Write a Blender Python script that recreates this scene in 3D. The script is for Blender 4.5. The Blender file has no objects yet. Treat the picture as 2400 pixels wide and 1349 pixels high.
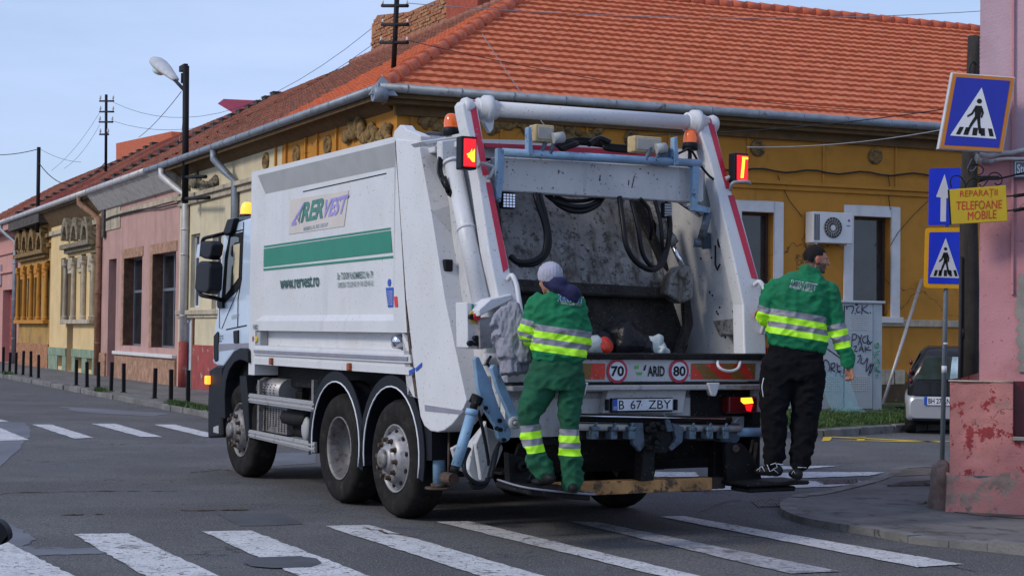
import bpy, bmesh, math, random
from mathutils import Vector, Matrix, noise as mn
random.seed(7)
R=math.radians
# ---------------------------------------------------------------- camera
FPX=3736.; PITCH=.0277; ROLL=.0118; CH=1.65
S=bpy.context.scene
COL=S.collection
cam=bpy.data.cameras.new('camera'); camo=bpy.data.objects.new('camera',cam); COL.objects.link(camo)
cam.sensor_width=36; cam.lens=FPX/2400*36; cam.clip_end=2000; cam.clip_start=.1
def _cam():
    f=(0,math.cos(PITCH),math.sin(PITCH));u=(0,-math.sin(PITCH),math.cos(PITCH));r=(1,0,0)
    c,s=math.cos(ROLL),math.sin(ROLL)
    return tuple(c*a+s*b for a,b in zip(r,u)),tuple(-s*a+c*b for a,b in zip(r,u)),f
CR,CU,CF=_cam()
camo.matrix_world=Matrix(((CR[0],CU[0],-CF[0],0),(CR[1],CU[1],-CF[1],0),(CR[2],CU[2],-CF[2],CH),(0,0,0,1)))
S.camera=camo
S.view_settings.view_transform='Standard'; S.view_settings.look='None'
S.view_settings.exposure=-0.14; S.view_settings.gamma=1
# ---------------------------------------------------------------- sky and sun
SUN_EL=34; SUN_AZ=-118      # azimuth measured clockwise from +Y (view direction)
w=bpy.data.worlds.new('World'); S.world=w; w.use_nodes=True
nt=w.node_tree; nt.nodes.clear()
out=nt.nodes.new('ShaderNodeOutputWorld'); bg=nt.nodes.new('ShaderNodeBackground'); sky=nt.nodes.new('ShaderNodeTexSky')
sky.sky_type='NISHITA'; sky.sun_disc=False; sky.sun_elevation=R(SUN_EL); sky.sun_rotation=R(SUN_AZ)
sky.air_density=1.0; sky.dust_density=.6; sky.ozone_density=3.5
bg.inputs[1].default_value=.15
tc=nt.nodes.new('ShaderNodeTexCoord'); mp=nt.nodes.new('ShaderNodeMapping'); mp.inputs['Scale'].default_value=(1.5,1.5,7)
cn=nt.nodes.new('ShaderNodeTexNoise'); cn.inputs['Scale'].default_value=2.2; cn.inputs['Detail'].default_value=7; cn.inputs['Roughness'].default_value=.55
cr=nt.nodes.new('ShaderNodeValToRGB'); cr.color_ramp.elements[0].position=.40; cr.color_ramp.elements[0].color=(.50,.50,.50,1)
cr.color_ramp.elements[1].position=.72; cr.color_ramp.elements[1].color=(.85,.85,.85,1)
mx=nt.nodes.new('ShaderNodeMixRGB'); mx.inputs[2].default_value=(4.5,5.5,8.0,1)
L=nt.links.new
L(tc.outputs['Generated'],mp.inputs[0]); L(mp.outputs[0],cn.inputs['Vector']); L(cn.outputs[0],cr.inputs[0])
L(cr.outputs[0],mx.inputs[0]); L(sky.outputs[0],mx.inputs[1]); L(mx.outputs[0],bg.inputs[0]); L(bg.outputs[0],out.inputs[0])
sl=bpy.data.lights.new('sun','SUN'); sl.energy=2.0; sl.angle=R(12); sl.color=(1,.92,.80)
so=bpy.data.objects.new('sun',sl); COL.objects.link(so)
az=R(SUN_AZ); el=R(SUN_EL)
sd=Vector((math.sin(az)*math.cos(el),math.cos(az)*math.cos(el),math.sin(el)))
so.rotation_euler=sd.to_track_quat('Z','Y').to_euler(); so.location=(-20,-10,30)
# ---------------------------------------------------------------- frames
def ray(px,py):
    a=(px-1200)/FPX;b=(674.5-py)/FPX
    return tuple(CF[i]+a*CR[i]+b*CU[i] for i in range(3))
class Frame:
    def __init__(s,ox,oy,ang=0,oz=0): s.o=(ox,oy,oz);s.a=ang;s.c=math.cos(ang);s.s=math.sin(ang)
    def loc(s,p): x,y=p[0]-s.o[0],p[1]-s.o[1]; return (x*s.c+y*s.s,-x*s.s+y*s.c,p[2]-s.o[2])
    def wor(s,p): return (s.o[0]+p[0]*s.c-p[1]*s.s,s.o[1]+p[0]*s.s+p[1]*s.c,p[2]+s.o[2])
    def hit(s,px,py,n,k):
        o=s.loc((0,0,CH)); d=ray(px,py); d=(d[0]*s.c+d[1]*s.s,-d[0]*s.s+d[1]*s.c,d[2])
        t=(k-sum(a*b for a,b in zip(n,o)))/sum(a*b for a,b in zip(n,d))
        return tuple(o[i]+t*d[i] for i in range(3))
    def X(s,px,py,x=0.): return s.hit(px,py,(1,0,0),x)
    def Y(s,px,py,y=0.): return s.hit(px,py,(0,1,0),y)
    def Z(s,px,py,z=0.): return s.hit(px,py,(0,0,1),z)
T=Frame(-.118,12.36,.495)                 # truck: x right, y forward, z up, origin rear left on the road
LF=Frame(-2.12,28.8,-R(63.6))             # street going away to the left (x negative = away)
RF=Frame(-2.12,28.8,R(21.8))              # street front of the corner house facing us
W=Frame(0,0,0)
def G(px,py,z=0.): return W.Z(px,py,z)
# ---------------------------------------------------------------- materials
MATS={}
def mat(name,col,rough=.6,metal=0.,v=.12,vs=5.,bump=.1,bs=70.,dirt=None,streak=None,speck=None,emit=None,spec=.5,coat=0.,alpha=1.,trans=0.,cracks=None):
    if max(col)<.06 and spec==.5: spec=.18
    m=bpy.data.materials.new(name); m.use_nodes=True; n=m.node_tree; N=n.nodes; l=n.links.new
    b=N['Principled BSDF']; b.inputs['Roughness'].default_value=rough; b.inputs['Metallic'].default_value=metal
    b.inputs['Specular IOR Level'].default_value=spec; b.inputs['Coat Weight'].default_value=coat
    b.inputs['Alpha'].default_value=alpha; b.inputs['Transmission Weight'].default_value=trans
    tc=N.new('ShaderNodeTexCoord'); obj=tc.outputs['Object']
    def nz(scale,det=5,ro=.6,vec=None):
        t=N.new('ShaderNodeTexNoise'); t.inputs['Scale'].default_value=scale; t.inputs['Detail'].default_value=det; t.inputs['Roughness'].default_value=ro
        l(vec or obj,t.inputs['Vector']); return t.outputs[0]
    def ramp(i,a,bb):
        r=N.new('ShaderNodeMapRange'); r.inputs[1].default_value=a; r.inputs[2].default_value=bb; r.interpolation_type='SMOOTHSTEP'; l(i,r.inputs[0]); return r.outputs[0]
    def mix(f,c1,c2,mode='MIX'):
        x=N.new('ShaderNodeMixRGB'); x.blend_type=mode
        for s,i in ((f,0),(c1,1),(c2,2)):
            if isinstance(s,(int,float)): x.inputs[i].default_value=s
            elif isinstance(s,tuple): x.inputs[i].default_value=s if len(s)==4 else s+(1,)
            else: l(s,x.inputs[i])
        return x.outputs[0]
    hi=tuple(min(1,c*(1+v)) for c in col); lo=tuple(c*(1-v) for c in col)
    c=mix(ramp(nz(vs),.3,.7),lo,hi)
    if streak:
        sc,scol,a,bb=streak; mp=N.new('ShaderNodeMapping'); mp.inputs['Scale'].default_value=(sc,sc,sc*.09); l(obj,mp.inputs[0])
        c=mix(ramp(nz(1,6,.7,mp.outputs[0]),a,bb),c,scol)
    for d in (dirt if isinstance(dirt,list) else [dirt] if dirt else []):
        sc,dcol,a,bb=d; c=mix(ramp(nz(sc,8,.7),a,bb),c,dcol)
    if cracks:
        for sc,wd_,ccol in cracks:
            vm=N.new('ShaderNodeVectorMath'); vm.operation='ADD'; nn=N.new('ShaderNodeTexNoise'); nn.inputs['Scale'].default_value=sc*3; nn.inputs['Detail'].default_value=6; l(obj,nn.inputs['Vector'])
            vs2=N.new('ShaderNodeVectorMath'); vs2.operation='SCALE'; vs2.inputs['Scale'].default_value=.55/sc; l(nn.outputs['Color'],vs2.inputs[0]); l(obj,vm.inputs[0]); l(vs2.outputs[0],vm.inputs[1])
            vo=N.new('ShaderNodeTexVoronoi'); vo.feature='DISTANCE_TO_EDGE'; vo.inputs['Scale'].default_value=sc; l(vm.outputs[0],vo.inputs['Vector'])
            e=ramp(vo.outputs['Distance'],wd_,0.); mk=ramp(nz(sc*.6,2),.50,.60); mm=N.new('ShaderNodeMath'); mm.operation='MULTIPLY'; l(e,mm.inputs[0]); l(mk,mm.inputs[1]); c=mix(mm.outputs[0],c,ccol)
    if speck:
        sc,scol,a,bb=speck; c=mix(ramp(nz(sc,2,.5),a,bb),c,scol)
    l(c,b.inputs['Base Color'])
    if bump:
        bp=N.new('ShaderNodeBump'); bp.inputs['Strength'].default_value=bump; bp.inputs['Distance'].default_value=.01; l(nz(bs,4),bp.inputs['Height']); l(bp.outputs[0],b.inputs['Normal'])
    if emit:
        b.inputs['Emission Color'].default_value=emit[0]+(1,); b.inputs['Emission Strength'].default_value=emit[1]
    MATS[name]=m; return m
BR=(.11,.075,.05); DK=(.05,.045,.045)
mat('asphalt',(.110,.108,.112),.92,v=.25,vs=.5,bump=1.0,bs=90,dirt=[(1.1,(.088,.086,.092),.50,.70),(26,(.070,.068,.070),.50,.60),(5,(.165,.16,.158),.60,.78),(.35,(.10,.10,.112),.52,.60)],speck=(70,(.28,.275,.27),.58,.66),spec=.25,cracks=[(.55,.012,(.035,.034,.034)),(1.7,.016,(.05,.05,.05))])
mat('asphalt_new',(.066,.068,.08),.8,v=.2,vs=2,bump=.5,bs=200,speck=(220,(.11,.11,.13),.62,.75))
mat('asphalt_old',(.135,.142,.17),.85,v=.2,vs=1,bump=.6,bs=150,speck=(150,(.17,.18,.2),.6,.75))
mat('pavement',(.145,.14,.138),.9,cracks=[(1.1,.02,(.04,.038,.036))],v=.25,vs=.8,bump=.8,bs=90,dirt=[(2.5,(.06,.055,.055),.5,.72)],speck=(130,(.2,.19,.19),.6,.75))
mat('kerb_stone',(.17,.165,.16),.9,v=.3,vs=3,bump=.9,bs=50,dirt=[(6,(.07,.06,.055),.5,.7)])
mat('road_paint',(.56,.56,.58),.8,v=.1,vs=3,bump=.8,bs=90,cracks=[(1.6,.02,(.13,.13,.13)),(4.5,.03,(.15,.15,.15))],dirt=[(3.5,(.26,.26,.27),.56,.72),(13,(.11,.11,.11),.575,.62),(45,(.14,.14,.15),.56,.62)],spec=.3)
mat('road_paint_faint',(.36,.36,.39),.7,v=.15,vs=3,bump=.5,bs=120,dirt=[(4,(.13,.13,.14),.48,.66),(20,(.10,.10,.11),.52,.62)])
mat('yellow_paint',(.62,.42,.03),.7,dirt=[(14,(.1,.1,.1),.55,.7)])
mat('dirt_ground',(.13,.105,.085),.95,v=.4,vs=4,bump=1,bs=40)
mat('grass',(.045,.065,.02),.8,v=.5,vs=6,bump=.6,bs=40)
mat('grass_blade',(.040,.085,.015),.7,v=.5,vs=5,bump=0)
# truck
mat('truck_white',(.60,.605,.63),.42,v=.04,vs=2,bump=.03,bs=30,streak=(3.2,(.42,.41,.41),.56,.9),dirt=[(1.4,(.57,.565,.57),.5,.7),(11,(.30,.27,.24),.66,.74)],speck=(55,(.30,.27,.25),.66,.72))
mat('truck_white_dirty',(.50,.50,.51),.5,v=.08,vs=3,bump=.1,bs=30,streak=(3,(.33,.32,.32),.48,.8),dirt=[(9,(.16,.14,.13),.60,.72)],speck=(40,(.12,.09,.08),.66,.72))
mat('cab_white',(.50,.60,.74),.25,v=.03,bump=0,coat=.4)
mat('panel_grey',(.36,.37,.38),.55,v=.06,bump=.04)
mat('hopper_steel',(.24,.235,.235),.6,.2,v=.3,vs=3,bump=.3,bs=25,dirt=[(7,(.05,.04,.035),.5,.66),(28,(.035,.028,.025),.55,.64)],streak=(5,(.075,.058,.045),.46,.66))
mat('hopper_dark',(.03,.027,.026),.7,.1,v=.4,vs=4,bump=.4,bs=25,dirt=[(12,(.015,.013,.012),.5,.68)],speck=(60,(.14,.12,.1),.64,.72))
mat('truck_blue',(.20,.33,.48),.5,v=.15,vs=6,bump=.1,dirt=[(14,(.05,.045,.05),.56,.68)],speck=(70,(.3,.3,.3),.66,.72))
mat('truck_blue_worn',(.10,.15,.20),.6,v=.2,vs=12,bump=.2,dirt=[(18,(.03,.027,.025),.48,.62)])
mat('truck_blue_dark',(.075,.105,.15),.6,v=.2,vs=6,dirt=[(12,(.03,.025,.025),.48,.65)])
mat('black_metal',(.010,.010,.011),.65,v=.3,bump=.15,speck=(50,(.1,.085,.07),.64,.74))
mat('black_plastic',(.011,.012,.017),.5,v=.15,bump=.08,bs=120)
mat('rubber',(.020,.019,.019),.9,v=.25,vs=8,bump=.25,bs=90,dirt=[(10,(.055,.047,.042),.52,.75)],spec=.1)
mat('rim_grey',(.20,.19,.19),.55,.25,v=.2,vs=9,dirt=[(14,(.08,.06,.05),.5,.66)])
mat('rim_steel',(.33,.32,.33),.45,.35,v=.15,vs=9,dirt=[(10,(.16,.13,.12),.52,.68)])
mat('rust',(.075,.05,.038),.9,v=.4,vs=18,bump=.4)
mat('red_tape',(.45,.012,.045),.35,v=.08,bump=.05,speck=(60,(.45,.3,.32),.69,.74))
mat('green_paint',(.0,.19,.115),.4,v=.06,bump=0)
mat('green_bright',(.09,.42,.04),.5,bump=0)
mat('text_green',(.02,.09,.075),.5,bump=0)
mat('logo_green',(.06,.20,.17),.5,bump=0)
mat('text_lilac',(.30,.26,.58),.5,bump=0)
mat('sticker_tan',(.57,.52,.48),.55,v=.05,bump=0,dirt=[(12,(.52,.54,.58),.56,.7)])
mat('text_grey',(.30,.37,.42),.5,bump=0)
mat('blue_sticker',(.01,.07,.42),.4,bump=0)
mat('red_sticker',(.6,.02,.02),.4,bump=0)
mat('yellow_sticker',(.65,.48,.03),.5,bump=0)
mat('black_ink',(.015,.015,.015),.6,bump=0)
mat('white_ink',(.66,.68,.74),.5,bump=0,speck=(40,(.3,.3,.3),.66,.72))
mat('orange_board',(.60,.035,.015),.4,bump=.05,speck=(40,(.6,.3,.2),.67,.72))
mat('ochre_board',(.22,.10,.012),.45,bump=.05,speck=(40,(.4,.3,.2),.68,.73))
mat('chrome',(.7,.7,.75),.15,1.,v=.02,bump=0)
mat('hose_black',(.012,.012,.014),.35,v=.1,bump=.05)
mat('beacon_orange',(.55,.09,.01),.15,v=.1,bump=0,emit=((1.,.16,.01),.25),coat=.5)
mat('beacon_lit',(.9,.3,.02),.2,bump=0,emit=((1.,.34,.03),2.2))
mat('lamp_red',(.6,.01,.015),.2,bump=.2,bs=150,emit=((1,.01,.02),.9))
mat('lamp_yellow_lit',(1,.5,.02),.3,bump=0,emit=((1.,.38,.02),3.2))
mat('lamp_dark_red',(.12,.008,.01),.2,bump=.1)
mat('marker_orange',(.28,.06,.015),.4,bump=.1)
mat('led_white',(.7,.75,.9),.2,bump=0,emit=((.6,.7,1),.3))
mat('lamp_tan',(.5,.38,.2),.6,v=.15,dirt=[(14,(.2,.16,.12),.52,.7)])
mat('lamp_glass_dull',(.38,.35,.30),.3,v=.1)
mat('plank_wood',(.42,.22,.08),.8,v=.35,vs=3,bump=.4,streak=None,dirt=[(9,(.08,.05,.03),.5,.62)])
mat('plank_dark',(.045,.035,.03),.9,v=.3,bump=.4)
mat('galvanised',(.42,.41,.41),.5,.5,v=.1,vs=9,dirt=[(9,(.22,.2,.19),.5,.7)])
mat('glass_dark',(.012,.014,.018),.06,v=.1,bump=0,spec=.7)
mat('cab_interior',(.02,.02,.022),.9)
# cloth and skin
mat('jacket_green',(.0,.155,.062),.85,v=.14,vs=6,bump=.35,bs=35)
mat('trouser_green',(.004,.075,.035),.9,v=.2,vs=5,bump=.35,bs=35)
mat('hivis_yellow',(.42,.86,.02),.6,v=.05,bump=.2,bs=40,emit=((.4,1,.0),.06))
mat('reflex_grey',(.22,.22,.27),.5,v=.08,bump=.2,bs=60)
mat('trouser_black',(.005,.005,.007),.95,v=.25,vs=5,bump=.4,bs=30)
mat('navy_hood',(.008,.010,.06),.85,v=.2,bump=.3)
mat('beanie_grey',(.36,.36,.45),.9,v=.1,vs=20,bump=.8,bs=60)
mat('skin',(.42,.20,.13),.55,v=.08,vs=20,bump=.1)
mat('skin_red',(.44,.14,.09),.55,v=.08,vs=20,bump=.1)
mat('beard_stubble',(.13,.075,.06),.8,v=.2,vs=60)
mat('hair_black',(.012,.010,.010),.7,v=.2,vs=60,bump=.8,bs=90)
mat('shoe_black',(.012,.012,.014),.55,v=.2,bump=.2)
mat('shoe_sole',(.03,.03,.032),.7)
mat('shirt_grey',(.25,.25,.30),.95,v=.12,vs=10,bump=.9,bs=25)
mat('red_cloth',(.5,.015,.01),.8)
mat('bag_black',(.012,.012,.016),.28,v=.2,bump=1,bs=14)
mat('bag_white',(.42,.48,.48),.4,v=.08,bump=.8,bs=12)
# buildings
mat('plaster_ochre',(.48,.205,.026),.9,v=.10,vs=1.6,bump=.35,bs=45,dirt=[(1.6,(.34,.16,.025),.52,.72)],streak=(2.5,(.20,.10,.03),.54,.82),cracks=[(.35,.006,(.12,.06,.02))])
mat('plaster_cream',(.58,.50,.34),.9,v=.1,vs=1.4,bump=.35,bs=45,streak=(2.0,(.38,.33,.24),.52,.8),dirt=[(2,(.40,.36,.30),.55,.75)])
mat('plaster_yellow',(.66,.48,.24),.9,v=.08,vs=1.4,bump=.3,bs=45,streak=(2.,(.42,.32,.2),.55,.8))
mat('plaster_pink',(.45,.265,.235),.9,v=.1,vs=1.6,bump=.35,bs=45,streak=(2.2,(.30,.19,.17),.47,.72))
mat('plaster_pink_far',(.50,.25,.22),.9,v=.08,vs=1.4,bump=.3,bs=45)
mat('plaster_grime',(.36,.22,.08),.95,v=.3,vs=1.5,bump=.5,bs=30,dirt=[(1.6,(.44,.25,.05),.45,.6),(3,(.12,.1,.08),.55,.7)])
mat('plinth_green',(.20,.27,.19),.9,v=.2,vs=3,dirt=[(4,(.33,.31,.27),.55,.65)])
mat('plinth_red',(.30,.055,.05),.85,v=.15,vs=3,dirt=[(2.5,(.40,.36,.30),.58,.63)])
mat('plinth_brown',(.075,.045,.025),.9,v=.3,vs=2,bump=.5,bs=20,dirt=[(4,(.2,.17,.13),.6,.68)])
mat('trim_white',(.62,.60,.60),.85,v=.08,vs=3,bump=.2,streak=(3,(.42,.38,.35),.55,.8))
mat('trim_stained',(.42,.36,.27),.9,v=.2,vs=3,bump=.4,streak=(3,(.16,.13,.1),.48,.75))
mat('stucco_relief',(.23,.14,.05),.95,v=.35,vs=7,bump=.6,dirt=[(8,(.07,.05,.03),.48,.65)])
mat('stucco_relief_grey',(.22,.185,.13),.95,v=.35,vs=7,bump=.6,dirt=[(8,(.06,.05,.04),.48,.65)])
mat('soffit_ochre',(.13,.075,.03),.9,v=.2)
mat('soffit_white',(.45,.43,.42),.9,v=.15,streak=(3,(.25,.2,.17),.5,.8))
mat('stone_clad',(.36,.20,.13),.8,v=.3,vs=4,bump=.3,dirt=[(5,(.26,.15,.08),.48,.6)])
mat('stone_clad_dark',(.10,.05,.03),.8,v=.35,vs=4,dirt=[(6,(.05,.03,.02),.5,.65)])
mat('brick_bare',(.34,.14,.07),.95,v=.35,vs=12,bump=.7,dirt=[(7,(.40,.26,.13),.5,.62),(3,(.09,.06,.05),.6,.72)])
mat('brick_red',(.32,.07,.04),.95,v=.2,vs=9,bump=.4)
mat('roof_tile_new',(.57,.155,.064),.75,v=.13,vs=7,bump=.25,bs=40,dirt=[(1.2,(.60,.15,.07),.5,.75)])
mat('roof_tile_new_b',(.55,.146,.060),.78,v=.13,vs=7,bump=.25,bs=40,dirt=[(1.2,(.52,.13,.06),.5,.75)])
mat('roof_tile_new_c',(.59,.165,.070),.75,v=.13,vs=7,bump=.25,bs=40,dirt=[(3,(.52,.16,.08),.5,.75)])
mat('roof_tile_old_b',(.24,.10,.07),.9,v=.3,vs=9,bump=.4,dirt=[(5,(.10,.07,.06),.5,.68),(14,(.22,.2,.17),.62,.7)])
mat('roof_tile_old',(.31,.115,.07),.9,v=.25,vs=9,bump=.4,dirt=[(2.2,(.17,.085,.065),.5,.68),(9,(.10,.07,.06),.58,.7)])
mat('roof_tile_red',(.25,.055,.042),.85,v=.3,vs=4,bump=.4,dirt=[(1.8,(.12,.05,.045),.5,.68),(6,(.06,.05,.05),.6,.72)])
mat('roof_ridge',(.50,.12,.06),.8,v=.2,vs=6)
mat('roof_orange',(.42,.09,.03),.8,v=.15,vs=5)
mat('roof_magenta',(.25,.012,.05),.7)
mat('firewall_dark',(.07,.06,.055),.95,v=.3,vs=4,dirt=[(5,(.16,.15,.14),.55,.7)])
mat('gutter_grey',(.22,.25,.29),.5,.3,v=.15,vs=4,dirt=[(6,(.1,.1,.11),.55,.7)])
mat('gutter_light',(.48,.47,.47),.5,.2,v=.1,vs=4,dirt=[(6,(.3,.28,.27),.55,.7)])
mat('pipe_rust',(.25,.13,.08),.8,v=.25,vs=5)
mat('window_frame_brown',(.06,.028,.018),.6)
mat('window_frame_grey',(.13,.14,.17),.5)
mat('window_frame_white',(.55,.57,.62),.5)
mat('window_glass',(.02,.024,.03),.08,v=.5,vs=1.4,bump=.05,bs=2,spec=.8)
mat('window_dark',(.008,.008,.01),.5,bump=0)
mat('curtain',(.045,.055,.06),.9,v=.5,vs=3,streak=(9,(.012,.014,.016),.42,.55))
mat('door_brown',(.13,.06,.03),.7,v=.2)
mat('pole_black',(.012,.012,.014),.6,v=.1,bump=.05)
mat('wood_pole',(.045,.04,.036),.9,v=.3,vs=3,bump=.5,streak=(8,(.035,.03,.03),.45,.62))
mat('porcelain',(.66,.66,.66),.3)
mat('wire_dark',(.03,.03,.035),.6,bump=0)
mat('wire_light',(.25,.25,.28),.6,bump=0)
mat('pole_grey',(.16,.19,.22),.55,.2,v=.1,speck=(20,(.4,.4,.4),.7,.74))
mat('lamp_shell',(.45,.46,.48),.5,v=.1)
mat('lamp_lens',(.55,.65,.6),.15,bump=0)
mat('sign_blue',(.008,.018,.33),.4,v=.04,bump=0)
mat('sign_blue_bright',(.01,.04,.62),.4,v=.04,bump=0)
mat('sign_white',(.62,.63,.68),.45,v=.03,bump=0)
mat('sign_orange',(.46,.16,.01),.45,v=.05,bump=0)
mat('sign_yellow',(.78,.38,.005),.45,v=.05,bump=0)
mat('sign_side',(.5,.52,.56),.5)
mat('board_yellow',(.50,.34,.008),.6,v=.06,bump=.1)
mat('ink_red',(.46,.03,.01),.6,bump=0)
mat('plate_blue',(.10,.13,.18),.5)
mat('pink_wall',(.50,.235,.255),.92,cracks=[(1.6,.008,(.20,.10,.10))],v=.1,vs=1.5,bump=.5,bs=50,dirt=[(2,(.42,.18,.19),.5,.72),(.9,(.30,.27,.24),.68,.71)],speck=(30,(.3,.12,.12),.68,.74))
mat('pink_wall_upper',(.50,.34,.39),.92,v=.08,vs=1.5,bump=.5,bs=50,dirt=[(2,(.42,.27,.31),.5,.75)])
mat('pink_base',(.46,.19,.18),.92,cracks=[(2.2,.014,(.17,.08,.075))],v=.12,vs=1.5,bump=.6,bs=45,dirt=[(1.3,(.27,.20,.17),.56,.64),(3.6,(.27,.035,.04),.545,.565),(9,(.30,.05,.05),.60,.62)],speck=(40,(.25,.1,.09),.68,.74))
mat('pink_base_low',(.25,.185,.16),.95,v=.3,vs=3,bump=.9,bs=35,dirt=[(2.6,(.42,.18,.17),.47,.53),(8,(.12,.10,.09),.55,.7)])
mat('maroon_tile',(.085,.004,.012),.25,bump=.05)
mat('stone_bollard',(.24,.17,.15),.95,v=.3,vs=6,bump=.9,bs=30,dirt=[(6,(.10,.08,.075),.5,.65),(4,(.42,.2,.19),.6,.64)])
mat('cabinet_grey',(.42,.45,.47),.7,v=.05,vs=3,bump=.08,streak=(3,(.28,.30,.33),.55,.8))
mat('ac_white',(.60,.60,.61),.5,v=.04,bump=0)
mat('ac_dark',(.045,.045,.05),.6,bump=0)
mat('graffiti_black',(.03,.03,.06),.7,bump=0)
mat('graffiti_green',(.05,.30,.17),.7,bump=0)
mat('car_silver',(.42,.43,.46),.3,.4,v=.03,bump=0,coat=.5)
mat('car_black',(.018,.018,.022),.35,v=.1,bump=0,coat=.2)
mat('car_glass_sky',(.35,.48,.55),.08,v=.6,vs=2.2,bump=.03,bs=2,spec=.8)  # pale blue stands in for sky reflected in the car's rear glass
mat('car_glass_dark',(.03,.05,.05),.06,v=.5,vs=3,bump=0,spec=.8)
mat('glass_pane',(.25,.45,.48),.08,bump=0,alpha=.22)
mat('concrete',(.26,.24,.22),.9,v=.2,vs=3,bump=.4)
# ---------------------------------------------------------------- mesh helpers
def V3(p): return Vector(p)
def cat(pts,n=8,closed=False):
    P=[Vector(p) for p in pts]; out=[]
    for i in range(len(P)-1):
        p0=P[max(0,i-1)];p1=P[i];p2=P[i+1];p3=P[min(len(P)-1,i+2)]
        for k in range(n):
            t=k/n; out.append(.5*((2*p1)+(-p0+p2)*t+(2*p0-5*p1+4*p2-p3)*t*t+(-p0+3*p1-3*p2+p3)*t**3))
    out.append(P[-1]); return out
class MB:
    def __init__(s): s.v=[];s.f=[];s.m=[];s.sm=[]
    def add(s,vs,fs,m=0,sm=False):
        b=len(s.v); s.v+= [tuple(v) for v in vs]
        for f in fs: s.f.append(tuple(b+i for i in f)); s.m.append(m); s.sm.append(sm)
        return s
    def box(s,x0,x1,y0,y1,z0,z1,m=0):
        return s.add([(x,y,z) for z in (z0,z1) for y in (y0,y1) for x in (x0,x1)],[(0,2,3,1),(4,5,7,6),(0,1,5,4),(2,6,7,3),(0,4,6,2),(1,3,7,5)],m)
    def prism(s,pts,off,m=0,mside=None):
        P=[Vector(p) for p in pts]; n=len(P); o=Vector(off)
        nn=Vector((0,0,0))
        for i in range(n): nn+= (P[i]-P[0]).cross(P[(i+1)%n]-P[0])
        if nn.dot(o)>0: P=P[::-1]
        s.add(P+[p+o for p in P],[tuple(range(n)),tuple(range(2*n-1,n-1,-1))],m)
        s.add(P+[p+o for p in P],[(i,n+i,n+(i+1)%n,(i+1)%n) for i in range(n)],m if mside is None else mside)
        return s
    def poly(s,pts,m=0): return s.add(pts,[tuple(range(len(pts)))],m)
    def tube(s,path,r,n=10,m=0,cap=True,sm=True,flat=1.):
        P=[Vector(p) for p in path]; K=len(P)
        rr=r if isinstance(r,(list,tuple)) else [r]*K
        t0=(P[1]-P[0]).normalized(); a=Vector((0,0,1)) if abs(t0.z)<.9 else Vector((1,0,0))
        u=t0.cross(a).normalized(); vs=[]
        for i in range(K):
            t=(P[min(K-1,i+1)]-P[max(0,i-1)]); t=t.normalized() if t.length>1e-9 else t0
            u=(u-t*u.dot(t)); u=u.normalized() if u.length>1e-6 else t.orthogonal().normalized()
            w_=t.cross(u)
            for k in range(n):
                an=2*math.pi*k/n; vs.append(P[i]+(u*math.cos(an)+w_*math.sin(an)*flat)*rr[i])
        fs=[(i*n+k,i*n+(k+1)%n,(i+1)*n+(k+1)%n,(i+1)*n+k) for i in range(K-1) for k in range(n)]
        s.add(vs,fs,m,sm)
        if cap: s.add(vs[:n],[tuple(range(n-1,-1,-1))],m); s.add(vs[-n:],[tuple(range(n))],m)
        return s
    def cyl(s,a,b,r,n=16,m=0,r2=None): return s.tube([a,b],[r,r if r2 is None else r2],n,m,sm=n>8)
    def lathe(s,prof,org,axis=(0,0,1),n=32,m=0,sm=True,mats=None):
        # prof: (radius, along)
        A=Vector(axis).normalized(); u=A.orthogonal().normalized(); w_=A.cross(u); o=Vector(org); K=len(prof)
        vs=[o+A*h+(u*math.cos(2*math.pi*k/n)+w_*math.sin(2*math.pi*k/n))*r for r,h in prof for k in range(n)]
        for i in range(K-1):
            s.add(vs[i*n:(i+2)*n],[(k,(k+1)%n,n+(k+1)%n,n+k) for k in range(n)],mats[i] if mats else m,sm)
        return s
    def ell(s,c,r,n=16,k=10,m=0,rot=None):
        vs=[];c=Vector(c)
        for i in range(k+1):
            ph=math.pi*i/k
            for j in range(n):
                th=2*math.pi*j/n; p=Vector((math.sin(ph)*math.cos(th)*r[0],math.sin(ph)*math.sin(th)*r[1],math.cos(ph)*r[2]))
                if rot: p=rot@p
                vs.append(c+p)
        return s.add(vs,[(i*n+j,(i+1)*n+j,(i+1)*n+(j+1)%n,i*n+(j+1)%n) for i in range(k) for j in range(n)],m,True)
    def split_build(s,name,mats,parent=None,**k):
        key={}; par=[]
        def find(i):
            while par[i]!=i: par[i]=par[par[i]]; i=par[i]
            return i
        ids=[]
        for v in s.v:
            q=(round(v[0],4),round(v[1],4),round(v[2],4))
            if q not in key: key[q]=len(par); par.append(len(par))
            ids.append(key[q])
        for f in s.f:
            a=find(ids[f[0]])
            for i in f[1:]: par[find(ids[i])]=a
        grp={}
        for n,f in enumerate(s.f): grp.setdefault(find(ids[f[0]]),[]).append(n)
        out=None
        for g in grp.values():
            m=MB()
            for n in g: m.add([s.v[i] for i in s.f[n]],[tuple(range(len(s.f[n])))],s.m[n],s.sm[n])
            o=m.build(name,mats,parent,**k); out=out or o
        return out
    def build(s,name,mats,parent=None,frame=None,bevel=0,seg=1,kind=None,label=None,fix=True):
        me=bpy.data.meshes.new(name); me.from_pydata(s.v,[],s.f)
        for x in (mats if isinstance(mats,(list,tuple)) else [mats]): me.materials.append(MATS[x])
        me.polygons.foreach_set('material_index',s.m); me.polygons.foreach_set('use_smooth',s.sm)
        if fix:
            bm=bmesh.new(); bm.from_mesh(me); bmesh.ops.remove_doubles(bm,verts=bm.verts,dist=1e-5); bmesh.ops.recalc_face_normals(bm,faces=bm.faces); bm.to_mesh(me); bm.free()
        o=bpy.data.objects.new(name,me); COL.objects.link(o)
        if parent: o.parent=parent
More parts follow.
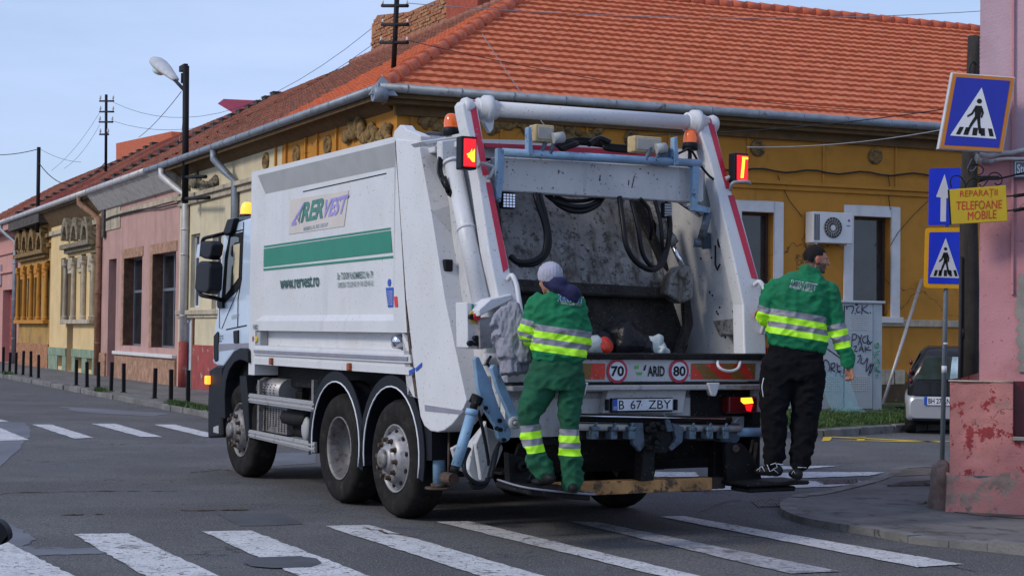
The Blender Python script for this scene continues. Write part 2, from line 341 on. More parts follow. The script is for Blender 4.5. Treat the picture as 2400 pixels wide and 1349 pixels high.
        if frame: o.location=frame.o; o.rotation_euler.z=frame.a
        if bevel:
            b=o.modifiers.new('bevel','BEVEL'); b.width=bevel; b.segments=seg; b.limit_method='ANGLE'; b.angle_limit=R(40)
        if kind: o['kind']=kind
        if label: o['label']=label
        return o
def thing(name,label,cat_,frame,group=None):
    o=bpy.data.objects.new(name,None); COL.objects.link(o); o.location=frame.o; o.rotation_euler.z=frame.a; o.empty_display_size=.2
    return tag(o,label,cat_,group)
def tag(o,label,cat_,group=None):
    o['label']=label; o['category']=cat_
    if group: o['group']=group
    return o
def copy_tree(o,parent=None):
    c=o.copy(); COL.objects.link(c)
    if parent: c.parent=parent
    for ch in list(o.children): copy_tree(ch,c)
    return c
_tc={}
def text_geo(s,bold=0.,shear=0.):
    k=(s,bold,shear)
    if k in _tc: return _tc[k]
    c=bpy.data.curves.new('t','FONT'); c.body=s; c.size=1; c.offset=bold; c.shear=shear; c.resolution_u=3; c.fill_mode='BOTH'; c.dimensions='2D'
    o=bpy.data.objects.new('t',c); COL.objects.link(o); dg=bpy.context.evaluated_depsgraph_get(); dg.update()
    me=o.evaluated_get(dg).to_mesh(); vs=[(v.co.x,v.co.y) for v in me.vertices]; fs=[tuple(p.vertices) for p in me.polygons]
    bpy.data.objects.remove(o); bpy.data.curves.remove(c)
    x0=min(v[0] for v in vs);x1=max(v[0] for v in vs);y0=min(v[1] for v in vs);y1=max(v[1] for v in vs)
    vs=[((x-x0)/(x1-x0),(y-y0)/(y1-y0)) for x,y in vs]
    _tc[k]=(vs,fs); return _tc[k]
def text_on(mb,s,o,ax,ay,m=0,bold=.0,shear=0.):
    """text stretched to the box o, o+ax, o+ay"""
    vs,fs=text_geo(s,bold,shear); o=Vector(o);ax=Vector(ax);ay=Vector(ay)
    mb.add([o+ax*x+ay*y for x,y in vs],fs,m)
def quad_text(mb,s,fn,x0,y0,x1,y1,m=0,bold=0.,shear=0.,ytr=None):
    """pixel box -> surface fn(px,py); lower-left (x0,y1), lower-right (x1,y1+dy), top-left (x0,y0)"""
    dy=ytr or 0
    o=Vector(fn(x0,y1)); text_on(mb,s,o,Vector(fn(x1,y1+dy))-o,Vector(fn(x0,y0))-o,m,bold,shear)
def remesh(mb,vox,smooth=4,noise_amp=0.,noise_scale=8.,fold=None):
    me=bpy.data.meshes.new('r'); me.from_pydata(mb.v,[],mb.f)
    bm=bmesh.new(); bm.from_mesh(me); bmesh.ops.remove_doubles(bm,verts=bm.verts,dist=1e-6); bmesh.ops.recalc_face_normals(bm,faces=bm.faces); bm.to_mesh(me); bm.free()
    o=bpy.data.objects.new('r',me); COL.objects.link(o)
    r=o.modifiers.new('r','REMESH'); r.mode='VOXEL'; r.voxel_size=vox
    if smooth: sm=o.modifiers.new('s','SMOOTH'); sm.iterations=smooth; sm.factor=.5
    dg=bpy.context.evaluated_depsgraph_get(); dg.update(); me2=bpy.data.meshes.new_from_object(o.evaluated_get(dg))
    bpy.data.objects.remove(o)
    if noise_amp or fold:
        nn=[v.normal.copy() for v in me2.vertices]
        for v,n in zip(me2.vertices,nn):
            d=noise_amp*(mn.noise(v.co*noise_scale)) if noise_amp else 0
            if fold: d+=fold(v.co)
            v.co+=n*d
    return me2
def creases(p,k=7.,a=.016,sq=1.):
    q=Vector((p.x*k,p.y*k,p.z*k*sq)); r=1-2.2*abs(mn.noise(q+Vector((3,1,2)))); r2=1-2.2*abs(mn.noise(q*2.1+Vector((9,4,7))))
    return a*r*abs(r)*.6+a*.45*r2-.35*a
def cut_planes(me,planes):
    bm=bmesh.new(); bm.from_mesh(me)
    for co,no in planes: bmesh.ops.bisect_plane(bm,geom=bm.verts[:]+bm.edges[:]+bm.faces[:],plane_co=co,plane_no=no)
    bm.to_mesh(me); bm.free()
def band_cuts(za,s,x0,widths):
    out=[];t=0
    for w_ in [0]+list(widths): t+=w_; out.append((Vector((x0,0,za-t)),Vector((s,0,1)).normalized()))
    return out
def mesh_obj(name,me,mats,parent,pick=None,frame=None,label=None):
    me.name=name; me.materials.clear()
    for x in mats: me.materials.append(MATS[x])
    for p in me.polygons:
        p.use_smooth=True
        if pick: p.material_index=pick(p.center)
        else: p.material_index=0
    o=bpy.data.objects.new(name,me); COL.objects.link(o)
    if parent: o.parent=parent
    if frame: o.location=frame.o; o.rotation_euler.z=frame.a
    if label: o['label']=label
    return o
# ================================================================ ground
def st(mb,name,m,frame=None,**k): return mb.build(name,m,frame=frame,kind='structure',**k)
mb=MB(); mb.poly([(-400,-60,0),(400,-60,0),(400,700,0),(-400,700,0)]); st(mb,'road','asphalt')
# asphalt patches (real thin layers)
def gpoly(pts,z,jit=0.,n=1):
    P=[Vector(G(*p)) for p in pts]; out=[]
    for i in range(len(P)):
        a,b=P[i],P[(i+1)%len(P)]
        for k in range(n):
            q=a.lerp(b,k/n); q+=Vector((random.uniform(-jit,jit),random.uniform(-jit,jit),0)); out.append((q.x,q.y,z))
    return out
mb=MB()
mb.poly(gpoly([(508,1203),(665,1202),(712,1228),(610,1232),(560,1232)],.004,.012,6))
mb.poly(gpoly([(568,1318),(600,1308),(700,1305),(745,1310),(757,1321),(730,1331),(640,1333),(590,1328)],.010,.01,3))
st(mb,'road_patch','asphalt_new')
mb=MB(); mb.poly(gpoly([(-900,1228),(28,1228),(85,1262),(55,1280),(-900,1282)],.004,.02,12)); mb.poly(gpoly([(640,1062),(742,1060),(742,1085),(640,1092),(600,1080)],.004,.02,4)); st(mb,'road_patch','asphalt_old')
mb=MB(); mb.poly(gpoly([(-900,1283),(60,1281),(240,1284),(250,1297),(60,1302),(-900,1306)],.004,.02,10))
mb.poly(gpoly([(0,988),(60,990),(75,1010),(50,1050),(-20,1120),(-300,1140),(-300,990)],.004,.03,6)); mb.poly(gpoly([(140,952),(400,968),(360,975),(180,965)],.004,.04,6)); st(mb,'road_patch','asphalt_old')
# cracks
mb=MB()
def crack(pts,wd=.02,z=.006):
    P=[Vector(G(*p)) for p in pts]; Q=[]
    for i in range(len(P)-1):
        k=max(3,int((P[i+1]-P[i]).length/.07))
        for j in range(k): q=P[i].lerp(P[i+1],j/k)+Vector((random.gauss(0,.018),random.gauss(0,.03),0)); Q.append(q)
    for i in range(len(Q)-1):
        a,b=Q[i],Q[i+1]; t=(b-a).normalized(); n=Vector((-t.y,t.x,0)); w0=wd*random.uniform(.1,1);w1=wd*random.uniform(.1,1)
        if random.random()<.12: continue
        mb.poly([(a.x-n.x*w0,a.y-n.y*w0,z),(b.x-n.x*w0,b.y-n.y*w0,z),(b.x+n.x*w0,b.y+n.y*w0,z),(a.x+n.x*w0,a.y+n.y*w0,z)])
crack([(0,1156),(150,1152),(330,1150),(430,1152)],.035); crack([(140,1206),(220,1204),(240,1203)],.05); crack([(420,1196),(520,1196),(600,1192)],.05)
crack([(0,1286),(200,1284),(330,1290)],.02); crack([(60,1048),(300,1040),(500,1036)],.02); crack([(440,1108),(520,1100),(560,1105)],.02)
crack([(1700,1100),(1900,1088),(2190,1078)],.012); crack([(2040,1260),(2200,1262),(2390,1268)],.01,.060); crack([(1930,1160),(1700,1175),(1640,1200)],.015)
crack([(1850,1212),(2000,1216),(2200,1240),(2400,1262)],.012,.060); crack([(2060,1190),(2130,1196),(2190,1186)],.02,.060); crack([(1650,1255),(1900,1262),(2100,1290),(2300,1345)],.012)
crack([(850,1235),(905,1252),(1000,1262)],.02,.012)
st(mb,'road_crack','plinth_brown')
# crosswalks
ZS=.008
def stripe(mb,q,z=ZS,n=26,j=.011): mb.poly(gpoly(q,z,j,n))
mb=MB()
near=[[(-260,1290),(-90,1288),(110,1349),(-60,1360)],[(-150,1262),(0,1262),(195,1362),(0,1362)],
 [(170,1252),(300,1251),(530,1358),(355,1358)],[(475,1246),(590,1244),(885,1358),(715,1358)],[(760,1233),(865,1231),(1300,1358),(1150,1358)],
 [(1020,1223),(1100,1222),(1670,1358),(1580,1358)],[(1545,1211),(1600,1210),(2258,1323),(2150,1330)]]
for q in near[1:]: stripe(mb,q)
st(mb,'crosswalk','road_paint')
mb=MB(); stripe(mb,[(1330,1222),(1400,1224),(1970,1340),(1850,1345)]); st(mb,'crosswalk','road_paint_faint')
mb=MB()
for q in ([(-60,1000),(0,1003),(68,1031),(-20,1034)],[(-200,975),(-30,976),(22,988),(-100,990)],[(75,995),(120,995),(220,1026),(175,1028)],[(215,993),(270,993),(380,1024),(330,1024)],[(360,995),(410,995),(530,1024),(480,1024)],[(640,998),(690,998),(790,1018),(740,1020)]): stripe(mb,q)
st(mb,'crosswalk','road_paint')
mb=MB()
for q in ([(1420,1105),(1630,1107),(1640,1118),(1440,1118)],[(1560,1138),(1880,1128),(1990,1127),(2045,1129),(1960,1140),(1600,1152)],[(1700,1113),(1900,1106),(2074,1107),(2040,1115),(1800,1123)],[(1700,1096),(1880,1092),(1965,1092),(1900,1098),(1750,1103)]): stripe(mb,q,j=.02)
st(mb,'crosswalk','road_paint')
mb=MB()
for q in ([(1929,1021),(1952,1021),(1945,1033),(1926,1034)],[(2010,1025),(2030,1025),(2026,1034),(2006,1034)],[(1950,1023),(2210,1035),(2210,1037),(1950,1025)],[(1960,1032),(2150,1033),(2260,1034),(2150,1036)]): mb.poly(gpoly(q,ZS,.01,3))
st(mb,'road_marking','yellow_paint')
# left pavement along the houses, with its kerb stones
mb=MB(); mb.box(-110,1.6,-2.62,-.0,-.05,.12); st(mb,'pavement','pavement',LF)
mb=MB(); x=-100.
while x<2.2:
    l=random.uniform(.55,.95) if x>-60 else 2.; h=.125+random.uniform(-.018,.02); o=random.uniform(-.025,.025); t=random.uniform(-.015,.015)
    mb.prism([(x,-2.80+o,-.02),(x+l-.03,-2.80+o+t,-.02),(x+l-.03,-2.62,-.02),(x,-2.62,-.02)],(0,0,h+.02)); x+=l
st(mb,'kerb','kerb_stone',LF,bevel=.025,seg=2)
# low verge before the corner house on the right
def rgrid(x0,x1,nx,ys,zf,m):
    mb=MB(); vs=[(x0+(x1-x0)*i/nx,y(x0+(x1-x0)*i/nx) if callable(y) else y,0) for y in ys for i in range(nx+1)]
    n=len(ys); vs=[(v[0],v[1],zf(k//(nx+1),v[0],v[1])) for k,v in enumerate(vs)]
    mb.add(vs,[(j*(nx+1)+i,j*(nx+1)+i+1,(j+1)*(nx+1)+i+1,(j+1)*(nx+1)+i) for j in range(n-1) for i in range(nx)],m,True); return mb
ky=lambda x: -5.55+.5*(x-5.4) if x>5.4 else -5.55-.1*(5.4-x)
ky=lambda x: -5.35+.42*max(0,x-5.5)
zv=lambda j,x,y: (0 if x<0 else 1)*(.13,.17,.24,.30,.30,.30)[j]+.02*mn.noise(Vector((x*2,y*2,0)))
mb=rgrid(-.4,20,41,[lambda x:ky(x)+.16,lambda x:ky(x)+1.0,lambda x:ky(x)+1.9,-1.7,-1.0,0.],zv,0); st(mb,'verge','grass',RF)
mb=MB(); x=-.2
while x<14:
    l=.98; a=(x,ky(x)); b=(x+l-.02,ky(x+l-.02)); mb.prism([(a[0],a[1],-.02),(b[0],b[1],-.02),(b[0],b[1]+.15,-.02),(a[0],a[1]+.15,-.02)],(0,0,.155+random.uniform(-.01,.01))); x+=l
st(mb,'kerb','kerb_stone',RF,bevel=.02)
def blades(mb,pt,n,h):
    for _ in range(n):
        x,y,z=pt(); a=random.uniform(0,6.28); wd=random.uniform(.006,.012)*1.6; hh=h*random.uniform(.5,1.3); lx,ly=random.gauss(0,.35)*hh,random.gauss(0,.35)*hh
        mb.add([(x-wd*math.cos(a),y-wd*math.sin(a),z),(x+wd*math.cos(a),y+wd*math.sin(a),z),(x+lx,y+ly,z+hh)],[(0,1,2)])
mb=MB()
def gp():
    while 1:
        x=random.uniform(2.5,11); y=random.uniform(ky(x)+.2,-.1); j=(y-ky(x))
        if mn.noise(Vector((x*1.1,y*1.1,3)))>-.25: return x,y,(.14+.04*j if j<1.9 else min(.30,.22+.04*(j-1.9)))
blades(mb,gp,26000,.07); o=mb.build('grass','grass_blade',frame=RF,kind='stuff',fix=False); tag(o,'short green grass on the low verge before the ochre house','grass')
mb=MB()
def gp2(): x=random.choice([-1.5,-2.2,-3.2,-3.9,-4.4,-5.,-12,-26])+random.gauss(0,.3); return x,-2.66+random.gauss(0,.06),.12
blades(mb,gp2,2600,.09); o=mb.build('weeds','grass_blade',frame=LF,kind='stuff',fix=False); tag(o,'weeds growing along the left kerb stones','weeds')
# near right pavement, rounded corner
KP=[(2190,1102),(2095,1107),(2060,1125),(2020,1140),(1910,1167),(1865,1172),(1833,1185),(1828,1197),(1840,1212),(1875,1225),(1950,1240),(2050,1257),(2150,1275),(2275,1288),(2390,1300)]
kp=[Vector(G(*p)) for p in KP]; kp=[Vector((9.,21.5,0))]+kp+[Vector((4.6,11.6,0)),Vector((5.6,10.2,0))]; kc=cat(kp,5)
inner=[]
for i,p in enumerate(kc):
    t=(kc[min(len(kc)-1,i+1)]-kc[max(0,i-1)]).normalized(); inner.append(p+Vector((-t.y,t.x,0))*.15)
mb=MB(); mb.prism([(p.x,p.y,-.02) for p in inner]+[(13,8,-.02),(13,24,-.02)],(0,0,.072)); st(mb,'pavement','pavement')
mb=MB()
for i in range(0,len(kc)-1):
    if i%4==0: h=.058+random.uniform(-.007,.008) if i<len(kc)-14 else .085
    e_=.94 if i%4==3 else 1.
    a,b,c,d=kc[i],kc[i].lerp(kc[i+1],e_),inner[i].lerp(inner[i+1],e_),inner[i]
    mb.prism([(q.x,q.y,-.02) for q in (a,b,c,d)],(0,0,h+.02))
st(mb,'kerb','kerb_stone',bevel=.012)
mb=MB(); mb.poly(gpoly([(2095,1110),(2190,1106),(2196,1122),(2120,1126),(2080,1124)],.058,.02,5)); mb.poly(gpoly([(2190,1192),(2420,1205),(2420,1230),(2300,1222),(2230,1212)],.058,.02,6)); st(mb,'bare_soil','dirt_ground')
# drain grates
def grate(name,q,z,label,nx=14):
    P=[Vector(p) for p in gpoly(q,z)]; c=sum(P,Vector())/4; f=Frame(c.x,c.y,0,z); mb=MB()
    P=[p-c for p in P]
    for i in range(nx+1):
        a=P[0].lerp(P[1],i/nx);b=P[3].lerp(P[2],i/nx); d=(P[1]-P[0])/nx*.3
        mb.prism([a,a+d,b+d,b],(0,0,.012))
    for j in range(5):
        a=P[0].lerp(P[3],j/4);b=P[1].lerp(P[2],j/4); d=(P[3]-P[0])*.03
        mb.prism([a,b,b+d,a+d],(0,0,.016))
    o=mb.build(name,'rim_grey',frame=f); tag(o,label,'drain grate'); return o
grate('drain_grate',[(2120,1142),(2186,1139),(2186,1149),(2080,1151)],.056,'iron grate set in the pavement beside the grey sign pole')
grate('drain_grate',[(1762,1176),(1845,1174),(1858,1186),(1778,1189)],.004,'iron drain grate in the road below the right worker',10)
grate('drain_grate',[(1912,1128),(2010,1127),(2010,1134),(1930,1136)],.010,'iron drain grate lying across a white crosswalk stripe',10)
# bollards
bl=[(20,1005,845),(60,1010,880),(100,1015,880),(145,1020,870),(195,1032,872),(243,1040,895),(482,1085,925),(550,1097,940),(622,1110,940),(702,1122,942),(782,1130,950),(977,1168,980),(1080,1187,988),(1188,1197,993)]
blab=['black iron bollard at the left edge of the picture before the far pink house','black bollard second from the left edge of the picture','black bollard third from the left edge, before the ochre house corner','black bollard before the ochre arched windows','black bollard before the bare bricks of the ochre house','leaning black bollard before the white downpipe of the cream arched house',
'black bollard before the left cellar window of the green plinth','black bollard before the right cellar window of the green plinth','black bollard before the rusty downpipe between cream and pink house','black bollard before the dark doorway of the pink house','black bollard before the left window of the pink house','black bollard before the right window of the pink house','black bollard before the red foot of the white downpipe','black bollard nearest the truck, before the white door of the cream house']
for (a,b,t),lb in zip(bl,blab):
    px,py=a/2.698,500+b/2.698; g=G(px,py,.12); f=Frame(g[0],g[1],LF.a,.12); top=W.Y(px,500+t/2.698,g[1])[2]-.12
    mb=MB(); mb.box(-.04,.04,-.04,.04,0,top); mb.prism([(-.04,-.04,top),(.04,-.04,top),(.04,.04,top),(-.04,.04,top)],(0,0,.012)); 
    mb.box(-.07,.07,-.07,.07,0,.012)
    o=mb.build('bollard','pole_black',frame=f,bevel=.006); tag(o,lb,'bollard','black bollards along the kerb')
    if 'leaning' in lb: o.rotation_euler.y=-.04
    else: o.rotation_euler.y=random.uniform(-.02,.02); o.rotation_euler.x=random.uniform(-.02,.02)
# ================================================================ houses
def wall(F_,x0,x1,z0,z1,ops,m,parent,y=0.,th=.35,back=True):
    xs=sorted({x0,x1,*[a for o in ops for a in o[:2]]}); zs=sorted({z0,z1,*[a for o in ops for a in o[2:4]]})
    mb=MB()
    for i in range(len(xs)-1):
        for j in range(len(zs)-1):
            cx=(xs[i]+xs[i+1])/2; cz=(zs[j]+zs[j+1])/2
            if any(o[0]<cx<o[1] and o[2]<cz<o[3] for o in ops): continue
            mb.poly([(xs[i],y,zs[j]),(xs[i+1],y,zs[j]),(xs[i+1],y,zs[j+1]),(xs[i],y,zs[j+1])])
    for a,b,c,d in ops:
        mb.poly([(a,y,c),(a,y+th,c),(a,y+th,d),(a,y,d)]);mb.poly([(b,y,c),(b,y,d),(b,y+th,d),(b,y+th,c)])
        mb.poly([(a,y,d),(a,y+th,d),(b,y+th,d),(b,y,d)]);mb.poly([(a,y,c),(b,y,c),(b,y+th,c),(a,y+th,c)])
    mb.poly([(x0,y,z0),(x0,y+6,z0),(x0,y+6,z1),(x0,y,z1)]);mb.poly([(x1,y,z0),(x1,y,z1),(x1,y+6,z1),(x1,y+6,z0)])
    return mb.build('wall',m,parent,fix=False)
def window(parent,x0,x1,z0,z1,fm='window_frame_brown',y=.16,vb=(.5,),hb=(.68,),curt=True,name='window'):
    mb=MB(); t=.055
    mb.box(x0,x0+t,y,y+.06,z0,z1);mb.box(x1-t,x1,y,y+.06,z0,z1);mb.box(x0+t,x1-t,y,y+.06,z0,z0+t);mb.box(x0+t,x1-t,y,y+.06,z1-t,z1)
    for v in vb: xx=x0+(x1-x0)*v; mb.box(xx-.04,xx+.04,y-.01,y+.055,z0+t,z1-t)
    for v in hb: zz=z0+(z1-z0)*v; mb.box(x0+t,x1-t,y-.005,y+.05,zz-.04,zz+.04)
    o=mb.build(name,fm,parent)
    g=MB(); g.poly([(x0+t,y+.03,z0+t),(x1-t,y+.03,z0+t),(x1-t,y+.03,z1-t),(x0+t,y+.03,z1-t)]); g.build('pane','window_glass',o,fix=False)
    return o
def rects(F_,px0,px1,pyt,pyb,y=0.):
    a=F_.Y(px0,(pyt+pyb)/2,y); b=F_.Y(px1,(pyt+pyb)/2,y); c=(px0+px1)/2
    return a[0],b[0],F_.Y(c,pyb,y)[2],F_.Y(c,pyt,y)[2]
TI=.58; ED=5.5; EZ=5.98
def roof_tiles(name,x0,x1,mats,parent,F_,pick=None,clip=None,z0=EZ,ov=.42,D=ED,t=TI,row=.34,wav=.21,sub=4,amp=.017,lift=.060,tint=None):
    """rows of overlapping wavy tiles on the plane z=z0+t*(y+ov)"""
    mb=MB(); nrow=int((D+ov)/ (row*math.cos(math.atan(t))))+1; dy=(D+ov)/nrow
    nrm=Vector((0,-t,1)).normalized(); dx=wav/sub
    for k in range(nrow):
        ya=-ov+k*dy; yb=ya+dy*1.06; za=z0+t*(ya+ov); zb=z0+t*(yb+ov)
        xa,xb=(x0,x1) if clip is None else clip(ya,x0,x1)
        n=max(1,int((xb-xa)/dx)); sh=(k%2)*0
        jx=[random.uniform(-.006,.006) for _ in range(n//sub+2)]
        A=[];B=[];C=[]
        for i in range(n+1):
            x=xa+(xb-xa)*i/n; h=amp*abs(math.sin(math.pi*(x/wav)))+jx[i//sub]
            A.append(Vector((x,ya,za))+nrm*(lift+h)); B.append(Vector((x,yb,zb))+nrm*(h+.002)); C.append(Vector((x,ya,za))+nrm*(-.0+h*.2))
        for i in range(n):
            m=pick((A[i].x,A[i].y+dy/2)) if pick else 0
            if tint: m=tint(m,i//sub,k)
            mb.add([A[i],A[i+1],B[i+1],B[i]],[(0,1,2,3)],m,False); mb.add([C[i],C[i+1],A[i+1],A[i]],[(0,1,2,3)],m,False)
    return mb.build(name,mats,parent,fix=False)
def gutter(parent,pts,r=.085,m='gutter_grey'):
    b=MB(); b.tube(pts,r,12,0)
    P=[Vector(p) for p in pts]
    for i in range(len(P)-1):
        n=max(1,int((P[i+1]-P[i]).length/1.0)); d=(P[i+1]-P[i]).normalized()
        for k in range(n): c=P[i].lerp(P[i+1],(k+.5)/n); b.tube([c-d*.012,c+d*.012],r+.008,12,0)
    return b.build('gutter',m,parent)
def ring_medallion(parent,x,z,r=.2,y=0.,m='stucco_relief'):
    mb=MB(); mb.lathe([(0,.05),(r*.25,.05),(r*.3,.02),(r*.6,.015),(r*.65,.05),(r*.85,.06),(r,.03),(r,0)],(x,y,z),(0,-1,0),24)
    return mb.build('medallion',m,parent)
def relief(parent,x0,x1,z0,z1,m='stucco_relief',y=0.,n=60,seed=1,name='relief'):
    rnd=random.Random(seed); mb=MB()
    for i in range(n):
        u=rnd.random(); s_=math.sin(u*math.pi*2); c=(x0+(x1-x0)*u, y-.01, z0+(z1-z0)*(.5+.3*s_+rnd.gauss(0,.14)))
        a=rnd.uniform(.05,.13); mb.ell(c,(a*rnd.uniform(.7,1.6),.07,a*rnd.uniform(.5,1.1)),8,6,0,Matrix.Rotation(rnd.uniform(-1,1),3,'Y'))
    return mb.build(name,m,parent,fix=False)
# ---- corner house: front to the right street
hs=thing('house','ochre corner house with bright orange tile roof behind the truck','house',RF)
ops=[]; wins=[]
for a in ((1735,1812,497,765),(1998,2087,508,740),(1500,1590,490,765),(1270,1350,480,765)):
    r=rects(RF,*a); ops.append((r[0],r[1],r[2],r[3]))
ops.append((14.5,15.8,2.,4.2))
MZ=RF.Y(2150,960)[2]
wall(RF,0,22,.0,5.98,ops,'plaster_ochre',hs)
for o in ops:
    window(hs,o[0],o[1],o[2],o[3],vb=(),hb=(),y=.2)
    c=MB(); c.poly([(o[0]-.1,.42,o[2]-.1),(o[1]+.1,.42,o[2]-.1),(o[1]+.1,.42,o[3]+.1),(o[0]-.1,.42,o[3]+.1)]); c.build('curtain','curtain',hs,fix=False)
    v=MB(); k=12
    for i in range(k):
        xx=o[0]+.08+(o[1]-o[0]-.16)*(i+.5)/k; v.ell((xx,.30,o[3]-.38),(.05,.01,.035),8,4)
    v.build('curtain_trim','trim_white',hs)
    f=MB(); a,b,z0,z1=o; e=.22
    f.box(a-e,a,-.035,.01,z0-.02,z1+e); f.box(b,b+e,-.035,.01,z0-.02,z1+e); f.box(a,b,-.035,.01,z1,z1+e); f.box(a-e-.05,b+e+.05,-.09,.01,z0-.14,z0-.02)
    f.build('window_surround','trim_white',hs,bevel=.008)
m=MB(); m.box(.0,22,-.05,.0,1.86,2.0); m.build('sill_course','trim_stained',hs,bevel=.01)
m=MB(); m.box(-.0,22,-.06,.0,0,.72); m.split_build('plinth','plinth_brown',hs)
m=MB(); 
for i in range(9): m.box(10.4+i*.35,10.4+i*.35+random.uniform(.2,.35),-.064,0,.70-random.uniform(0,.04),.98+random.uniform(-.08,.03))
m.split_build('plaster_patch','trim_stained',hs)
zc1=RF.Y(1790,428)[2]; m=MB(); m.box(-.05,22,-.10,0,zc1-.03,zc1+.05); m.box(-.05,22,-.05,0,zc1-.13,zc1-.03); m.build('cornice','plaster_ochre',hs,bevel=.01)
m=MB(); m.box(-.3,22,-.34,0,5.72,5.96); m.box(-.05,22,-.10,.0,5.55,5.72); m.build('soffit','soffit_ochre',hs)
for px,py in ((1480,325),(1775,347),(2050,366),(1330,300)):
    p=RF.Y(px,py); ring_medallion(hs,p[0],p[2],.17)
a=RF.Y(1155,285);b=RF.Y(1000,270); relief(hs,a[0]-.1,a[0]+2.2,a[2]-.35,a[2]+.15,seed=3,n=90)
relief(hs,.5,1.0,5.2,5.6,seed=4,n=20)
m=MB()
for i in range(12):
    x=.25+i*1.75; m=MB(); m.box(x,x+.05,-.03,0,zc1+.05,5.55); m.build('pilaster_strip','plaster_ochre',hs)
rclip=lambda ya,x0,x1:(ya*.922+.05,x1)
def tnt(m,i,k):
    h=math.sin(i*127.1+k*311.7)*43758.5; h-=math.floor(h)
    return m if h<.62 else (m+2 if m==1 else (3 if h<.82 else 4)) if m<2 else m
def tn(m,i,k): return {0:0,3:1,4:2}[tnt(0,i,k)]
roof_tiles('roof',0,24,['roof_tile_new','roof_tile_new_b','roof_tile_new_c'],hs,RF,clip=rclip,tint=tn)
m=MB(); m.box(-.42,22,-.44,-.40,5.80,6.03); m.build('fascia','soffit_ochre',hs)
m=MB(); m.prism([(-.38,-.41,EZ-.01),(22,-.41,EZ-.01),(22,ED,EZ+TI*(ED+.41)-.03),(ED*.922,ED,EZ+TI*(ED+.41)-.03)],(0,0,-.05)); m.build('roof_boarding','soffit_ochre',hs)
gutter(hs,[(-.50,-.50,EZ-.02),(22,-.50,EZ-.02)])
m=MB(); hip=[]
nL=Vector((.8957,.4446));nR=Vector((-.372,.928)); det=nL.x*nR.y-nL.y*nR.x; hx=Vector(((nR.y-nL.y)/det,(nL.x-nR.x)/det))
def hp(k): 
    w_=(-2.12+hx.x*k,28.8+hx.y*k,EZ+TI*(k+.42)); return Vector(RF.loc(w_))
k=-.42
while k<ED:
    a=hp(k);b=hp(k+.40); m.tube([a+Vector((0,0,.05)),b+Vector((0,0,.04))],[.15,.115],12,0); k+=.33
m.build('ridge_tile','roof_ridge',hs)
m=MB(); p=hp(-.5); m.prism([p+Vector(q) for q in ((-.22,-.05,-.12),(.28,-.1,-.12),(.05,.05,.26))],(0,.1,0)); m.tube([p+Vector((-.15,0,-.1)),p+Vector((.1,0,-.1))],.14,10); m.build('gutter_corner','gutter_grey',hs)
m=MB()
x=ED*.922
while x<24: m.tube([(x,ED,EZ+TI*(ED+.42)+.06),(x+.42,ED,EZ+TI*(ED+.42)+.05)],[.12,.1],10); x+=.38
m.build('ridge_tile','roof_ridge',hs)
# wires clipped on the facade
def wire(name,pts,r,m,label,frame=W,sag=0.,catn='cable',group=None):
    P=[Vector(p) for p in pts]
    if len(P)==2: 
        n=14; P=[P[0].lerp(P[1],i/n)-Vector((0,0,sag*4*(i/n)*(1-i/n))) for i in range(n+1)]
    mb=MB(); mb.tube(P,r,5); o=mb.build(name,m,frame=frame); tag(o,label,catn,group); return o
pts=[]
for i,px in enumerate(range(1690,2240,25)): p=RF.Y(px,396+(px-1690)*.030+4*math.sin(i*1.3),-.06); pts.append(p)
wire('facade_cable',pts,.018,'wire_dark','black cable sagging along the ochre facade above the windows',RF)
# ---- corner house: side along the left street
hl=thing('house','ochre and cream side of the corner house with old brown tiles','house',LF)
SP=-6.6; XB=-15.15
opsb=[]
for a in ((447,468,548,720),(497,520,548,724)):
    r=rects(LF,*a); opsb.append((r[0],r[1],r[2],r[3]))
dr=rects(LF,430,452,742,908); 
wall(LF,SP,0,.0,5.98,[(-5.6,-4.5,1.7,4.),(-3.3,-2.2,1.7,4.)],'plaster_ochre',hl)
wall(LF,XB,SP,.0,5.98,opsb+[(dr[0],dr[1],.12,dr[3])],'plaster_cream',hl)
for o in opsb: window(hl,*o,fm='window_frame_white',y=.12,vb=(.5,),hb=(.7,))
for o in [(-5.6,-4.5,1.7,4.),(-3.3,-2.2,1.7,4.)]: window(hl,*o,y=.12)
m=MB(); m.box(dr[0],dr[1],.05,.1,.12,dr[3]); 
for i in range(4): m.box(dr[0]+.1+i*(dr[1]-dr[0]-.2)/4,dr[0]+.1+(i+.8)*(dr[1]-dr[0]-.2)/4,.03,.05,.3,dr[3]-.15)
m.build('door','window_frame_white',hl)
m=MB(); m.box(dr[0]-.14,dr[0],-.04,.1,.12,dr[3]+.1);m.box(dr[1],dr[1]+.14,-.04,.1,.12,dr[3]+.1);m.box(dr[0],dr[1],-.04,.1,dr[3],dr[3]+.1); m.build('door_frame','door_brown',hl)
zs=LF.Y(470,726)[2]; m=MB(); m.box(XB,SP,-.10,0,zs-.12,zs); m.box(XB,SP,-.05,0,zs-.2,zs-.12); m.build('sill_course','trim_stained',hl,bevel=.01)
zp=LF.Y(470,808)[2]
m=MB(); m.box(dr[1]+.15,SP,-.05,0,0,zp); m.split_build('plinth','plinth_red',hl)
zk=LF.Y(600,425)[2]; m=MB(); m.box(XB,-.0,-.16,0,zk-.02,zk+.09);m.box(XB,-.0,-.08,0,zk-.16,zk-.02); m.build('cornice','trim_stained',hl,bevel=.01)
m=MB(); m.prism([(XB-.1,-.36,5.92),(XB-.1,0,5.92),(XB-.1,0,5.66),(XB-.1,-.06,5.7)],(-XB-.1,0,0)); m.build('soffit','soffit_ochre',hl)
for px,py in ((770,340),(697,362),(625,378)):
    p=LF.Y(px,py); ring_medallion(hl,p[0],p[2],.2)
m=MB()
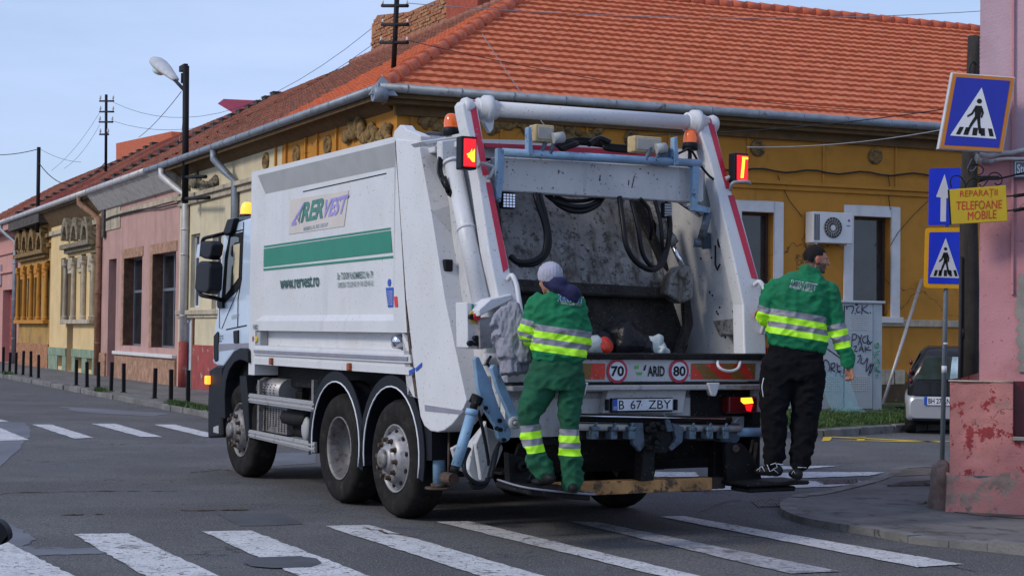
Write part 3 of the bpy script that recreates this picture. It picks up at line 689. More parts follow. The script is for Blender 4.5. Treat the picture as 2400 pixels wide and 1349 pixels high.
for px in (790,745,718,672,648): p=LF.Y(px,350); m=MB(); m.box(p[0],p[0]+.07,-.05,0,zk+.09,5.66); m.build('pilaster_strip','plaster_ochre',hl)
a=LF.Y(815,320);b=LF.Y(915,270); relief(hl,a[0],b[0]+.1,a[2]-.35,5.65,seed=8,n=110,y=-.05)
a=LF.Y(432,430);b=LF.Y(515,405); relief(hl,a[0],b[0],zk+.12,5.5,'stucco_relief_grey',seed=9,n=90,y=-.03)
OA=LF.Y(647,290); 
q0=LF.hit(600,312,(0,-TI,1),EZ+TI*.42); q1=LF.hit(1070,45,(0,-TI,1),EZ+TI*.42)
def pk(p):
    x,y=p; yb=q0[1]+(x-q0[0])/(q1[0]-q0[0])*(q1[1]-q0[1]); xs=math.floor(x/.55)*.55
    yb=q0[1]+(xs-q0[0])/(q1[0]-q0[0])*(q1[1]-q0[1])
    return 0 if x>-6.5-.12*math.floor(y/.36)*.36-.25*(math.floor(y/.36)%2) else 1
XC=LF.hit(440,375,(0,-TI,1),EZ+TI*.42)[0]
roof_tiles('roof',-17.0,0,['roof_tile_new','roof_tile_old','roof_tile_new_b','roof_tile_old_b'],hl,LF,pick=pk,tint=lambda m,i,k:{0:(0,0,2),1:(1,1,3)}[m][(i*7+k*13+i*i%5)%3],clip=lambda ya,x0,x1:(x0,-ya*.922-.05),amp=.018)
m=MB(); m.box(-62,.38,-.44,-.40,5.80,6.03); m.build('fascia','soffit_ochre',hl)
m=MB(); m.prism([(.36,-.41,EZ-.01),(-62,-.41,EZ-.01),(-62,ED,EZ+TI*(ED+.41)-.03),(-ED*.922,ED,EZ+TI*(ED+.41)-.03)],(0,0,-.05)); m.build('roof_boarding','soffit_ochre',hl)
gutter(hl,[(-16.9,-.50,EZ-.02),(.50,-.50,EZ-.02)],.085)
m=MB(); x=-17.
while x<-6: m.tube([(x,ED,EZ+TI*(ED+.42)+.06),(x+.42,ED,EZ+TI*(ED+.42)+.04)],[.12,.1],8); x+=.38
m.build('ridge_tile','roof_tile_old',hl)
def downpipe(parent,x,z1,z0,m,r=.06,kink=.3,foot=None):
    mb=MB(); P=[(x,-.50,EZ-.1),(x,-.50,EZ-.3),(x+kink*.5,-.30,EZ-.6),(x+kink,-.10,EZ-.85),(x+kink,-.10,z0)]
    mb.tube(P,r,12); 
    for z in (z0+1,z0+2.6,z1): mb.tube([(x+kink,-.10,z),(x+kink,-.10,z+.05)],r+.012,12)
    o=mb.build('downpipe',m,parent)
    if foot: f=MB(); f.tube([(x+kink,-.10,.12),(x+kink,-.10,foot)],r+.025,12); f.build('pipe_foot','plinth_red',o)
    return o
p=LF.Y(522,400,-.3); downpipe(hl,p[0]-.1,4.2,.12,'gutter_grey',.09,.45)
# brick firewall above the ridge
fw=thing('firewall','weathered bare brick firewall rising behind the tiled ridge','wall',LF)
def fwp(px,py): p=LF.Y(px,py,ED+.3); return p
P=[fwp(871,150),fwp(871,62),fwp(884,36),fwp(958,28),fwp(1000,10),fwp(1062,-15),fwp(1062,80)]
m=MB(); base=8.6
m.prism([(p[0],p[1],max(base,p[2])) if i not in (0,6) else (p[0],p[1],base) for i,p in enumerate(P)],(0,.5,0)); m.build('wall','brick_bare',fw)
rnd=random.Random(5); m=MB(); xa,xb=P[0][0],P[5][0]; z=base
def toz(x):
    q=P[1:6]
    for i in range(len(q)-1):
        if q[i][0]<=x<=q[i+1][0]: return q[i][2]+(q[i+1][2]-q[i][2])*(x-q[i][0])/(q[i+1][0]-q[i][0]+1e-9)
    return q[-1][2]
r_=0
while z<13:
    x=xa+(r_%2)*.14
    while x<xb-.3:
        if z+.075<toz(min(x+.13,xb)): m.box(x,x+.265,ED+.3-rnd.uniform(.0,.045),ED+.35,z,z+.072)
        x+=.285
    z+=.092; r_+=1
m.build('brick_courses','brick_bare',fw,fix=False)
ch=MB(); c0=fwp(1062,60);c1=fwp(1136,40); ch.box(c0[0],c1[0],ED+.1,ED+.9,base,fwp(1100,-30)[2]); ob=ch.build('chimney','brick_red',fw)
# ---- pink house
hp_=thing('house','pink rendered house with two tall windows and stone plinth','house',LF)
X0,X1=-24.95,XB
wz=[rects(LF,290,332,603,810),rects(LF,357,411,592,815)]; dz=rects(LF,253,271,607,872)
ops=[(r[0],r[1],r[2],r[3]) for r in wz]; wall(LF,X0,X1,0,5.98,ops+[(dz[0],dz[1],.12,dz[3])],'plaster_pink',hp_,th=.45)
for o in ops: window(hp_,*o,fm='window_frame_grey',y=.3,vb=(.5,),hb=(.62,))
m=MB(); m.box(dz[0],dz[1],.4,.45,.12,dz[3]); m.build('door','door_brown',hp_)
zs=LF.Y(340,826)[2]; m=MB(); m.box(dz[1]+.2,X1-.1,-.14,0,zs-.1,zs); m.build('window_sill','trim_white',hp_,bevel=.01)
m=MB(); m.box(dz[1]+.2,X1-.1,-.06,0,0,zs-.1); m.box(X0,dz[0]-.1,-.06,0,0,zs-.1); m.build('stone_plinth','stone_clad',hp_)
m=MB()
for o in ops: m.box(o[0]-.28,o[0]-.0,-.02,.0,o[2],o[3]); m.box(o[0]-.3,o[1]+.12,-.02,0,o[3],o[3]+.28)
m.build('stone_surround','stone_clad',hp_)
for i,o in enumerate(ops):
    m=MB(); m.poly([(o[0]+.005,.0,o[2]),(o[0]+.005,.29,o[2]),(o[0]+.005,.29,o[3]),(o[0]+.005,0,o[3])]); m.build('stone_reveal','stone_clad_dark',hp_,fix=False)
zt=LF.Y(330,483)[2]; xl=LF.Y(284,470)[0]
m=MB(); m.box(xl,X1,-.05,0,zt-.12,zt+.02); m.box(X0,xl,-.035,0,zt-.5,5.4); m.build('cornice','trim_stained',hp_,bevel=.01)
m=MB(); m.prism([(X0,-.5,5.88),(X0,0,5.88),(X0,0,5.35),(X0,-.1,5.38)],(X1-X0,0,0)); m.build('soffit','soffit_white',hp_)
for px,py in ((297,458),(329,450),(366,442)):
    p=LF.Y(px,py); m=MB(); m.ell((p[0],-.01,p[2]),(.13,.05,.26),10,8); m.ell((p[0],-.02,p[2]+.2),(.2,.05,.08),10,6); m.build('medallion','pipe_rust',hp_)
# the wire drooping over the facade
pts=[LF.Y(px,py,-.08) for px,py in ((245,515),(262,508),(290,500),(325,492),(350,488),(372,487),(400,480),(418,476))]
wire('facade_cable',pts,.025,'wire_dark','dark cable drooping across the pink house wall',LF)
p=LF.Y(388,420,-.4); downpipe(hp_,p[0],4.2,.95,'gutter_light',.10,.95,foot=1.3)
def toproof(name,x0,x1,mats,parent,seed=0,**k): return roof_tiles(name,x0,x1,mats,parent,LF,wav=.26,sub=2,row=.36,**k)
rp=lambda p:0 if mn.noise(Vector((p[0]*.3,p[1]*.5,1)))>-.05 else 1
XG=-24.1
toproof('roof',XG,-17.5,['roof_tile_old','roof_tile_red'],hp_,pick=lambda p:(1 if mn.noise(Vector((p[0]*.8,p[1],1)))>.25 else 0))
gutter(hp_,[(-24.6,-.50,EZ-.02),(-16.95,-.50,EZ-.02)],.10,'gutter_light')
def fire(x,D=ED+.2,lab='',w_=.35,up=.35):
    f=MB(); n=20
    for i in range(n):
        y0=-.1+(D+.1)*i/n; y1=-.1+(D+.1)*(i+1)/n; z=EZ+TI*(y1+.42)+up
        f.box(x,x+w_,y0,y1,4.5,z)
        f.box(x-.03,x+w_+.03,y0-.02,y1-.02,z,z+.035)
    o=f.build('stepped_parapet','firewall_dark',frame=LF); tag(o,lab,'parapet'); return o
# ---- cream house with arched windows
hd=thing('house','cream house with three arched window hoods and green plinth','house',LF)
X0,X1=-33.6,-24.95
we=[rects(LF,142,153,620,762),rects(LF,188,200,618,764),rects(LF,210,224,614,764)]
for i,r in enumerate(we): we[i]=(r[0],r[1],1.75,4.1)
bd=rects(LF,158,172,615,850)
cw=[rects(LF,136,147,830,862),rects(LF,177,193,838,868),rects(LF,205,217,842,872)]
wall(LF,X0,X1,0,5.98,we+[(bd[0],bd[1],.12,4.1)]+[(c[0],c[1],.25,.85) for c in cw],'plaster_yellow',hd)
for o in we: window(hd,*o,fm='window_frame_brown',y=.2,vb=(.5,),hb=(.7,))
m=MB(); m.box(bd[0],bd[1],.22,.3,.12,4.1); m.build('door','door_brown',hd)
for c in cw: m=MB(); m.box(c[0],c[1],.2,.25,.25,.85); m.build('cellar_window','window_dark',hd)
m=MB(); gz=LF.Y(200,820)[2]; m.box(X0,bd[0],-.05,0,gz-.25,gz+.02); m.box(bd[1],X1,-.05,0,gz-.25,gz+.02); m.build('plinth_cap','plinth_green',hd)
ops=[(c[0],c[1],.25,.85) for c in cw]
m=MB()
zz=gz-.25
xs=[X0]+[a for c in sorted(ops) for a in c[:2]]+[X1]
for i in range(0,len(xs),2): m.box(xs[i],xs[i+1],-.03,0,0,zz) if not (xs[i]<bd[0]<xs[i+1]) else (m.box(xs[i],bd[0],-.03,0,0,zz),m.box(bd[1],xs[i+1],-.03,0,0,zz))
m.split_build('plinth','plinth_green',hd)
def hood(parent,cx,zc,r,m='stucco_relief_grey',mi='plaster_yellow'):
    mb=MB(); n=14
    for i in range(n):
        a0=math.pi*i/n;a1=math.pi*(i+1)/n
        P=[(cx+r*math.cos(a0),-.28,zc+r*math.sin(a0)*1.25),(cx+r*math.cos(a1),-.28,zc+r*math.sin(a1)*1.25),(cx+r*.62*math.cos(a1),-.28,zc+r*.62*math.sin(a1)*1.25),(cx+r*.62*math.cos(a0),-.28,zc+r*.62*math.sin(a0)*1.25)]
        mb.prism(P,(0,.28,0))
    o=mb.build('arched_hood',m,parent)
    b=MB(); b.poly([(cx+r*.62*math.cos(math.pi*i/n),-.04,zc+r*.62*1.25*math.sin(math.pi*i/n)) for i in range(n+1)]); b.build('hood_recess',mi,o,fix=False)
def arcwin(parent,pxs,r,pyc,mm='stucco_relief_grey',mi='plaster_yellow',wallm='trim_stained'):
    xs=[]
    for px in pxs:
        p=LF.Y(px,pyc,-.1); xs.append(p[0]); zc=p[2]; hood(parent,p[0],p[2],r,mm,mi)
    m=MB(); a,b=min(xs)-r,max(xs)+r; m.box(a-.1,b+.1,-.30,0,zc-.16,zc-.0); m.box(a,b,-.16,0,zc-.3,zc-.16); m.build('hood_ledge',mm,parent,bevel=.01)
    for x in xs: m=MB(); m.box(x-r*.6,x+r*.6,-.06,0,zc-1.0,zc-.45); m.box(x-r*.45,x+r*.45,-.09,-.06,zc-.85,zc-.6); m.build('stucco_panel',wallm,parent,bevel=.01)
    n=len(xs); m=MB(); e=[xs[0]-r]+[(xs[i]+xs[i+1])/2 for i in range(n-1)]+[xs[-1]+r]
    for x in e:
        m=MB(); m.lathe([(.13,0),(.13,.1),(.09,.14),(.075,1.8),(.1,1.85),(.14,1.9),(.14,2.0)],(x,-.08,1.9),(0,0,1),12); m.box(x-.16,x+.16,-.18,0,3.9,4.02); m.build('column',wallm,parent,fix=False)
    m=MB(); m.box(e[0]-.2,e[-1]+.2,-.22,0,1.76,1.9); m.build('window_sill',wallm,parent,bevel=.01)
arcwin(hd,(162,184,209),.62,563)
zc=LF.Y(180,535)[2]; m=MB(); m.box(X0,X1,-.1,0,zc-.05,zc+.1); m.build('cornice','trim_stained',hd)
# ---- ochre weathered house
he=thing('house','weathered ochre house with four arched window hoods','house',LF)
Y0,Y1=-40.5,-33.6
wf=[]
pxs=(50,66,82,101)
for px in pxs[:3]:
    p=LF.Y(px+2,700)[0]; wf.append((p-.38,p+.38,1.9,4.1))
p=LF.Y(111,700)[0]; wf.append((p-.5,p+.4,1.9,4.1))
wall(LF,Y0,Y1,0,5.98,wf,'plaster_grime',he)
for o in wf: window(he,*o,fm='window_frame_brown',y=.2,vb=(.5,),hb=(.7,))
arcwin(he,pxs,.66,585,'stucco_relief','window_dark','plaster_ochre')
m=MB(); m.box(Y0,Y1,-.06,0,0,1.0); m.split_build('plinth','brick_bare',he)
m=MB(); m.box(Y0,Y1,-.15,0,4.95,5.1); m.box(Y0,Y1,-.1,0,4.6,4.75); m.build('cornice','stucco_relief',he)
m=MB(); m.box(Y0,Y1,-.48,0,5.5,5.9); m.build('soffit','firewall_dark',he)
# roofs over both
m=MB(); m.prism([(Y1,-.42,5.88),(Y1,0,5.88),(Y1,0,5.3),(Y1,-.08,5.4)],(X1-Y1,0,0)); m.build('soffit','soffit_ochre',hd)
toproof('roof',-41,-24.6,['roof_tile_red','roof_tile_old'],hd,pick=rp)
gutter(hd,[(-41,-.50,EZ-.02),(-24.7,-.50,EZ-.02)],.10,'gutter_light')
p=LF.Y(205,445,-.4); downpipe(hd,-26.0,4.2,.12,'pipe_rust',.10,1.2)
fire(-24.5,lab='dark stepped firewall between the brown and the red roofs above the pink house',up=.0,w_=.35)
# ---- far pink house and beyond
hf=thing('house','far pink house with wide eaves at the left edge','house',LF)
Z0,Z1=-62,-40.5
o1=rects(LF,10,34,680,812)
wall(LF,Z0,Z1,0,5.9,[(-48.2,-46.6,.12,3.1),(-44.6,-41.8,.12,3.2),(-53,-51.5,1.2,3.4)],'plaster_pink_far',hf)
m=MB(); m.box(-44.6,-41.8,.3,.35,.12,3.2); m.build('door','plinth_red',hf)
for o in [(-48.2,-46.6,.12,3.1),(-53,-51.5,1.2,3.4)]: window(hf,*o,y=.2)
m=MB(); m.box(Z0,Z1,-.1,0,3.9,4.0); m.box(Z0,Z1,-.08,0,4.7,4.9); m.box(Z0,Z1,-.45,0,5.6,5.88); m.build('cornice','plaster_pink_far',hf,bevel=.01)
toproof('roof',-62,-41.2,['roof_tile_old','roof_tile_red'],hf,pick=rp)
gutter(hf,[(-62,-.50,EZ-.02),(-41,-.50,EZ-.02)],.10,'gutter_light'); downpipe(hf,-42.2,4.2,.12,'gutter_grey',.09,1.2)
sg=MB(); a=LF.Y(0,625,-.06); sg.box(a[0]-1.6,a[0]+.25,-.12,-.02,a[2]-.8,a[2]+.1); o=sg.build('shop_sign','sign_white',frame=LF,bevel=.01); tag(o,'white and red framed sign on the far pink house wall','sign')
sg=MB(); zt_=a[2]; 
for q in ((a[0]-1.6,a[0]+.25,-.125,-.12,a[2]+.02,a[2]+.1),(a[0]-1.6,a[0]+.25,-.125,-.12,a[2]-.8,a[2]-.72),(a[0]+.17,a[0]+.25,-.125,-.12,a[2]-.72,a[2]+.02)): sg.box(*q)
sg.build('sign_border','red_sticker',o)
fire(-41.2,lab='dark stepped firewall at the far end of the red roof over the ochre house',up=.0,w_=.4)
hg=thing('house','distant row house closing the street at far left','house',LF)
wall(LF,-110,-62,0,5.6,[(-70,-68.6,1.2,3.4),(-76,-74.6,1.2,3.4)],'plaster_yellow',hg)
for o in [(-70,-68.6,1.2,3.4),(-76,-74.6,1.2,3.4)]: window(hg,*o,y=.2)
toproof('roof',-110,-62.2,['roof_tile_old','roof_tile_red'],hg,pick=rp,z0=5.6)
# extra roofs peeking above
def peekroof(px0,py0,px1,py1,px2,py2,px3,py3,m,lab):
    P=[LF.Y(px0,py0,ED+1.2),LF.Y(px1,py1,ED+1.2),LF.Y(px2,py2,ED+.9),LF.Y(px3,py3,ED+.9)]
    f=MB(); f.prism(P,(0,.7,.0)); n=10
    o=f.build('rear_roof',m,frame=LF); tag(o,lab,'roof'); 
peekroof(272,336,402,308,402,390,272,385,'roof_orange','bright orange roof rising behind the red tiled ridge')
peekroof(510,243,524,232,612,236,604,300,'roof_magenta','dark magenta sheet roof behind the old brown ridge')
# ================================================================ garbage truck
tr=thing('garbage_truck','white rear loading garbage truck with green stripe turning across the crosswalk','truck',T)
def TX(px,py,x=0.): return Vector(T.X(px,py,x))
def TY(px,py,y=0.): return Vector(T.Y(px,py,y))
KI=.36
def TI_(px,py,off=0.):   # the inclined plane of the tailgate's rear edge
    return Vector(T.hit(px,py,(0,1,-KI),-KI*1.5+off))
def polyX(pts,x=0.): return [TX(a,b,x) for a,b in pts]
def polyY(pts,y=0.): return [TY(a,b,y) for a,b in pts]
def polyI(pts,off=0.): return [TI_(a,b,off) for a,b in pts]
# ---- container body
zt=3.37; yF=5.80; yR=1.60
Zs={k:TX(591,k).z for k in (752,774,808,830,852,875)}
z1,z2,z3,z4,z5=(Zs[k] for k in (752,774,808,830,852))
zb=z5
bandT=(TX(603,415).z+TX(895,337).z)/2; bandB=(TX(628,468,.12).z+TX(899,389,.12).z)/2
m=MB()
IN=.05
yP=5.60 # inner edge of front post
def seam(z): # y of the body/tailgate seam
    a=TX(924,313); b=TX(950,700); c=TX(978,932)
    if z>b.z: return b.y+(z-b.z)*(a.y-b.y)/(a.z-b.z)
    return c.y+(z-c.z)*(b.y-c.y)/(b.z-c.z)
yQ=TX(925,560).y
m.box(0,2.5,yP,yF,z5-.12,zt)                        # front frame
m.box(0,2.5,1.95,yP,bandT,zt)                     # roof slab and top rail
m.add([(0,yQ,bandT),(0,yP,bandT),(IN,yP-.12,bandB),(IN,yQ,bandB)],[(0,1,2,3)],1)
m.add([(0,yP,bandT),(0,yP,z1),(IN,yP-.12,z1+.06),(IN,yP-.12,bandB)],[(0,1,2,3)])
m.add([(IN,yQ,bandB),(IN,yP-.12,bandB),(IN,yP-.12,z1+.06),(IN,yQ,z1+.06)],[(0,1,2,3)])
m.add([(IN,yQ,z1+.06),(IN,yP-.12,z1+.06),(0,yP,z1),(0,yQ,z1)],[(0,1,2,3)])
m.prism([(0,seam(bandT),bandT),(0,yQ,bandT),(0,yQ,z1),(0,seam(z1),z1)],(.3,0,0))   # rear post
m.prism([(0,seam(z1)-.0,z1),(0,yP,z1),(0,yP,z2),(0,seam(z2),z2)],(2.5,0,0))
m.box(.12,2.4,yR+.3,yP,z3,z2)
def rail(za,zb_,x):
    m.prism([(x,seam(zb_),zb_),(x,yP,zb_),(x,yP,za),(x,seam(za),za)],(2.5-2*x,0,0))
rail(z3-.03,z3,.0); rail(z4+.0,z3-.03,-.02); rail(z4-.035,z4,.0); rail(zb,z4-.035,-.012)
m.prism([TX(955,925),TX(978,932),TX(966,820),TX(943,780)],(.25,0,0))
m.prism([(0,seam(z5),z5),TX(955,925),TX(943,790)],(.2,0,0))
m.box(2.2,2.5,1.7,yP,z5,bandT+.01)
m.box(.3,2.2,yP-.2,yP,z5,bandT)
body=m.build('body',['truck_white','panel_grey'],tr,bevel=.012,seg=2)
m=MB(); m.box(-.032,-.021,seam(1.4)+.05,yP-.05,z4+.02,z3-.05); m.build('reflective_strip','reflex_grey',body)
m=MB(); p,q=TX(710,448,IN-.004),TX(905,405,IN-.004); m.prism([p,q,q-Vector((0,0,.010)),p-Vector((0,0,.010))],(.003,0,0)); m.build('panel_seam','black_ink',body)
m=MB(); a=TX(978,932,-.004)
pts=[(926,330),(934,440),(942,560),(951,700),(958,780),(968,860),(979,930)]; wd=[1,1,1.5,2.5,5,7,8]
P=polyX(pts,-.006); Q=[TX(x-w_*.8,y,-.006) for (x,y),w_ in zip(pts,wd)]
m.prism(P+Q[::-1],(.02,0,0)); m.build('seam_strip','rust',body)
# stickers and writing on the side
def side(px,py): return T.X(px,py,IN-.006)
m=MB()
o=Vector(side(678,548)); m.prism([Vector(side(*p)) for p in ((680,468),(817,446),(806,530),(677,549))],(.003,0,0)); m.build('logo_sticker','sticker_tan',body)
def side2(px,py): return T.X(px,py,IN-.010)
m=MB(); sk=lambda s,x0,yb0,x1,yb1,h,mm,b=0.,lean=0: (lambda o,a,t: text_on(m,s,o,a-o,t-o,mm,b))(Vector(side2(x0,yb0)),Vector(side2(x1,yb1)),Vector(side2(x0+lean,yb0-h)))
sk('RER',704,522,756,511,48,0,.04,10); sk('VEST',752,512,806,500,44,1,.03,11)
# the sail shaped mark before the name
def strip(pts,wd,mm):
    P=[Vector(side2(*p)) for p in pts]
    for a,b in zip(P,P[1:]):
        d=(b-a).normalized(); n=Vector((1,0,0)).cross(d)*wd
        m.prism([a-n,b-n,b+n,a+n],(.001,0,0),mm)
strip([(684,526),(712,478)],.016,1); strip([(683,526),(694,523)],.016,1); strip([(700,520),(704,498),(714,476)],.016,0); strip([(694,505),(702,522)],.012,1); strip([(715,478),(706,522)],.010,0)
m.build('logo_lettering',['logo_green','text_lilac'],body,fix=False)
m=MB(); o=Vector(side2(711,541)); sk('MEMBRU AL RER GROUP',711,541,768,530,9,0,.01); m.build('logo_subline','text_grey',body,fix=False)
m=MB()
for q in (((612,577),(914,533),(915,537),(612,581)),((611,584),(915,540),(919,591),(610,626)),((610,630),(920,599),(921,604),(610,635))):
    m.prism([Vector(side(*p)) for p in q],(.003,0,0))
m.build('green_stripe','green_paint',body)
m=MB(); sk('www.rervest.ro',656,678,747,671,26,0,.02); m.build('website_lettering','text_green',body,fix=False)
m=MB(); sk('Str. TUDOR VLADIMIRESCU Nr. 79',790,655,873,651,16,0,.012); sk('DISPECERAT: TEL 0259 432 195 • FAX: 0259 431 621',792,674,874,669,12,0,.0); m.build('address_lettering','text_green',body,fix=False)
m=MB(); sk('FARID',603,772,614,772,12,0,.02); o2=m.build('maker_lettering','text_green',body,fix=False); 
for v in o2.data.vertices: v.co.x-=IN
m=MB(); P=[Vector(side(*p)) for p in ((904,674),(921,673),(923,719),(909,720))]; m.prism(P,(.003,0,0)); c=Vector(side(912,662)); m.tube([c+Vector((.003,0,0)),c],[.035,.035],20,sm=False)
m.build('figure_sticker','blue_sticker',body)
m=MB(); P=[TX(*p,-.006) for p in ((923,695),(930,694),(932,719),(925,719))]; m.prism(P,(.003,0,0)); m.build('figure_sticker','red_sticker',body)
m=MB()
for i in range(7): sk('SINTEM MEREU',908,684+i*5,920,684+i*5,2.6,0)
m.build('sticker_lettering','white_ink',body,fix=False)
# marker lamps, work lamp, small boxes
for px,py in ((637,846),(820,859)):
    p=TX(px,py,-.02); m=MB(); m.box(-.045,-.01,p.y-.03,p.y+.03,p.z-.035,p.z+.035); m.build('side_marker','marker_orange',body,bevel=.006)
p=TX(616,794,.10); m=MB(); m.box(.02,.12,p.y-.12,p.y+.10,p.z-.07,p.z+.09); o=m.build('switch_box','panel_grey',body,bevel=.01)
m=MB(); m.cyl((.0,p.y+.03,p.z),(.03,p.y+.03,p.z),.035,12); m.build('stop_button','red_sticker',o); m=MB(); m.cyl((.0,p.y-.05,p.z),(.03,p.y-.05,p.z),.03,12); m.build('push_button','yellow_sticker',o)
p=TX(930,800,.05); m=MB(); m.lathe([(.0,-.04),(.06,-.03),(.07,.05),(.05,.08)],(.05,p.y,p.z),(1,0,0),20); m.build('work_lamp','chrome',body)
# body corner hinge on top
m=MB(); P=polyX([(921,320),(924,306),(936,293),(944,293),(952,304),(974,312),(985,318),(984,360),(978,345),(925,330)],-.02); m.prism(P,(.10,0,0)); m.build('hinge_plate','truck_white',tr,bevel=.008)
# roof of the body: hoses
# ---- tailgate side shield
tg=MB()
face=[(926,326),(975,330),(983,345),(1011,496),(1043,700),(1068,820),(1093,937),(1085,957),(1072,978),(1058,995),(1040,1008),(1024,1012),(1008,1009),(994,997),(985,976),(978,930),(951,700),(937,496)]
FP=polyX(face,-.03); tg.prism(FP,(.22,0,0))
ch=[(983,345),(1011,496),(1043,700),(1068,820),(1093,937)]; co=[(1036,350),(1063,460),(1080,700),(1098,800),(1110,922)]
A=polyX(ch,-.03); B=polyX([(1030,362),(1056,480),(1074,690),(1096,790),(1108,918)],.14)
for i in range(4): tg.add([A[i],A[i+1],B[i+1],B[i]],[(0,1,2,3)],1)
tg.add([B[0],B[1],B[2],B[3],B[4],B[4]+Vector((.1,.3,0)),B[0]+Vector((.1,.3,0))],[(0,1,2,3,4,5,6)],1)
# inner wall plates of both sides (thick side walls of the hopper)
shield=tg.build('tailgate_shield',['truck_white','truck_white_dirty'],tr,bevel=.01,seg=2)
m=MB(); m.prism(polyX([(995,948),(1088,962),(1080,970),(996,962)],-.036),(.004,0,0)); m.build('reflective_strip','reflex_grey',shield)
m=MB(); m.prism(polyX([(958,868),(972,861),(971,871),(959,880)],-.037),(.004,0,0)); m.prism(polyX([(974,862),(988,849),(988,858),(975,870)],-.037),(.004,0,0)); m.build('arrow_sticker','blue_sticker',shield)
p=TX(1049,622,.05); m=MB(); m.box(-.0,.08,p.y-.05,p.y+.06,p.z-.05,p.z+.05); o=m.build('lamp_socket','black_plastic',shield,bevel=.01)
p=TX(1095,883,.08); m=MB(); m.box(.02,.12,p.y-.04,p.y+.04,p.z-.03,p.z+.03); m.build('lamp_socket','black_plastic',shield,bevel=.01)
# rear post plane between shield and arm : white plate carrying the maker mark
m=MB(); P=[TY(1036,380,.95),TY(1118,500,.75),TY(1160,700,.40),TY(1150,835,.35),TY(1075,835,.55),TY(1060,520,.85)]
P=polyX([(1032,400),(1100,420),(1150,690),(1160,800),(1098,800),(1076,690),(1058,500)],.18); m.prism(P,(.06,0,0)); sp=m.split_build('side_plate','truck_white',tr)
m=MB(); 
def plate(px,py): return T.X(px,py,.174)
o=Vector(plate(1068,560)); text_on(m,'FARID',o,Vector(plate(1090,560))-o,Vector(plate(1067,539))-o,0,.02)
m.build('maker_lettering','text_green',sp,fix=False)
m=MB(); m.prism([Vector(plate(*p)) for p in ((1068,534),(1075,514),(1081,527),(1080,535))],(.002,0,0)); m.build('maker_emblem','green_bright',sp)
m=MB(); m.prism([Vector(plate(*p)) for p in ((1090,594),(1096,594),(1100,624),(1091,623))],(.002,0,0)); m.prism([Vector(plate(*p)) for p in ((1102,650),(1097,674),(1108,676))],(.002,0,0)); m.build('warning_sticker','yellow_sticker',sp)
m=MB(); c=Vector(plate(1101,638)); m.tube([c,c-Vector((.003,0,0))],[.04,.04],16,sm=False); m.build('warning_sticker','red_sticker',sp); m=MB(); m.tube([c-Vector((.003,0,0)),c-Vector((.005,0,0))],[.03,.03],16,sm=False); m.build('warning_sticker','white_ink',sp)
# ---- hydraulic cylinder beside the shield
m=MB(); a=TY(1062,385,.85); b=TY(1130,720,.30); m.tube([a,b],.072,16); m.tube([a-(b-a)*.02,a],.085,16); m.tube([a+(b-a)*.45,a+(b-a)*.47],.078,16)
cyl_=m.build('lift_cylinder','truck_white',tr)
m=MB(); m.tube([TY(1085,400,.9),TY(1140,640,.5)],.05,12); m.build('lift_cylinder','panel_grey',tr)
m=MB(); m.prism(polyY([(1035,330),(1072,325),(1078,375),(1052,392),(1036,372)],.88),(0,.1,0)); m.prism([TX(983,352,.05),TX(1072,330,.05),TX(1072,345,.05),TX(987,364,.05)],(.06,0,0)); m.prism(polyY([(990,330),(1075,318),(1090,326),(1000,340)],1.0),(0,.25,0)); m.split_build('cylinder_bracket','truck_white',tr,bevel=.008)
m=MB(); 
for dx in (0,7): m.tube(cat([TY(1030+dx,368,.9),TY(1027+dx,400,.88),TY(1036+dx,425,.8),TY(1044+dx,440,.8)],5),.013,6)
m.tube([TY(1040,415,.8),TY(1052,450,.75)],.025,8); m.tube([TY(1052,450,.75),TY(1060,455,.75)],.03,8); m.split_build('hose','hose_black',tr)
# ---- the two sloping rear arms with the red stripes
def arm(poly,stripes,xs,label=None):
    m=MB(); P=polyI(poly,0.); m.prism(P,(0,.16,0)); o=m.build('rear_arm','truck_white',tr,bevel=.012,seg=2)
    s=MB()
    for q in stripes: s.prism(polyI(q,-.006),(0,.004,0))
    s.build('red_stripe','red_tape',o); return o
armL=arm([(1086,262),(1084,245),(1090,236),(1103,231),(1114,234),(1122,262),(1141,380),(1174,530),(1196,636),(1216,705),(1218,780),(1190,780),(1166,690),(1146,590),(1122,425),(1104,335),(1094,300)],
 [[(1099,235),(1113,235),(1146,410),(1132,411)],[(1139,427),(1152,427),(1192,628),(1180,638)]],0)
armR=arm([(1642,276),(1654,271),(1670,274),(1676,290),(1711,440),(1740,512),(1781,662),(1792,700),(1796,830),(1745,830),(1742,713),(1720,610),(1698,517),(1665,380),(1642,312)],
 [[(1657,277),(1670,277),(1711,441),(1702,442)],[(1707,458),(1720,456),(1776,653),(1762,651)]],1)
m=MB(); a=TI_(1104,252,.06); b=TI_(1655,290,.06); m.tube([a,b],.066,20)
m.build('cross_tube','truck_white',tr)
for a,sgn in ((TI_(1140,256,.06),1),(TI_(1628,288,.06),-1)):
    m=MB(); X=Vector((1,0,0)); m.lathe([(.067,-.09),(.088,-.085),(.088,-.03),(.115,-.025),(.118,.03),(.085,.04),(.08,.09),(.067,.095)],a,X,24); m.prism([a+Vector((-.03*sgn,-.03,-.06)),a+Vector((.06*sgn,-.03,-.06)),a+Vector((.05*sgn,-.03,-.16)),a+Vector((.02*sgn,-.03,-.20)),a+Vector((-.03*sgn,-.03,-.12))],(0,.05,0)); m.lathe([(.0,-.14),(.075,-.13),(.085,-.1),(.067,-.05)],a-X*(.09*sgn),X*sgn,20)
    m.build('tube_collar','truck_white',tr)
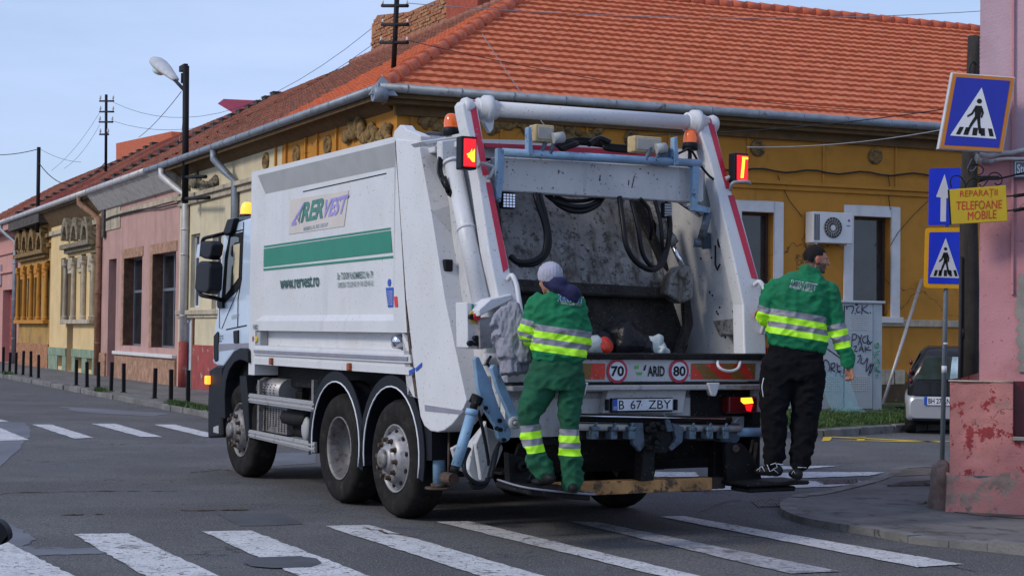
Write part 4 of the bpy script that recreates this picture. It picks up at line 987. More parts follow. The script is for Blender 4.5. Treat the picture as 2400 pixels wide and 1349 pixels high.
# grab hooks on arms
for pts in ([(1120,390),(1130,383),(1150,389),(1157,393),(1148,415),(1143,414)],[(1712,445),(1716,430),(1730,426),(1752,426),(1758,431)]):
    m=MB(); P=[TI_(x,y,-.09 if 0<i<len(pts)-1 else 0) for i,(x,y) in enumerate(pts)]; m.tube(cat(P,4),.014,8); m.build('hook','panel_grey',tr)
# rear lamps high up
def lampbox(px0,py0,px1,py1,off,lit):
    a=TI_(px0,py1,off);b=TI_(px1,py1,off);c=TI_(px0,py0,off); y=a.y-.05
    m=MB(); m.box(a.x,b.x,y,y+.10,a.z,c.z+0.0); o=m.build('rear_lamp','black_plastic',tr,bevel=.012,seg=2)
    w_=b.x-a.x; h=c.z-a.z; l=MB(); l.box(a.x+.018,b.x-.014,y-.014,y,a.z+.02,c.z-.02); l2=l.build('lamp_lens','lamp_red',o,bevel=.008,seg=2)
    e=MB(); 
    if lit==0:
        e.prism([(b.x-.03,y-.017,a.z+.06),(b.x-.03,y-.017,c.z-.10),(b.x-.05,y-.017,c.z-.12),(a.x+.04,y-.017,a.z+.12),(b.x-.05,y-.017,a.z+.06)],(0,.003,0)); e.prism([(a.x+w_*.35,y-.017,a.z+h*.35),(b.x-.055,y-.017,a.z+h*.62),(b.x-.055,y-.017,a.z+h*.35)],(0,.003,0))
    else: e.prism([(a.x+w_*.35,y-.017,a.z+.04),(a.x+w_*.55,y-.017,a.z+.04),(a.x+w_*.66,y-.017,c.z-.06),(a.x+w_*.48,y-.017,c.z-.04)],(0,.003,0)); e.prism([(a.x+w_*.45,y-.017,c.z-.055),(b.x-.02,y-.017,c.z-.055),(b.x-.02,y-.017,c.z-.035),(a.x+w_*.45,y-.017,c.z-.035)],(0,.003,0))
    e.build('lit_strip','lamp_yellow_lit',l2); return o
lampbox(1074,323,1111,397,-.10,0); lampbox(1714,362,1746,428,-.02,1)
m=MB(); m.tube([TI_(1080,360,.0),TI_(1110,350,.05)],.03,8); m.tube([TI_(1700,420,0),TI_(1722,410,0)],.02,8); m.split_build('lamp_bracket','panel_grey',tr)
# beacons
def beacon(parent,c,r,h,m_='beacon_orange'):
    c=Vector(c); b=MB(); b.lathe([(0,-.02),(r*1.15,-.02),(r*1.15,h*.25),(r,h*.3)],c,(0,0,1),20); b.lathe([(.018,-.25),(.018,-.02)],c,(0,0,1),10); o=b.build('beacon','black_plastic',parent)
    g=MB(); n=8; g.lathe([(r*.98,h*.28)]+[(r*math.cos(a*math.pi/2/n)**.6 if a<n else 0.001,h*(.45+.55*math.sin(a*math.pi/2/n))) for a in range(n+1)],c,(0,0,1),24); g.build('beacon_dome',m_,o); return o
p=TY(1057,313,1.15); beacon(tr,p,.062,.17); p=TY(1617,347,.75); beacon(tr,p,.060,.16)
# ---- hopper: beam, blue frame, red roof edge
YB=.56
m=MB(); m.prism(polyY([(1165,366),(1650,394),(1650,476),(1360,459),(1165,447)],YB),(0,.12,0)); beam=m.build('cross_beam','truck_white_dirty',tr,bevel=.01)
m=MB()
for px,py in ((1188,380),(1188,391),(1309,400),(1430,412),(1540,420),(1628,405),(1500,396)): p=TY(px,py,YB); m.tube([p+Vector((0,.0,0)),p-Vector((0,.005,0))],.006,8,sm=False)
for a in ([(1407,410),(1405,424)],[(1487,412),(1481,440)],[(1474,422),(1473,434)]): m.tube([TY(*a[0],YB-.003),TY(*a[1],YB-.003)],.004,5)
m.split_build('bolt_mark','black_ink',beam)
m=MB(); m.prism(polyY([(1128,385),(1168,372),(1166,455),(1140,440)],YB+.1),(0,.12,0)); m.prism(polyY([(1636,378),(1662,392),(1690,520),(1652,500),(1640,470)],YB+.13),(0,.1,0)); m.split_build('gusset_plate','panel_grey',tr)
m=MB(); m.prism(polyY([(1130,335),(1250,340),(1500,352),(1650,368),(1650,384),(1500,372),(1140,345)],1.35),(0,.05,0)); rb=m.build('roof_edge','red_tape',tr)
m=MB(); m.prism(polyY([(1120,326),(1300,330),(1650,352),(1650,366),(1500,353),(1130,336)],1.36),(0,1.0,0)); m.box(.1,2.4,1.5,5.6,3.18,3.34); m.build('tailgate_roof','truck_white',tr)
m=MB(); a=TY(1178,357,YB-.08);b=TY(1640,383,YB-.08); m.tube([a,b],.035,12); bf=m.build('blue_frame','truck_blue',tr)
m=MB(); m.prism(polyY([(1166,347),(1183,350),(1180,420),(1174,474),(1164,466),(1166,400)],YB-.1),(0,.05,0)); m.prism(polyY([(1624,378),(1641,376),(1636,480),(1665,487),(1664,500),(1624,493)],YB-.1),(0,.05,0)); m.split_build('frame_leg','truck_blue',bf,bevel=.004)
m=MB(); m.tube([TY(1660,496,YB-.06),TY(1652,530,YB-.05),TY(1640,572,YB)],.035,8); m.tube([TY(1638,560,YB),TY(1636,578,YB)],.04,8); m.prism(polyY([(1645,545),(1665,545),(1667,582),(1650,584)],YB+.1),(0,.03,0)); m.build('drop_arm','truck_blue_dark',bf)
for px,k in ((1238,0),(1582,1)):
    m=MB(); m.prism(polyY([(px,298),(px+8,296),(px+12,362),(px,365)] if k==0 else [(px-2,322),(px+6,320),(px+10,385),(px-2,388)],YB-.12),(0,.06,0)); m.build('frame_tooth','truck_blue',bf,bevel=.004)
m=MB()
for px,py in ((1278,365),(1300,362),(1525,376),(1548,378)): m.tube([TY(px-12,py+0,YB-.1),TY(px,py-30,YB-.05)],.02,6)
m.prism(polyY([(1545,345),(1580,348),(1580,385),(1545,382)],YB-.06),(0,.06,0)); m.split_build('clamp_plate','truck_blue_dark',bf)
for q in ([(1255,293),(1262,293),(1264,330),(1254,327)],[(1488,322),(1496,320),(1488,356),(1480,352)]):
    pass
def worklamp(px0,py0,px1,py1,y):
    a=TY(px0,py1,y);b=TY(px1,py0,y); m=MB(); m.box(a.x,b.x,y,y+.12,a.z,b.z); o=m.build('work_lamp','lamp_tan',tr,bevel=.012,seg=2)
    l=MB(); l.box(a.x+.02,b.x-.02,y-.008,y,a.z+.02,b.z-.02); l.build('lamp_glass','lamp_glass_dull',o,bevel=.004); 
    k=MB(); c=(a+b)/2; k.tube([(c.x+.06,y-.02,a.z+.03),(c.x+.16,y-.02,a.z+.05)],.045,12); k.build('lamp_motor','panel_grey',o)
worklamp(1255,294,1300,331,YB-.06); worklamp(1487,322,1552,355,YB-.06)
m=MB()
random.seed(11)
for i in range(5):
    y0=326+i*3; m.tube(cat([TY(1300+i*4,y0+14,.9),TY(1330+i*5,y0+2,.95),TY(1362,y0-2,1.0),TY(1400+i*3,y0+4,.95),TY(1424,y0+12,.9),TY(1490,y0+18,.95)],5),.012 if i<3 else .018,6)
m.tube(cat([TY(1380,338,.8),TY(1405,325,.85),TY(1430,334,.8)],6),.026,8); m.tube(cat([TX(990,318,.5),TX(1010,313,.5),TX(1040,318,.5),TX(1065,326,.6)],5),.02,8); m.tube(cat([TX(985,322,.6),TX(1010,318,.6),TX(1060,332,.7)],5),.022,8)
m.tube(cat([TY(1580,365,.6),TY(1600,355,.55),TY(1618,350,.5),TY(1640,385,.5),TY(1660,410,.5),TY(1672,420,.45)],5),.012,6)
m.split_build('hose','hose_black',tr)
# LED lamps hanging under the beam
for q,mm in (((1176,452,1210,488),'led_white'),((1556,475,1576,510),'panel_grey')):
    a=TY(q[0],q[3],YB+.02);b=TY(q[2],q[1],YB+.02); m=MB(); m.box(a.x,b.x,a.y,a.y+.06,a.z,b.z); m.box((a.x+b.x)/2-.02,(a.x+b.x)/2+.02,a.y+.02,a.y+.04,b.z,b.z+.05); o=m.build('led_lamp','black_plastic',tr,bevel=.01)
    for i in range(4):
        for j in range(3):
            pass
    l=MB(); nx,nz=4,5
    for i in range(nx):
        for j in range(nz):
            cx=a.x+(b.x-a.x)*(i+.5)/nx*.86+.07*(b.x-a.x); cz=a.z+(b.z-a.z)*((j+.5)/nz*.86+.07); l.box(cx-.009,cx+.009,a.y-.008,a.y,cz-.008,cz+.008)
    l.build('led_field',mm,o)
# ---- hopper interior
LX,RX=.16,2.50      # inner faces of the side walls
m=MB()
# side walls: outline in the side plane (y,z)
def yi(z): return KI*(z-1.5)
wallp=[(yi(3.5)+.02,3.35),(2.0,3.3),(1.9,1.2),(1.2,.75),(.15,.75),(.02,1.0),(.02,1.5)]
m.prism([(RX,y,z) for y,z in wallp],(.10,0,0)); m.build('hopper_side_wall','truck_white_dirty',tr)
m=MB(); m.prism([(LX-.03,y,z) for y,z in [(yi(3.4)+.1,3.3),(1.8,3.3),(1.5,1.2),(.3,1.2),(.12,1.5)]],(.04,0,0)); m.build('hopper_side_wall','truck_white_dirty',tr)
# upper plate of the packer, leaning
UT=TY(1175,440,1.05); 
m=MB(); m.prism([TY(1165,430,1.15),TY(1507,462,1.15),TY(1543,602,.95),TY(1560,676,.88),TY(1190,655,.88)],(0,.05,0)); pk_=m.build('packer_plate','hopper_steel',tr)
m=MB(); m.prism([TY(1500,455,1.12),TY(1512,462,1.12),TY(1548,600,.92),TY(1566,680,.85),TY(1556,678,.85),TY(1535,600,.92)],(0,.06,0)); m.build('plate_edge','hopper_steel',pk_,bevel=.006)
m=MB(); m.prism([TY(1190,652,.86),TY(1562,674,.86),TY(1572,700,.80),TY(1190,684,.80)],(0,.1,0)); m.build('packer_fold','hopper_dark',tr,bevel=.02)
m=MB(); m.prism([TY(1185,680,.92),TY(1575,700,.92),TY(1612,810,.80),TY(1600,840,.80),TY(1180,835,.80)],(0,.06,0)); m.build('packer_blade','hopper_dark',tr)
m=MB(); m.prism([TY(1600,700,1.2),TY(1640,560,1.5),TY(1660,850,1.2),TY(1600,850,1.2)],(0,.05,0)); m.box(LX,RX,1.55,1.6,1.1,3.3); m.box(LX,RX,.1,1.55,1.12,1.18); m.build('hopper_back','black_metal',tr)
m=MB(); m.prism([TY(1572,650,.62),TY(1590,625,.62),TY(1618,622,.62),TY(1628,650,.62),TY(1625,700,.62),TY(1598,712,.62),TY(1565,690,.62)],(0,.14,0)); m.tube([TY(1600,640,.60),TY(1604,640,.5)],.045,12); m.build('pivot_bracket','hopper_steel',tr,bevel=.02,seg=2)
m=MB(); m.prism([TY(1480,470,.95),TY(1505,470,.95),TY(1560,600,.8),TY(1570,640,.8),TY(1545,610,.85)],(0,.03,0)); m.prism([TY(1602,700,.75),TY(1618,700,.75),TY(1625,760,.7),TY(1600,835,.6),TY(1585,830,.6),TY(1606,760,.7)],(0,.05,0)); m.split_build('link_bar','hopper_dark',tr)
m=MB(); m.tube([TY(1522,468,.95),TY(1572,562,.8)],.05,12); m.tube([TY(1568,556,.8),TY(1576,572,.8)],.06,12); m.build('packer_cylinder','hopper_steel',tr)
m=MB(); m.tube([TY(1572,562,.8),TY(1602,628,.68)],.026,12); m.build('piston_rod','chrome',tr)
m=MB(); m.tube([TY(1590,470,.75),TY(1640,505,.8)],.022,10); m.build('piston_rod','chrome',tr)
m=MB(); p=TX(1689,566,RX-.01); m.tube([p,p+Vector((.02,0,0))],.055,14,sm=False); m.tube([p+Vector((-.02,.05,-.03)),p+Vector((-.02,.05,-.2)),p+Vector((-.02,.02,-.25)),p+Vector((-.02,-.02,-.2))],.008,6); m.build('wall_hook','black_metal',tr)
m=MB()
for px,py in ((1643,606),(1668,604),(1670,692),(1687,720),(1664,684),(1680,730),(1718,730),(1700,790),(1683,735)): p=TX(px,py,RX-.002); m.tube([p,p-Vector((.004,0,0))],.010,8,sm=False)
m.split_build('rust_hole','black_metal',tr)
m=MB(); m.prism([TX(1673,752,RX-.01),TX(1730,745,RX-.01),TX(1736,780,RX-.01),TX(1688,786,RX-.01)],(-.01,0,0),0); m.prism([TY(1690,785,.3),TY(1760,785,.3),TY(1750,770,.5),TY(1700,770,.5)],(0,0,.012)); m.build('side_ledge','hopper_steel',tr)
# hoses in the hopper
m=MB()
def hose(pts,r): m.tube(cat([TY(*p) for p in pts],7),r,8)
hose([(1255,455,.55),(1262,480,.5),(1280,540,.45),(1276,590,.42),(1250,612,.42),(1215,614,.45),(1196,600,.5)],.026)
hose([(1265,455,.55),(1272,480,.5),(1287,545,.45),(1284,590,.42),(1255,618,.42),(1215,620,.45)],.020)
hose([(1280,455,.7),(1300,470,.65),(1335,482,.6),(1370,484,.6),(1395,475,.62),(1410,462,.7)],.022); hose([(1285,455,.7),(1310,480,.65),(1340,494,.6),(1372,494,.6),(1400,480,.62),(1414,462,.7)],.022); hose([(1300,458,.75),(1330,470,.7),(1370,470,.7),(1400,462,.75)],.018)
hose([(1452,462,.5),(1460,520,.4),(1468,575,.35),(1490,612,.35),(1525,632,.35),(1550,620,.4),(1562,590,.45),(1570,540,.5),(1568,505,.5)],.024)
hose([(1480,470,.5),(1495,530,.4),(1505,590,.38),(1525,622,.38),(1545,622,.4),(1560,585,.45)],.020); hose([(1535,470,.5),(1548,520,.45),(1552,570,.45),(1556,600,.5)],.018); hose([(1500,465,.5),(1520,490,.5),(1528,530,.5),(1524,560,.6)],.018)
m.split_build('hose','hose_black',tr)
# ---- rear lip, sign band, plate holder
m=MB(); a=TY(1350,829);b=TY(1789,836); a.x=.1; m.tube([(a.x,-.01,b.z+.004),(2.585,-.01,b.z)],.028,12); zl=b.z
m.build('lip_tube','black_metal',tr)
zA=TY(1600,842).z; zB=TY(1600,894).z; zC=TY(1600,910).z; 
m=MB(); m.box(.1,2.57,-.0,.12,zB,zA+.02); m.box(.1,2.6,-.03,.1,zA+.02,zA+.04); band=m.build('sign_band','truck_white_dirty',tr,bevel=.006)
m=MB(); m.box(.1,2.6,-.04,.1,zA+.04,zl-.02); m.build('lip_strip','rubber',tr)
m=MB(); m.box(.12,2.57,-.07,.1,zC-.01,zC+.035); m.build('lower_ledge','galvanised',tr,bevel=.008)
m=MB(); m.box(.12,2.56,-.06,.1,zC+.035,zB-.005); m.build('ledge_rubber','black_metal',tr)
def yb(px,py): return T.Y(px,py,-.004)
def hz(x0,x1,seq):
    # slanted red and ochre stripes between pixel columns
    ta,tb=851,888; m=MB(); M_=['orange_board','ochre_board']
    for (u0,u1,l0,l1,k) in seq:
        m.poly([TY(l0,tb,-.006),TY(l1,tb,-.006),TY(u1,ta,-.006),TY(u0,ta,-.006)],k)
    m.build('hazard_board',M_,band,fix=False)
hz(0,0,[(1361,1388,1361,1382,1),(1388,1419,1382,1418,0),(1350,1361,1350,1361,0)])
hz(0,0,[(1620,1622,1619,1652,0),(1622,1650,1652,1688,1),(1650,1690,1688,1722,0),(1690,1716,1722,1750,1),(1716,1748,1750,1769,0),(1748,1771,1769,1769.5,1)])
def roundsign(px,py,txt):
    c=TY(px,py,-.005); r=.098
    m=MB(); m.tube([c,c-Vector((0,.004,0))],[r,r],36,sm=False); o=m.build('speed_sign','lamp_dark_red',band); o.data.materials.clear(); o.data.materials.append(MATS['red_tape'])
    d=MB(); d.tube([c-Vector((0,.004,0)),c-Vector((0,.007,0))],[r*.76,r*.76],36,sm=False); d.build('sign_disc','white_ink',o)
    t=MB(); q=c-Vector((0,.009,0)); text_on(t,txt,q+Vector((-.062,0,-.042)),(.124,0,0),(0,0,.084),0,.03); t.build('sign_number','black_ink',o,fix=False)
roundsign(1446,869,'70'); roundsign(1591,869,'80')
m=MB(); o=TY(1518,881,-.006); text_on(m,'ARID',o,TY(1558,881,-.006)-o,TY(1518,857,-.006)-o,0,.025); q=TY(1508,868,-.006); m.prism([q,q+Vector((.018,0,.004)),q+Vector((.03,0,.05)),q+Vector((.012,0,.04))],(0,.001,0)); m.build('maker_lettering','black_ink',band,fix=False)
m=MB()
for q in ([(1488,857),(1497,856),(1497,863),(1488,864)],[(1494,872),(1505,871),(1504,878),(1493,877)]): m.prism(polyY(q,-.006),(0,.002,0))
m.build('maker_emblem','green_bright',band)
m=MB(); m.tube(cat([TY(1682,846,-.03),TY(1684,858,-.08),TY(1696,867,-.10),TY(1715,869,-.10),TY(1730,862,-.08),TY(1735,847,-.03)],5),.013,8); m.build('grab_handle','truck_white',band)
# lower rear panel
zD=TY(1500,985).z; zE=TY(1500,1038).z
m=MB(); m.box(.14,2.50,.10,.18,zD-.12,zC); m.build('rear_panel','truck_white_dirty',tr)
m=MB(); m.prism(polyY([(1425,912),(1610,912),(1600,968),(1413,968)],.02),(0,.08,0)); m.build('plate_holder','truck_white_dirty',tr,bevel=.006)
a=TY(1432,966,-.01);b=TY(1577,931,-.01)
m=MB(); m.box(a.x,b.x,-.012,.015,a.z,b.z); lp=m.build('licence_plate','black_plastic',tr,bevel=.004)
m=MB(); m.box(a.x+.012,b.x-.008,-.018,-.012,a.z+.014,b.z-.008); m.build('plate_face','white_ink',lp)
m=MB(); m.box(a.x+.012,a.x+.055,-.020,-.018,a.z+.014,b.z-.008); m.build('plate_band','blue_sticker',lp)
m=MB(); z0_=a.z+.025;h_=(b.z-a.z)*.62
for s_,u0,u1 in (('B',.115,.20),('67',.30,.48),('ZBY',.59,.96)): text_on(m,s_,(a.x+(b.x-a.x)*u0,-.0195,z0_),((b.x-a.x)*(u1-u0),0,0),(0,0,h_),0,.004)
m.build('plate_lettering','black_ink',lp,fix=False)
m=MB(); text_on(m,'RO',(a.x+.018,-.0215,a.z+.02),(.03,0,0),(0,0,.03)); m.build('plate_lettering','white_ink',lp,fix=False)
for px in (1424,1585): m=MB(); p=TY(px,948,-.01); m.box(p.x-.012,p.x+.012,-.02,.02,p.z-.045,p.z+.045); m.build('plate_lamp','black_plastic',tr,bevel=.006)
m=MB()
for px in (1365,1674): p=TY(px,905,-.09); m.prism([p+Vector((-.06,0,.03)),p+Vector((.06,0,.03)),p+Vector((.035,0,-.05)),p+Vector((.02,0,-.08)),p+Vector((-.02,0,-.08)),p+Vector((-.035,0,-.05))],(0,.06,0))
m.split_build('ledge_bracket','truck_white_dirty',tr,bevel=.006)
# lamp cluster low right
m=MB(); a=TY(1703,968,.0);b=TY(1771,928,.0); m.box(a.x,b.x,-.03,.08,a.z,b.z); tl=m.build('tail_lamp','lamp_dark_red',tr,bevel=.015,seg=2)
m=MB(); P=[TY(*p,-.034) for p in ((1737,932),(1762,931),(1766,944),(1744,946),(1737,940))]; m.prism(P,(0,.003,0)); m.build('lit_strip','lamp_yellow_lit',tl)
m=MB(); P=[TY(*p,-.034) for p in ((1746,947),(1765,946),(1760,964),(1750,962))]; m.prism(P,(0,.003,0)); m.build('lit_strip','lamp_red',tl)
m=MB(); m.prism(polyY([(1620,912),(1780,905),(1780,975),(1620,975)],.085),(0,.01,0)); m.build('rear_panel','black_metal',tr)
m=MB(); m.prism(polyY([(1771,905),(1790,840),(1786,930),(1776,950),(1770,960)],.02),(0,.3,0)); m.build('corner_post','truck_white_dirty',tr)
# horizontal bars and bin lifter
m=MB(); m.tube([TY(1350,974,-.12),TY(1714,982,-.12)],.022,12); m.tube([TY(1350,984,-.06),TY(1712,990,-.06)],.014,8); m.build('lifter_bar','black_metal',tr)
m=MB(); m.tube([TY(1355,974,-.145),TY(1700,981,-.145)],.006,6); m.build('bar_edge','chrome',tr)
m=MB(); m.prism(polyY([(1330,990),(1720,995),(1720,1032),(1330,1030)],-.03),(0,.08,0)); m.build('lifter_plate','hopper_dark',tr,bevel=.006)
m=MB(); m.tube([TY(1340,1000,-.08),TY(1735,1004,-.08)],.028,10); m.build('lifter_shaft','panel_grey',tr)
for px in (1396,1440,1482,1625,1665,1702): 
    m=MB(); p=TY(px,1014,-.16); m.box(p.x-.03,p.x+.03,p.y,p.y+.10,p.z-.05,p.z+.02); m.box(p.x-.036,p.x+.036,p.y-.01,p.y+.05,p.z+.02,p.z+.05); m.tube([p+Vector((.0,.02,.04)),p+Vector((.02,.02,.08))],.014,6); m.build('bin_catch','truck_blue_worn',tr,bevel=.005)
for pts in ([(1478,990),(1508,990),(1512,1045),(1500,1058),(1484,1040)],[(1575,990),(1604,1000),(1600,1035),(1575,1056),(1568,1050),(1585,1028)],[(1556,965),(1572,985),(1580,1010),(1565,1012),(1560,990)]):
    m=MB(); m.prism(polyY(pts,-.14),(0,.05,0)); m.build('lifter_claw','truck_blue_dark',tr,bevel=.006)
m=MB(); m.prism(polyY([(1508,985),(1570,985),(1578,1045),(1560,1062),(1536,1060),(1533,1125),(1503,1127),(1508,1062)],-.11),(0,.12,0))
for i in range(14): p=TY(random.uniform(1512,1572),random.uniform(992,1052),-.13); m.tube([p,p+Vector((random.uniform(-.03,.03),-.04,random.uniform(-.03,.03)))],random.uniform(.015,.03),8)
m.build('lifter_motor','black_metal',tr,bevel=.006)
m=MB(); m.tube([TY(1722,1012,-.02),TY(1800,1012,-.02)],.040,14); m.build('blue_tube','truck_blue',tr)
m=MB(); m.prism(polyY([(1690,988),(1735,990),(1735,1030),(1725,1040),(1690,1035)],-.05),(0,.1,0)); m.tube([TY(1722,992,-.08),TY(1732,975+5,-.08)],.018,6); m.build('lifter_bearing','truck_blue_dark',tr,bevel=.01)
# lower dark panel, curved under
prof=[(.14,zE+.10),(.12,zE),(.16,.75),(.26,.60),(.45,.50),(.9,.5),(1.2,.62)]
m=MB()
for (ya,za),(yb_,zb_) in zip(prof,prof[1:]): m.prism([(.3,ya,za),(2.42,ya,za),(2.42,yb_,zb_),(.3,yb_,zb_)],(0,.02,.02))
m.build('hopper_belly','black_metal',tr)
# ---- wood beam and its struts
a=TY(1340,1122,-.02);b=TY(1690,1124,-.02); zt_=(a.z+b.z)/2; zb_=zt_-.105
m=MB(); m.box(.55,2.02,-.05,.09,zb_,zt_); m.build('bumper_beam','plank_wood',tr,bevel=.008,seg=2)
m=MB(); m.box(2.02,2.16,-.045,.085,zb_+.008,zt_-.004); m.build('bumper_beam','plank_dark',tr,bevel=.008)
for px in (1518,1688): m=MB(); p=TY(px,1080,.10); m.box(p.x-.06,p.x+.05,.1,.2,zt_-.05,.95); m.build('beam_strut','black_metal',tr,bevel=.006)
# right step and bracket
zs=TY(1830,1122,-.2).z
m=MB(); a=TY(1745,1125,-.35); m.box(TY(1742,1125,-.35).x,TY(1890,1125,-.35).x,-.40,-.02,zs-.032,zs); m.box(TY(1745,1140,-.3).x,TY(1856,1140,-.3).x,-.36,-.1,zs-.085,zs-.045); stp=m.build('foot_step','black_metal',tr,bevel=.012)
m=MB(); m.prism(polyY([(1700,1038),(1740,1038),(1760,1060),(1785,1115),(1790,1135),(1745,1140),(1706,1138)],-.1),(0,.06,0)); m.build('step_bracket','black_metal',tr,bevel=.008)
m=MB(); m.tube([TY(1725,1050,-.11),TY(1725,1050,-.13)],.03,14); m.tube([TY(1772,1035,-.05),TY(1768,1070,-.05),TY(1760,1110,-.05)],.016,8); m.tube([TY(1764,1030,-.05),TY(1745,1120,-.05)],.012,8); m.split_build('step_linkage','rust',tr)
m=MB(); m.prism([Vector((2.45,y,z)) for y,z in ((-.02,1.0),(.4,1.0),(.5,.62),(.2,.45),(-.02,.5))],(.08,0,0)); m.build('lower_side','black_metal',tr)
# left step
zl_=TY(1290,1145,-.3).z
m=MB(); L0=TY(1195,1135,-.3).x; L1=TY(1362,1160,-.3).x
m.prism([(L0-.03,-.12,zl_+.06),(L0+.06,-.50,zl_+.03),(L1-.05,-.52,zl_-.03),(L1,-.40,zl_-.03),(L1,.0,zl_+.0)],(0,0,-.05)); stL=m.build('foot_step','black_metal',tr,bevel=.012)
m=MB(); m.tube(cat([(L0-.02,-.14,zl_+.07),(L0+.06,-.505,zl_+.035),(L1-.06,-.53,zl_-.025),(L1-.01,-.47,zl_-.025),(L1+.0,-.38,zl_-.02)],5),.008,6); m.build('step_edge','reflex_grey',stL)
m=MB(); m.prism(polyY([(1192,1060),(1225,1070),(1250,1125),(1212,1135),(1195,1130)],.0),(0,.08,0)); m.prism(polyY([(1196,1118),(1240,1122),(1256,1092),(1262,1130)],-.15),(0,.02,0)); m.build('step_bracket','black_metal',tr)
m=MB(); p=TY(1225,1092,-.02); m.lathe([(.018,-.02),(.045,-.02),(.045,.02),(.018,.02)],p,(0,1,0),16); m.build('tow_ring','black_metal',tr)
# ---- control box, buttons
m=MB(); P=polyY([(1094,708),(1122,712),(1124,818),(1096,815)],.22); m.prism(P,(0,.2,0)); cb=m.build('control_panel','truck_white',tr,bevel=.006)
m=MB(); m.prism(polyY([(1122,748),(1156,742),(1156,814),(1124,818)],.15),(0,.15,0)); m.build('control_box','rim_steel',tr,bevel=.008)
m=MB(); m.prism(polyY([(1122,725),(1150,700),(1200,688),(1205,700),(1160,722),(1122,742)],.10),(0,.2,0)); m.build('guard_wedge','truck_white',tr,bevel=.008)
m=MB(); p=TY(1112,742,.2); m.cyl(p,p-Vector((0,.05,0)),.03,14); m.build('stop_button','red_sticker',cb); m=MB(); m.tube([p+Vector((0,.0,0)),p-Vector((0,.01,0))],[.05,.05],16,sm=False); m.build('button_plate','yellow_sticker',cb)
for px,py in ((1112,792),(1113,804),(1099,804),(1102,742)): m=MB(); p=TY(px,py,.2); m.cyl(p,p-Vector((0,.04,0)),.022,12); m.build('push_button','black_plastic',cb)
m=MB(); m.prism(polyY([(1106,712),(1111,712),(1111,728),(1106,728)],.214),(0,.003,0)); m.build('arrow_sticker','green_paint',cb)
# grab bars on arms
m=MB(); m.tube(cat([TI_(1190,655,-.02),TI_(1200,645,-.08),TI_(1210,665,-.10),TI_(1216,700,-.10),TI_(1222,740,-.08),TI_(1224,790,-.02)],5),.02,10); m.build('grab_bar','truck_white',tr)
m=MB(); m.tube(cat([TI_(1768,668,-.02),TI_(1780,660,-.08),TI_(1792,680,-.10),TI_(1794,720,-.10),TI_(1790,760,-.08),TI_(1785,780,-.02)],5),.02,10); m.build('grab_bar','truck_white',tr)
# ---- blue lifting arms at the left
m=MB(); m.prism(polyY([(1113,840),(1117,835),(1123,836),(1150,895),(1172,959),(1199,1011),(1195,1030),(1183,1037),(1169,1028),(1162,1000),(1135,958),(1120,907)],.02),(0,.05,0)); la=m.build('lift_arm','truck_blue',tr,bevel=.006)
m=MB()
for px,py in ((1163,1003),(1172,1006),(1180,1030),(1137,955),(1170,985)): p=TY(px,py,.01); m.cyl(p,p-Vector((0,.02,0)),.017,10)
m.split_build('arm_bolt','black_metal',la)
m=MB(); m.prism(polyY([(1152,862),(1157,854),(1165,856),(1214,970),(1221,985),(1218,1000),(1205,1003),(1196,995),(1198,980),(1168,915)],-.10),(0,.05,0)); lb=m.build('lift_link','truck_blue',tr,bevel=.006)
m=MB(); p=TY(1205,990,-.1); m.lathe([(.025,-.02),(.05,-.02),(.05,.0)],p,(0,1,0),16); m.lathe([(0,-.03),(.018,-.03),(.018,0)],p,(0,1,0),12); m.build('link_eye','panel_grey',lb)
m=MB(); m.tube([TY(1105,968,-.03),TY(1069,1092,-.03)],.042,14); m.tube([TY(1107,958,-.03),TY(1104,972,-.03)],.05,14); m.build('lift_cylinder','truck_blue',tr)
m=MB(); m.tube([TY(1118,930,-.02),TY(1108,960,-.03)],.03,10); m.tube([TY(1068,1092,-.03),TY(1064,1105,-.03)],.035,10); m.tube([TY(1112,945,.02),TY(1120,928,.02)],.05,10); m.split_build('cylinder_joint','black_metal',tr)
m=MB(); m.prism(polyY([(1140,1000),(1165,1010),(1180,1050),(1150,1125),(1110,1128),(1098,1100),(1108,1040)],.35),(0,.1,0)); m.prism(polyY([(1115,1040),(1140,985),(1150,1060),(1128,1125)],.28),(0,.05,0)); m.prism(polyY([(1060,1050),(1098,1030),(1100,1110),(1075,1100)],.6),(0,.05,0)); m.split_build('lower_plate','truck_white_dirty',tr,bevel=.006)
m=MB(); m.prism(polyY([(1160,838),(1198,842),(1200,960),(1170,955)],.18),(0,.1,0)); m.tube([TY(1130,842,.15),TY(1168,842,.15)],.05,12); m.prism(polyY([(1128,880),(1160,880),(1160,900),(1135,905)],.3),(0,.1,0)); m.split_build('lifter_housing','truck_white_dirty',tr,bevel=.008)
m=MB()
hose([(1100,1050,.0),(1088,1080,-.05),(1092,1110,-.08),(1115,1130,-.08),(1140,1128,-.06),(1150,1100,-.02),(1160,1060,.0),(1172,1035,.0)],.018); hose([(1120,960,.05),(1130,1000,.05),(1140,1050,.05),(1146,1090,.05)],.014); hose([(1168,1040,.0),(1160,1080,-.04),(1150,1120,-.06)],.016); hose([(1150,860,.05),(1142,850,.0),(1150,835,.05)],.012)
hose([(1098,1125,-.05),(1112,1142,-.06),(1135,1138,-.06),(1142,1120,-.05)],.018)
m.split_build('hose','hose_black',tr)
# blue support leg
m=MB(); a=TX(1029,1000,.12);b=TX(1029,1132,.12); m.tube([a,b],.053,18); sl_=m.build('support_leg','truck_blue',tr)
m=MB(); m.tube([b,b-Vector((0,0,.03))],.07,18); m.tube([b-Vector((0,0,.03)),b-Vector((0,0,.045))],.12,18); m.tube([b+Vector((.03,-.12,.0)),b+Vector((.03,-.12,.5))],.012,8); m.tube([b+Vector((.0,-.10,.06)),b+Vector((.0,-.28,.06))],.05,10); m.build('leg_foot','rust',sl_)
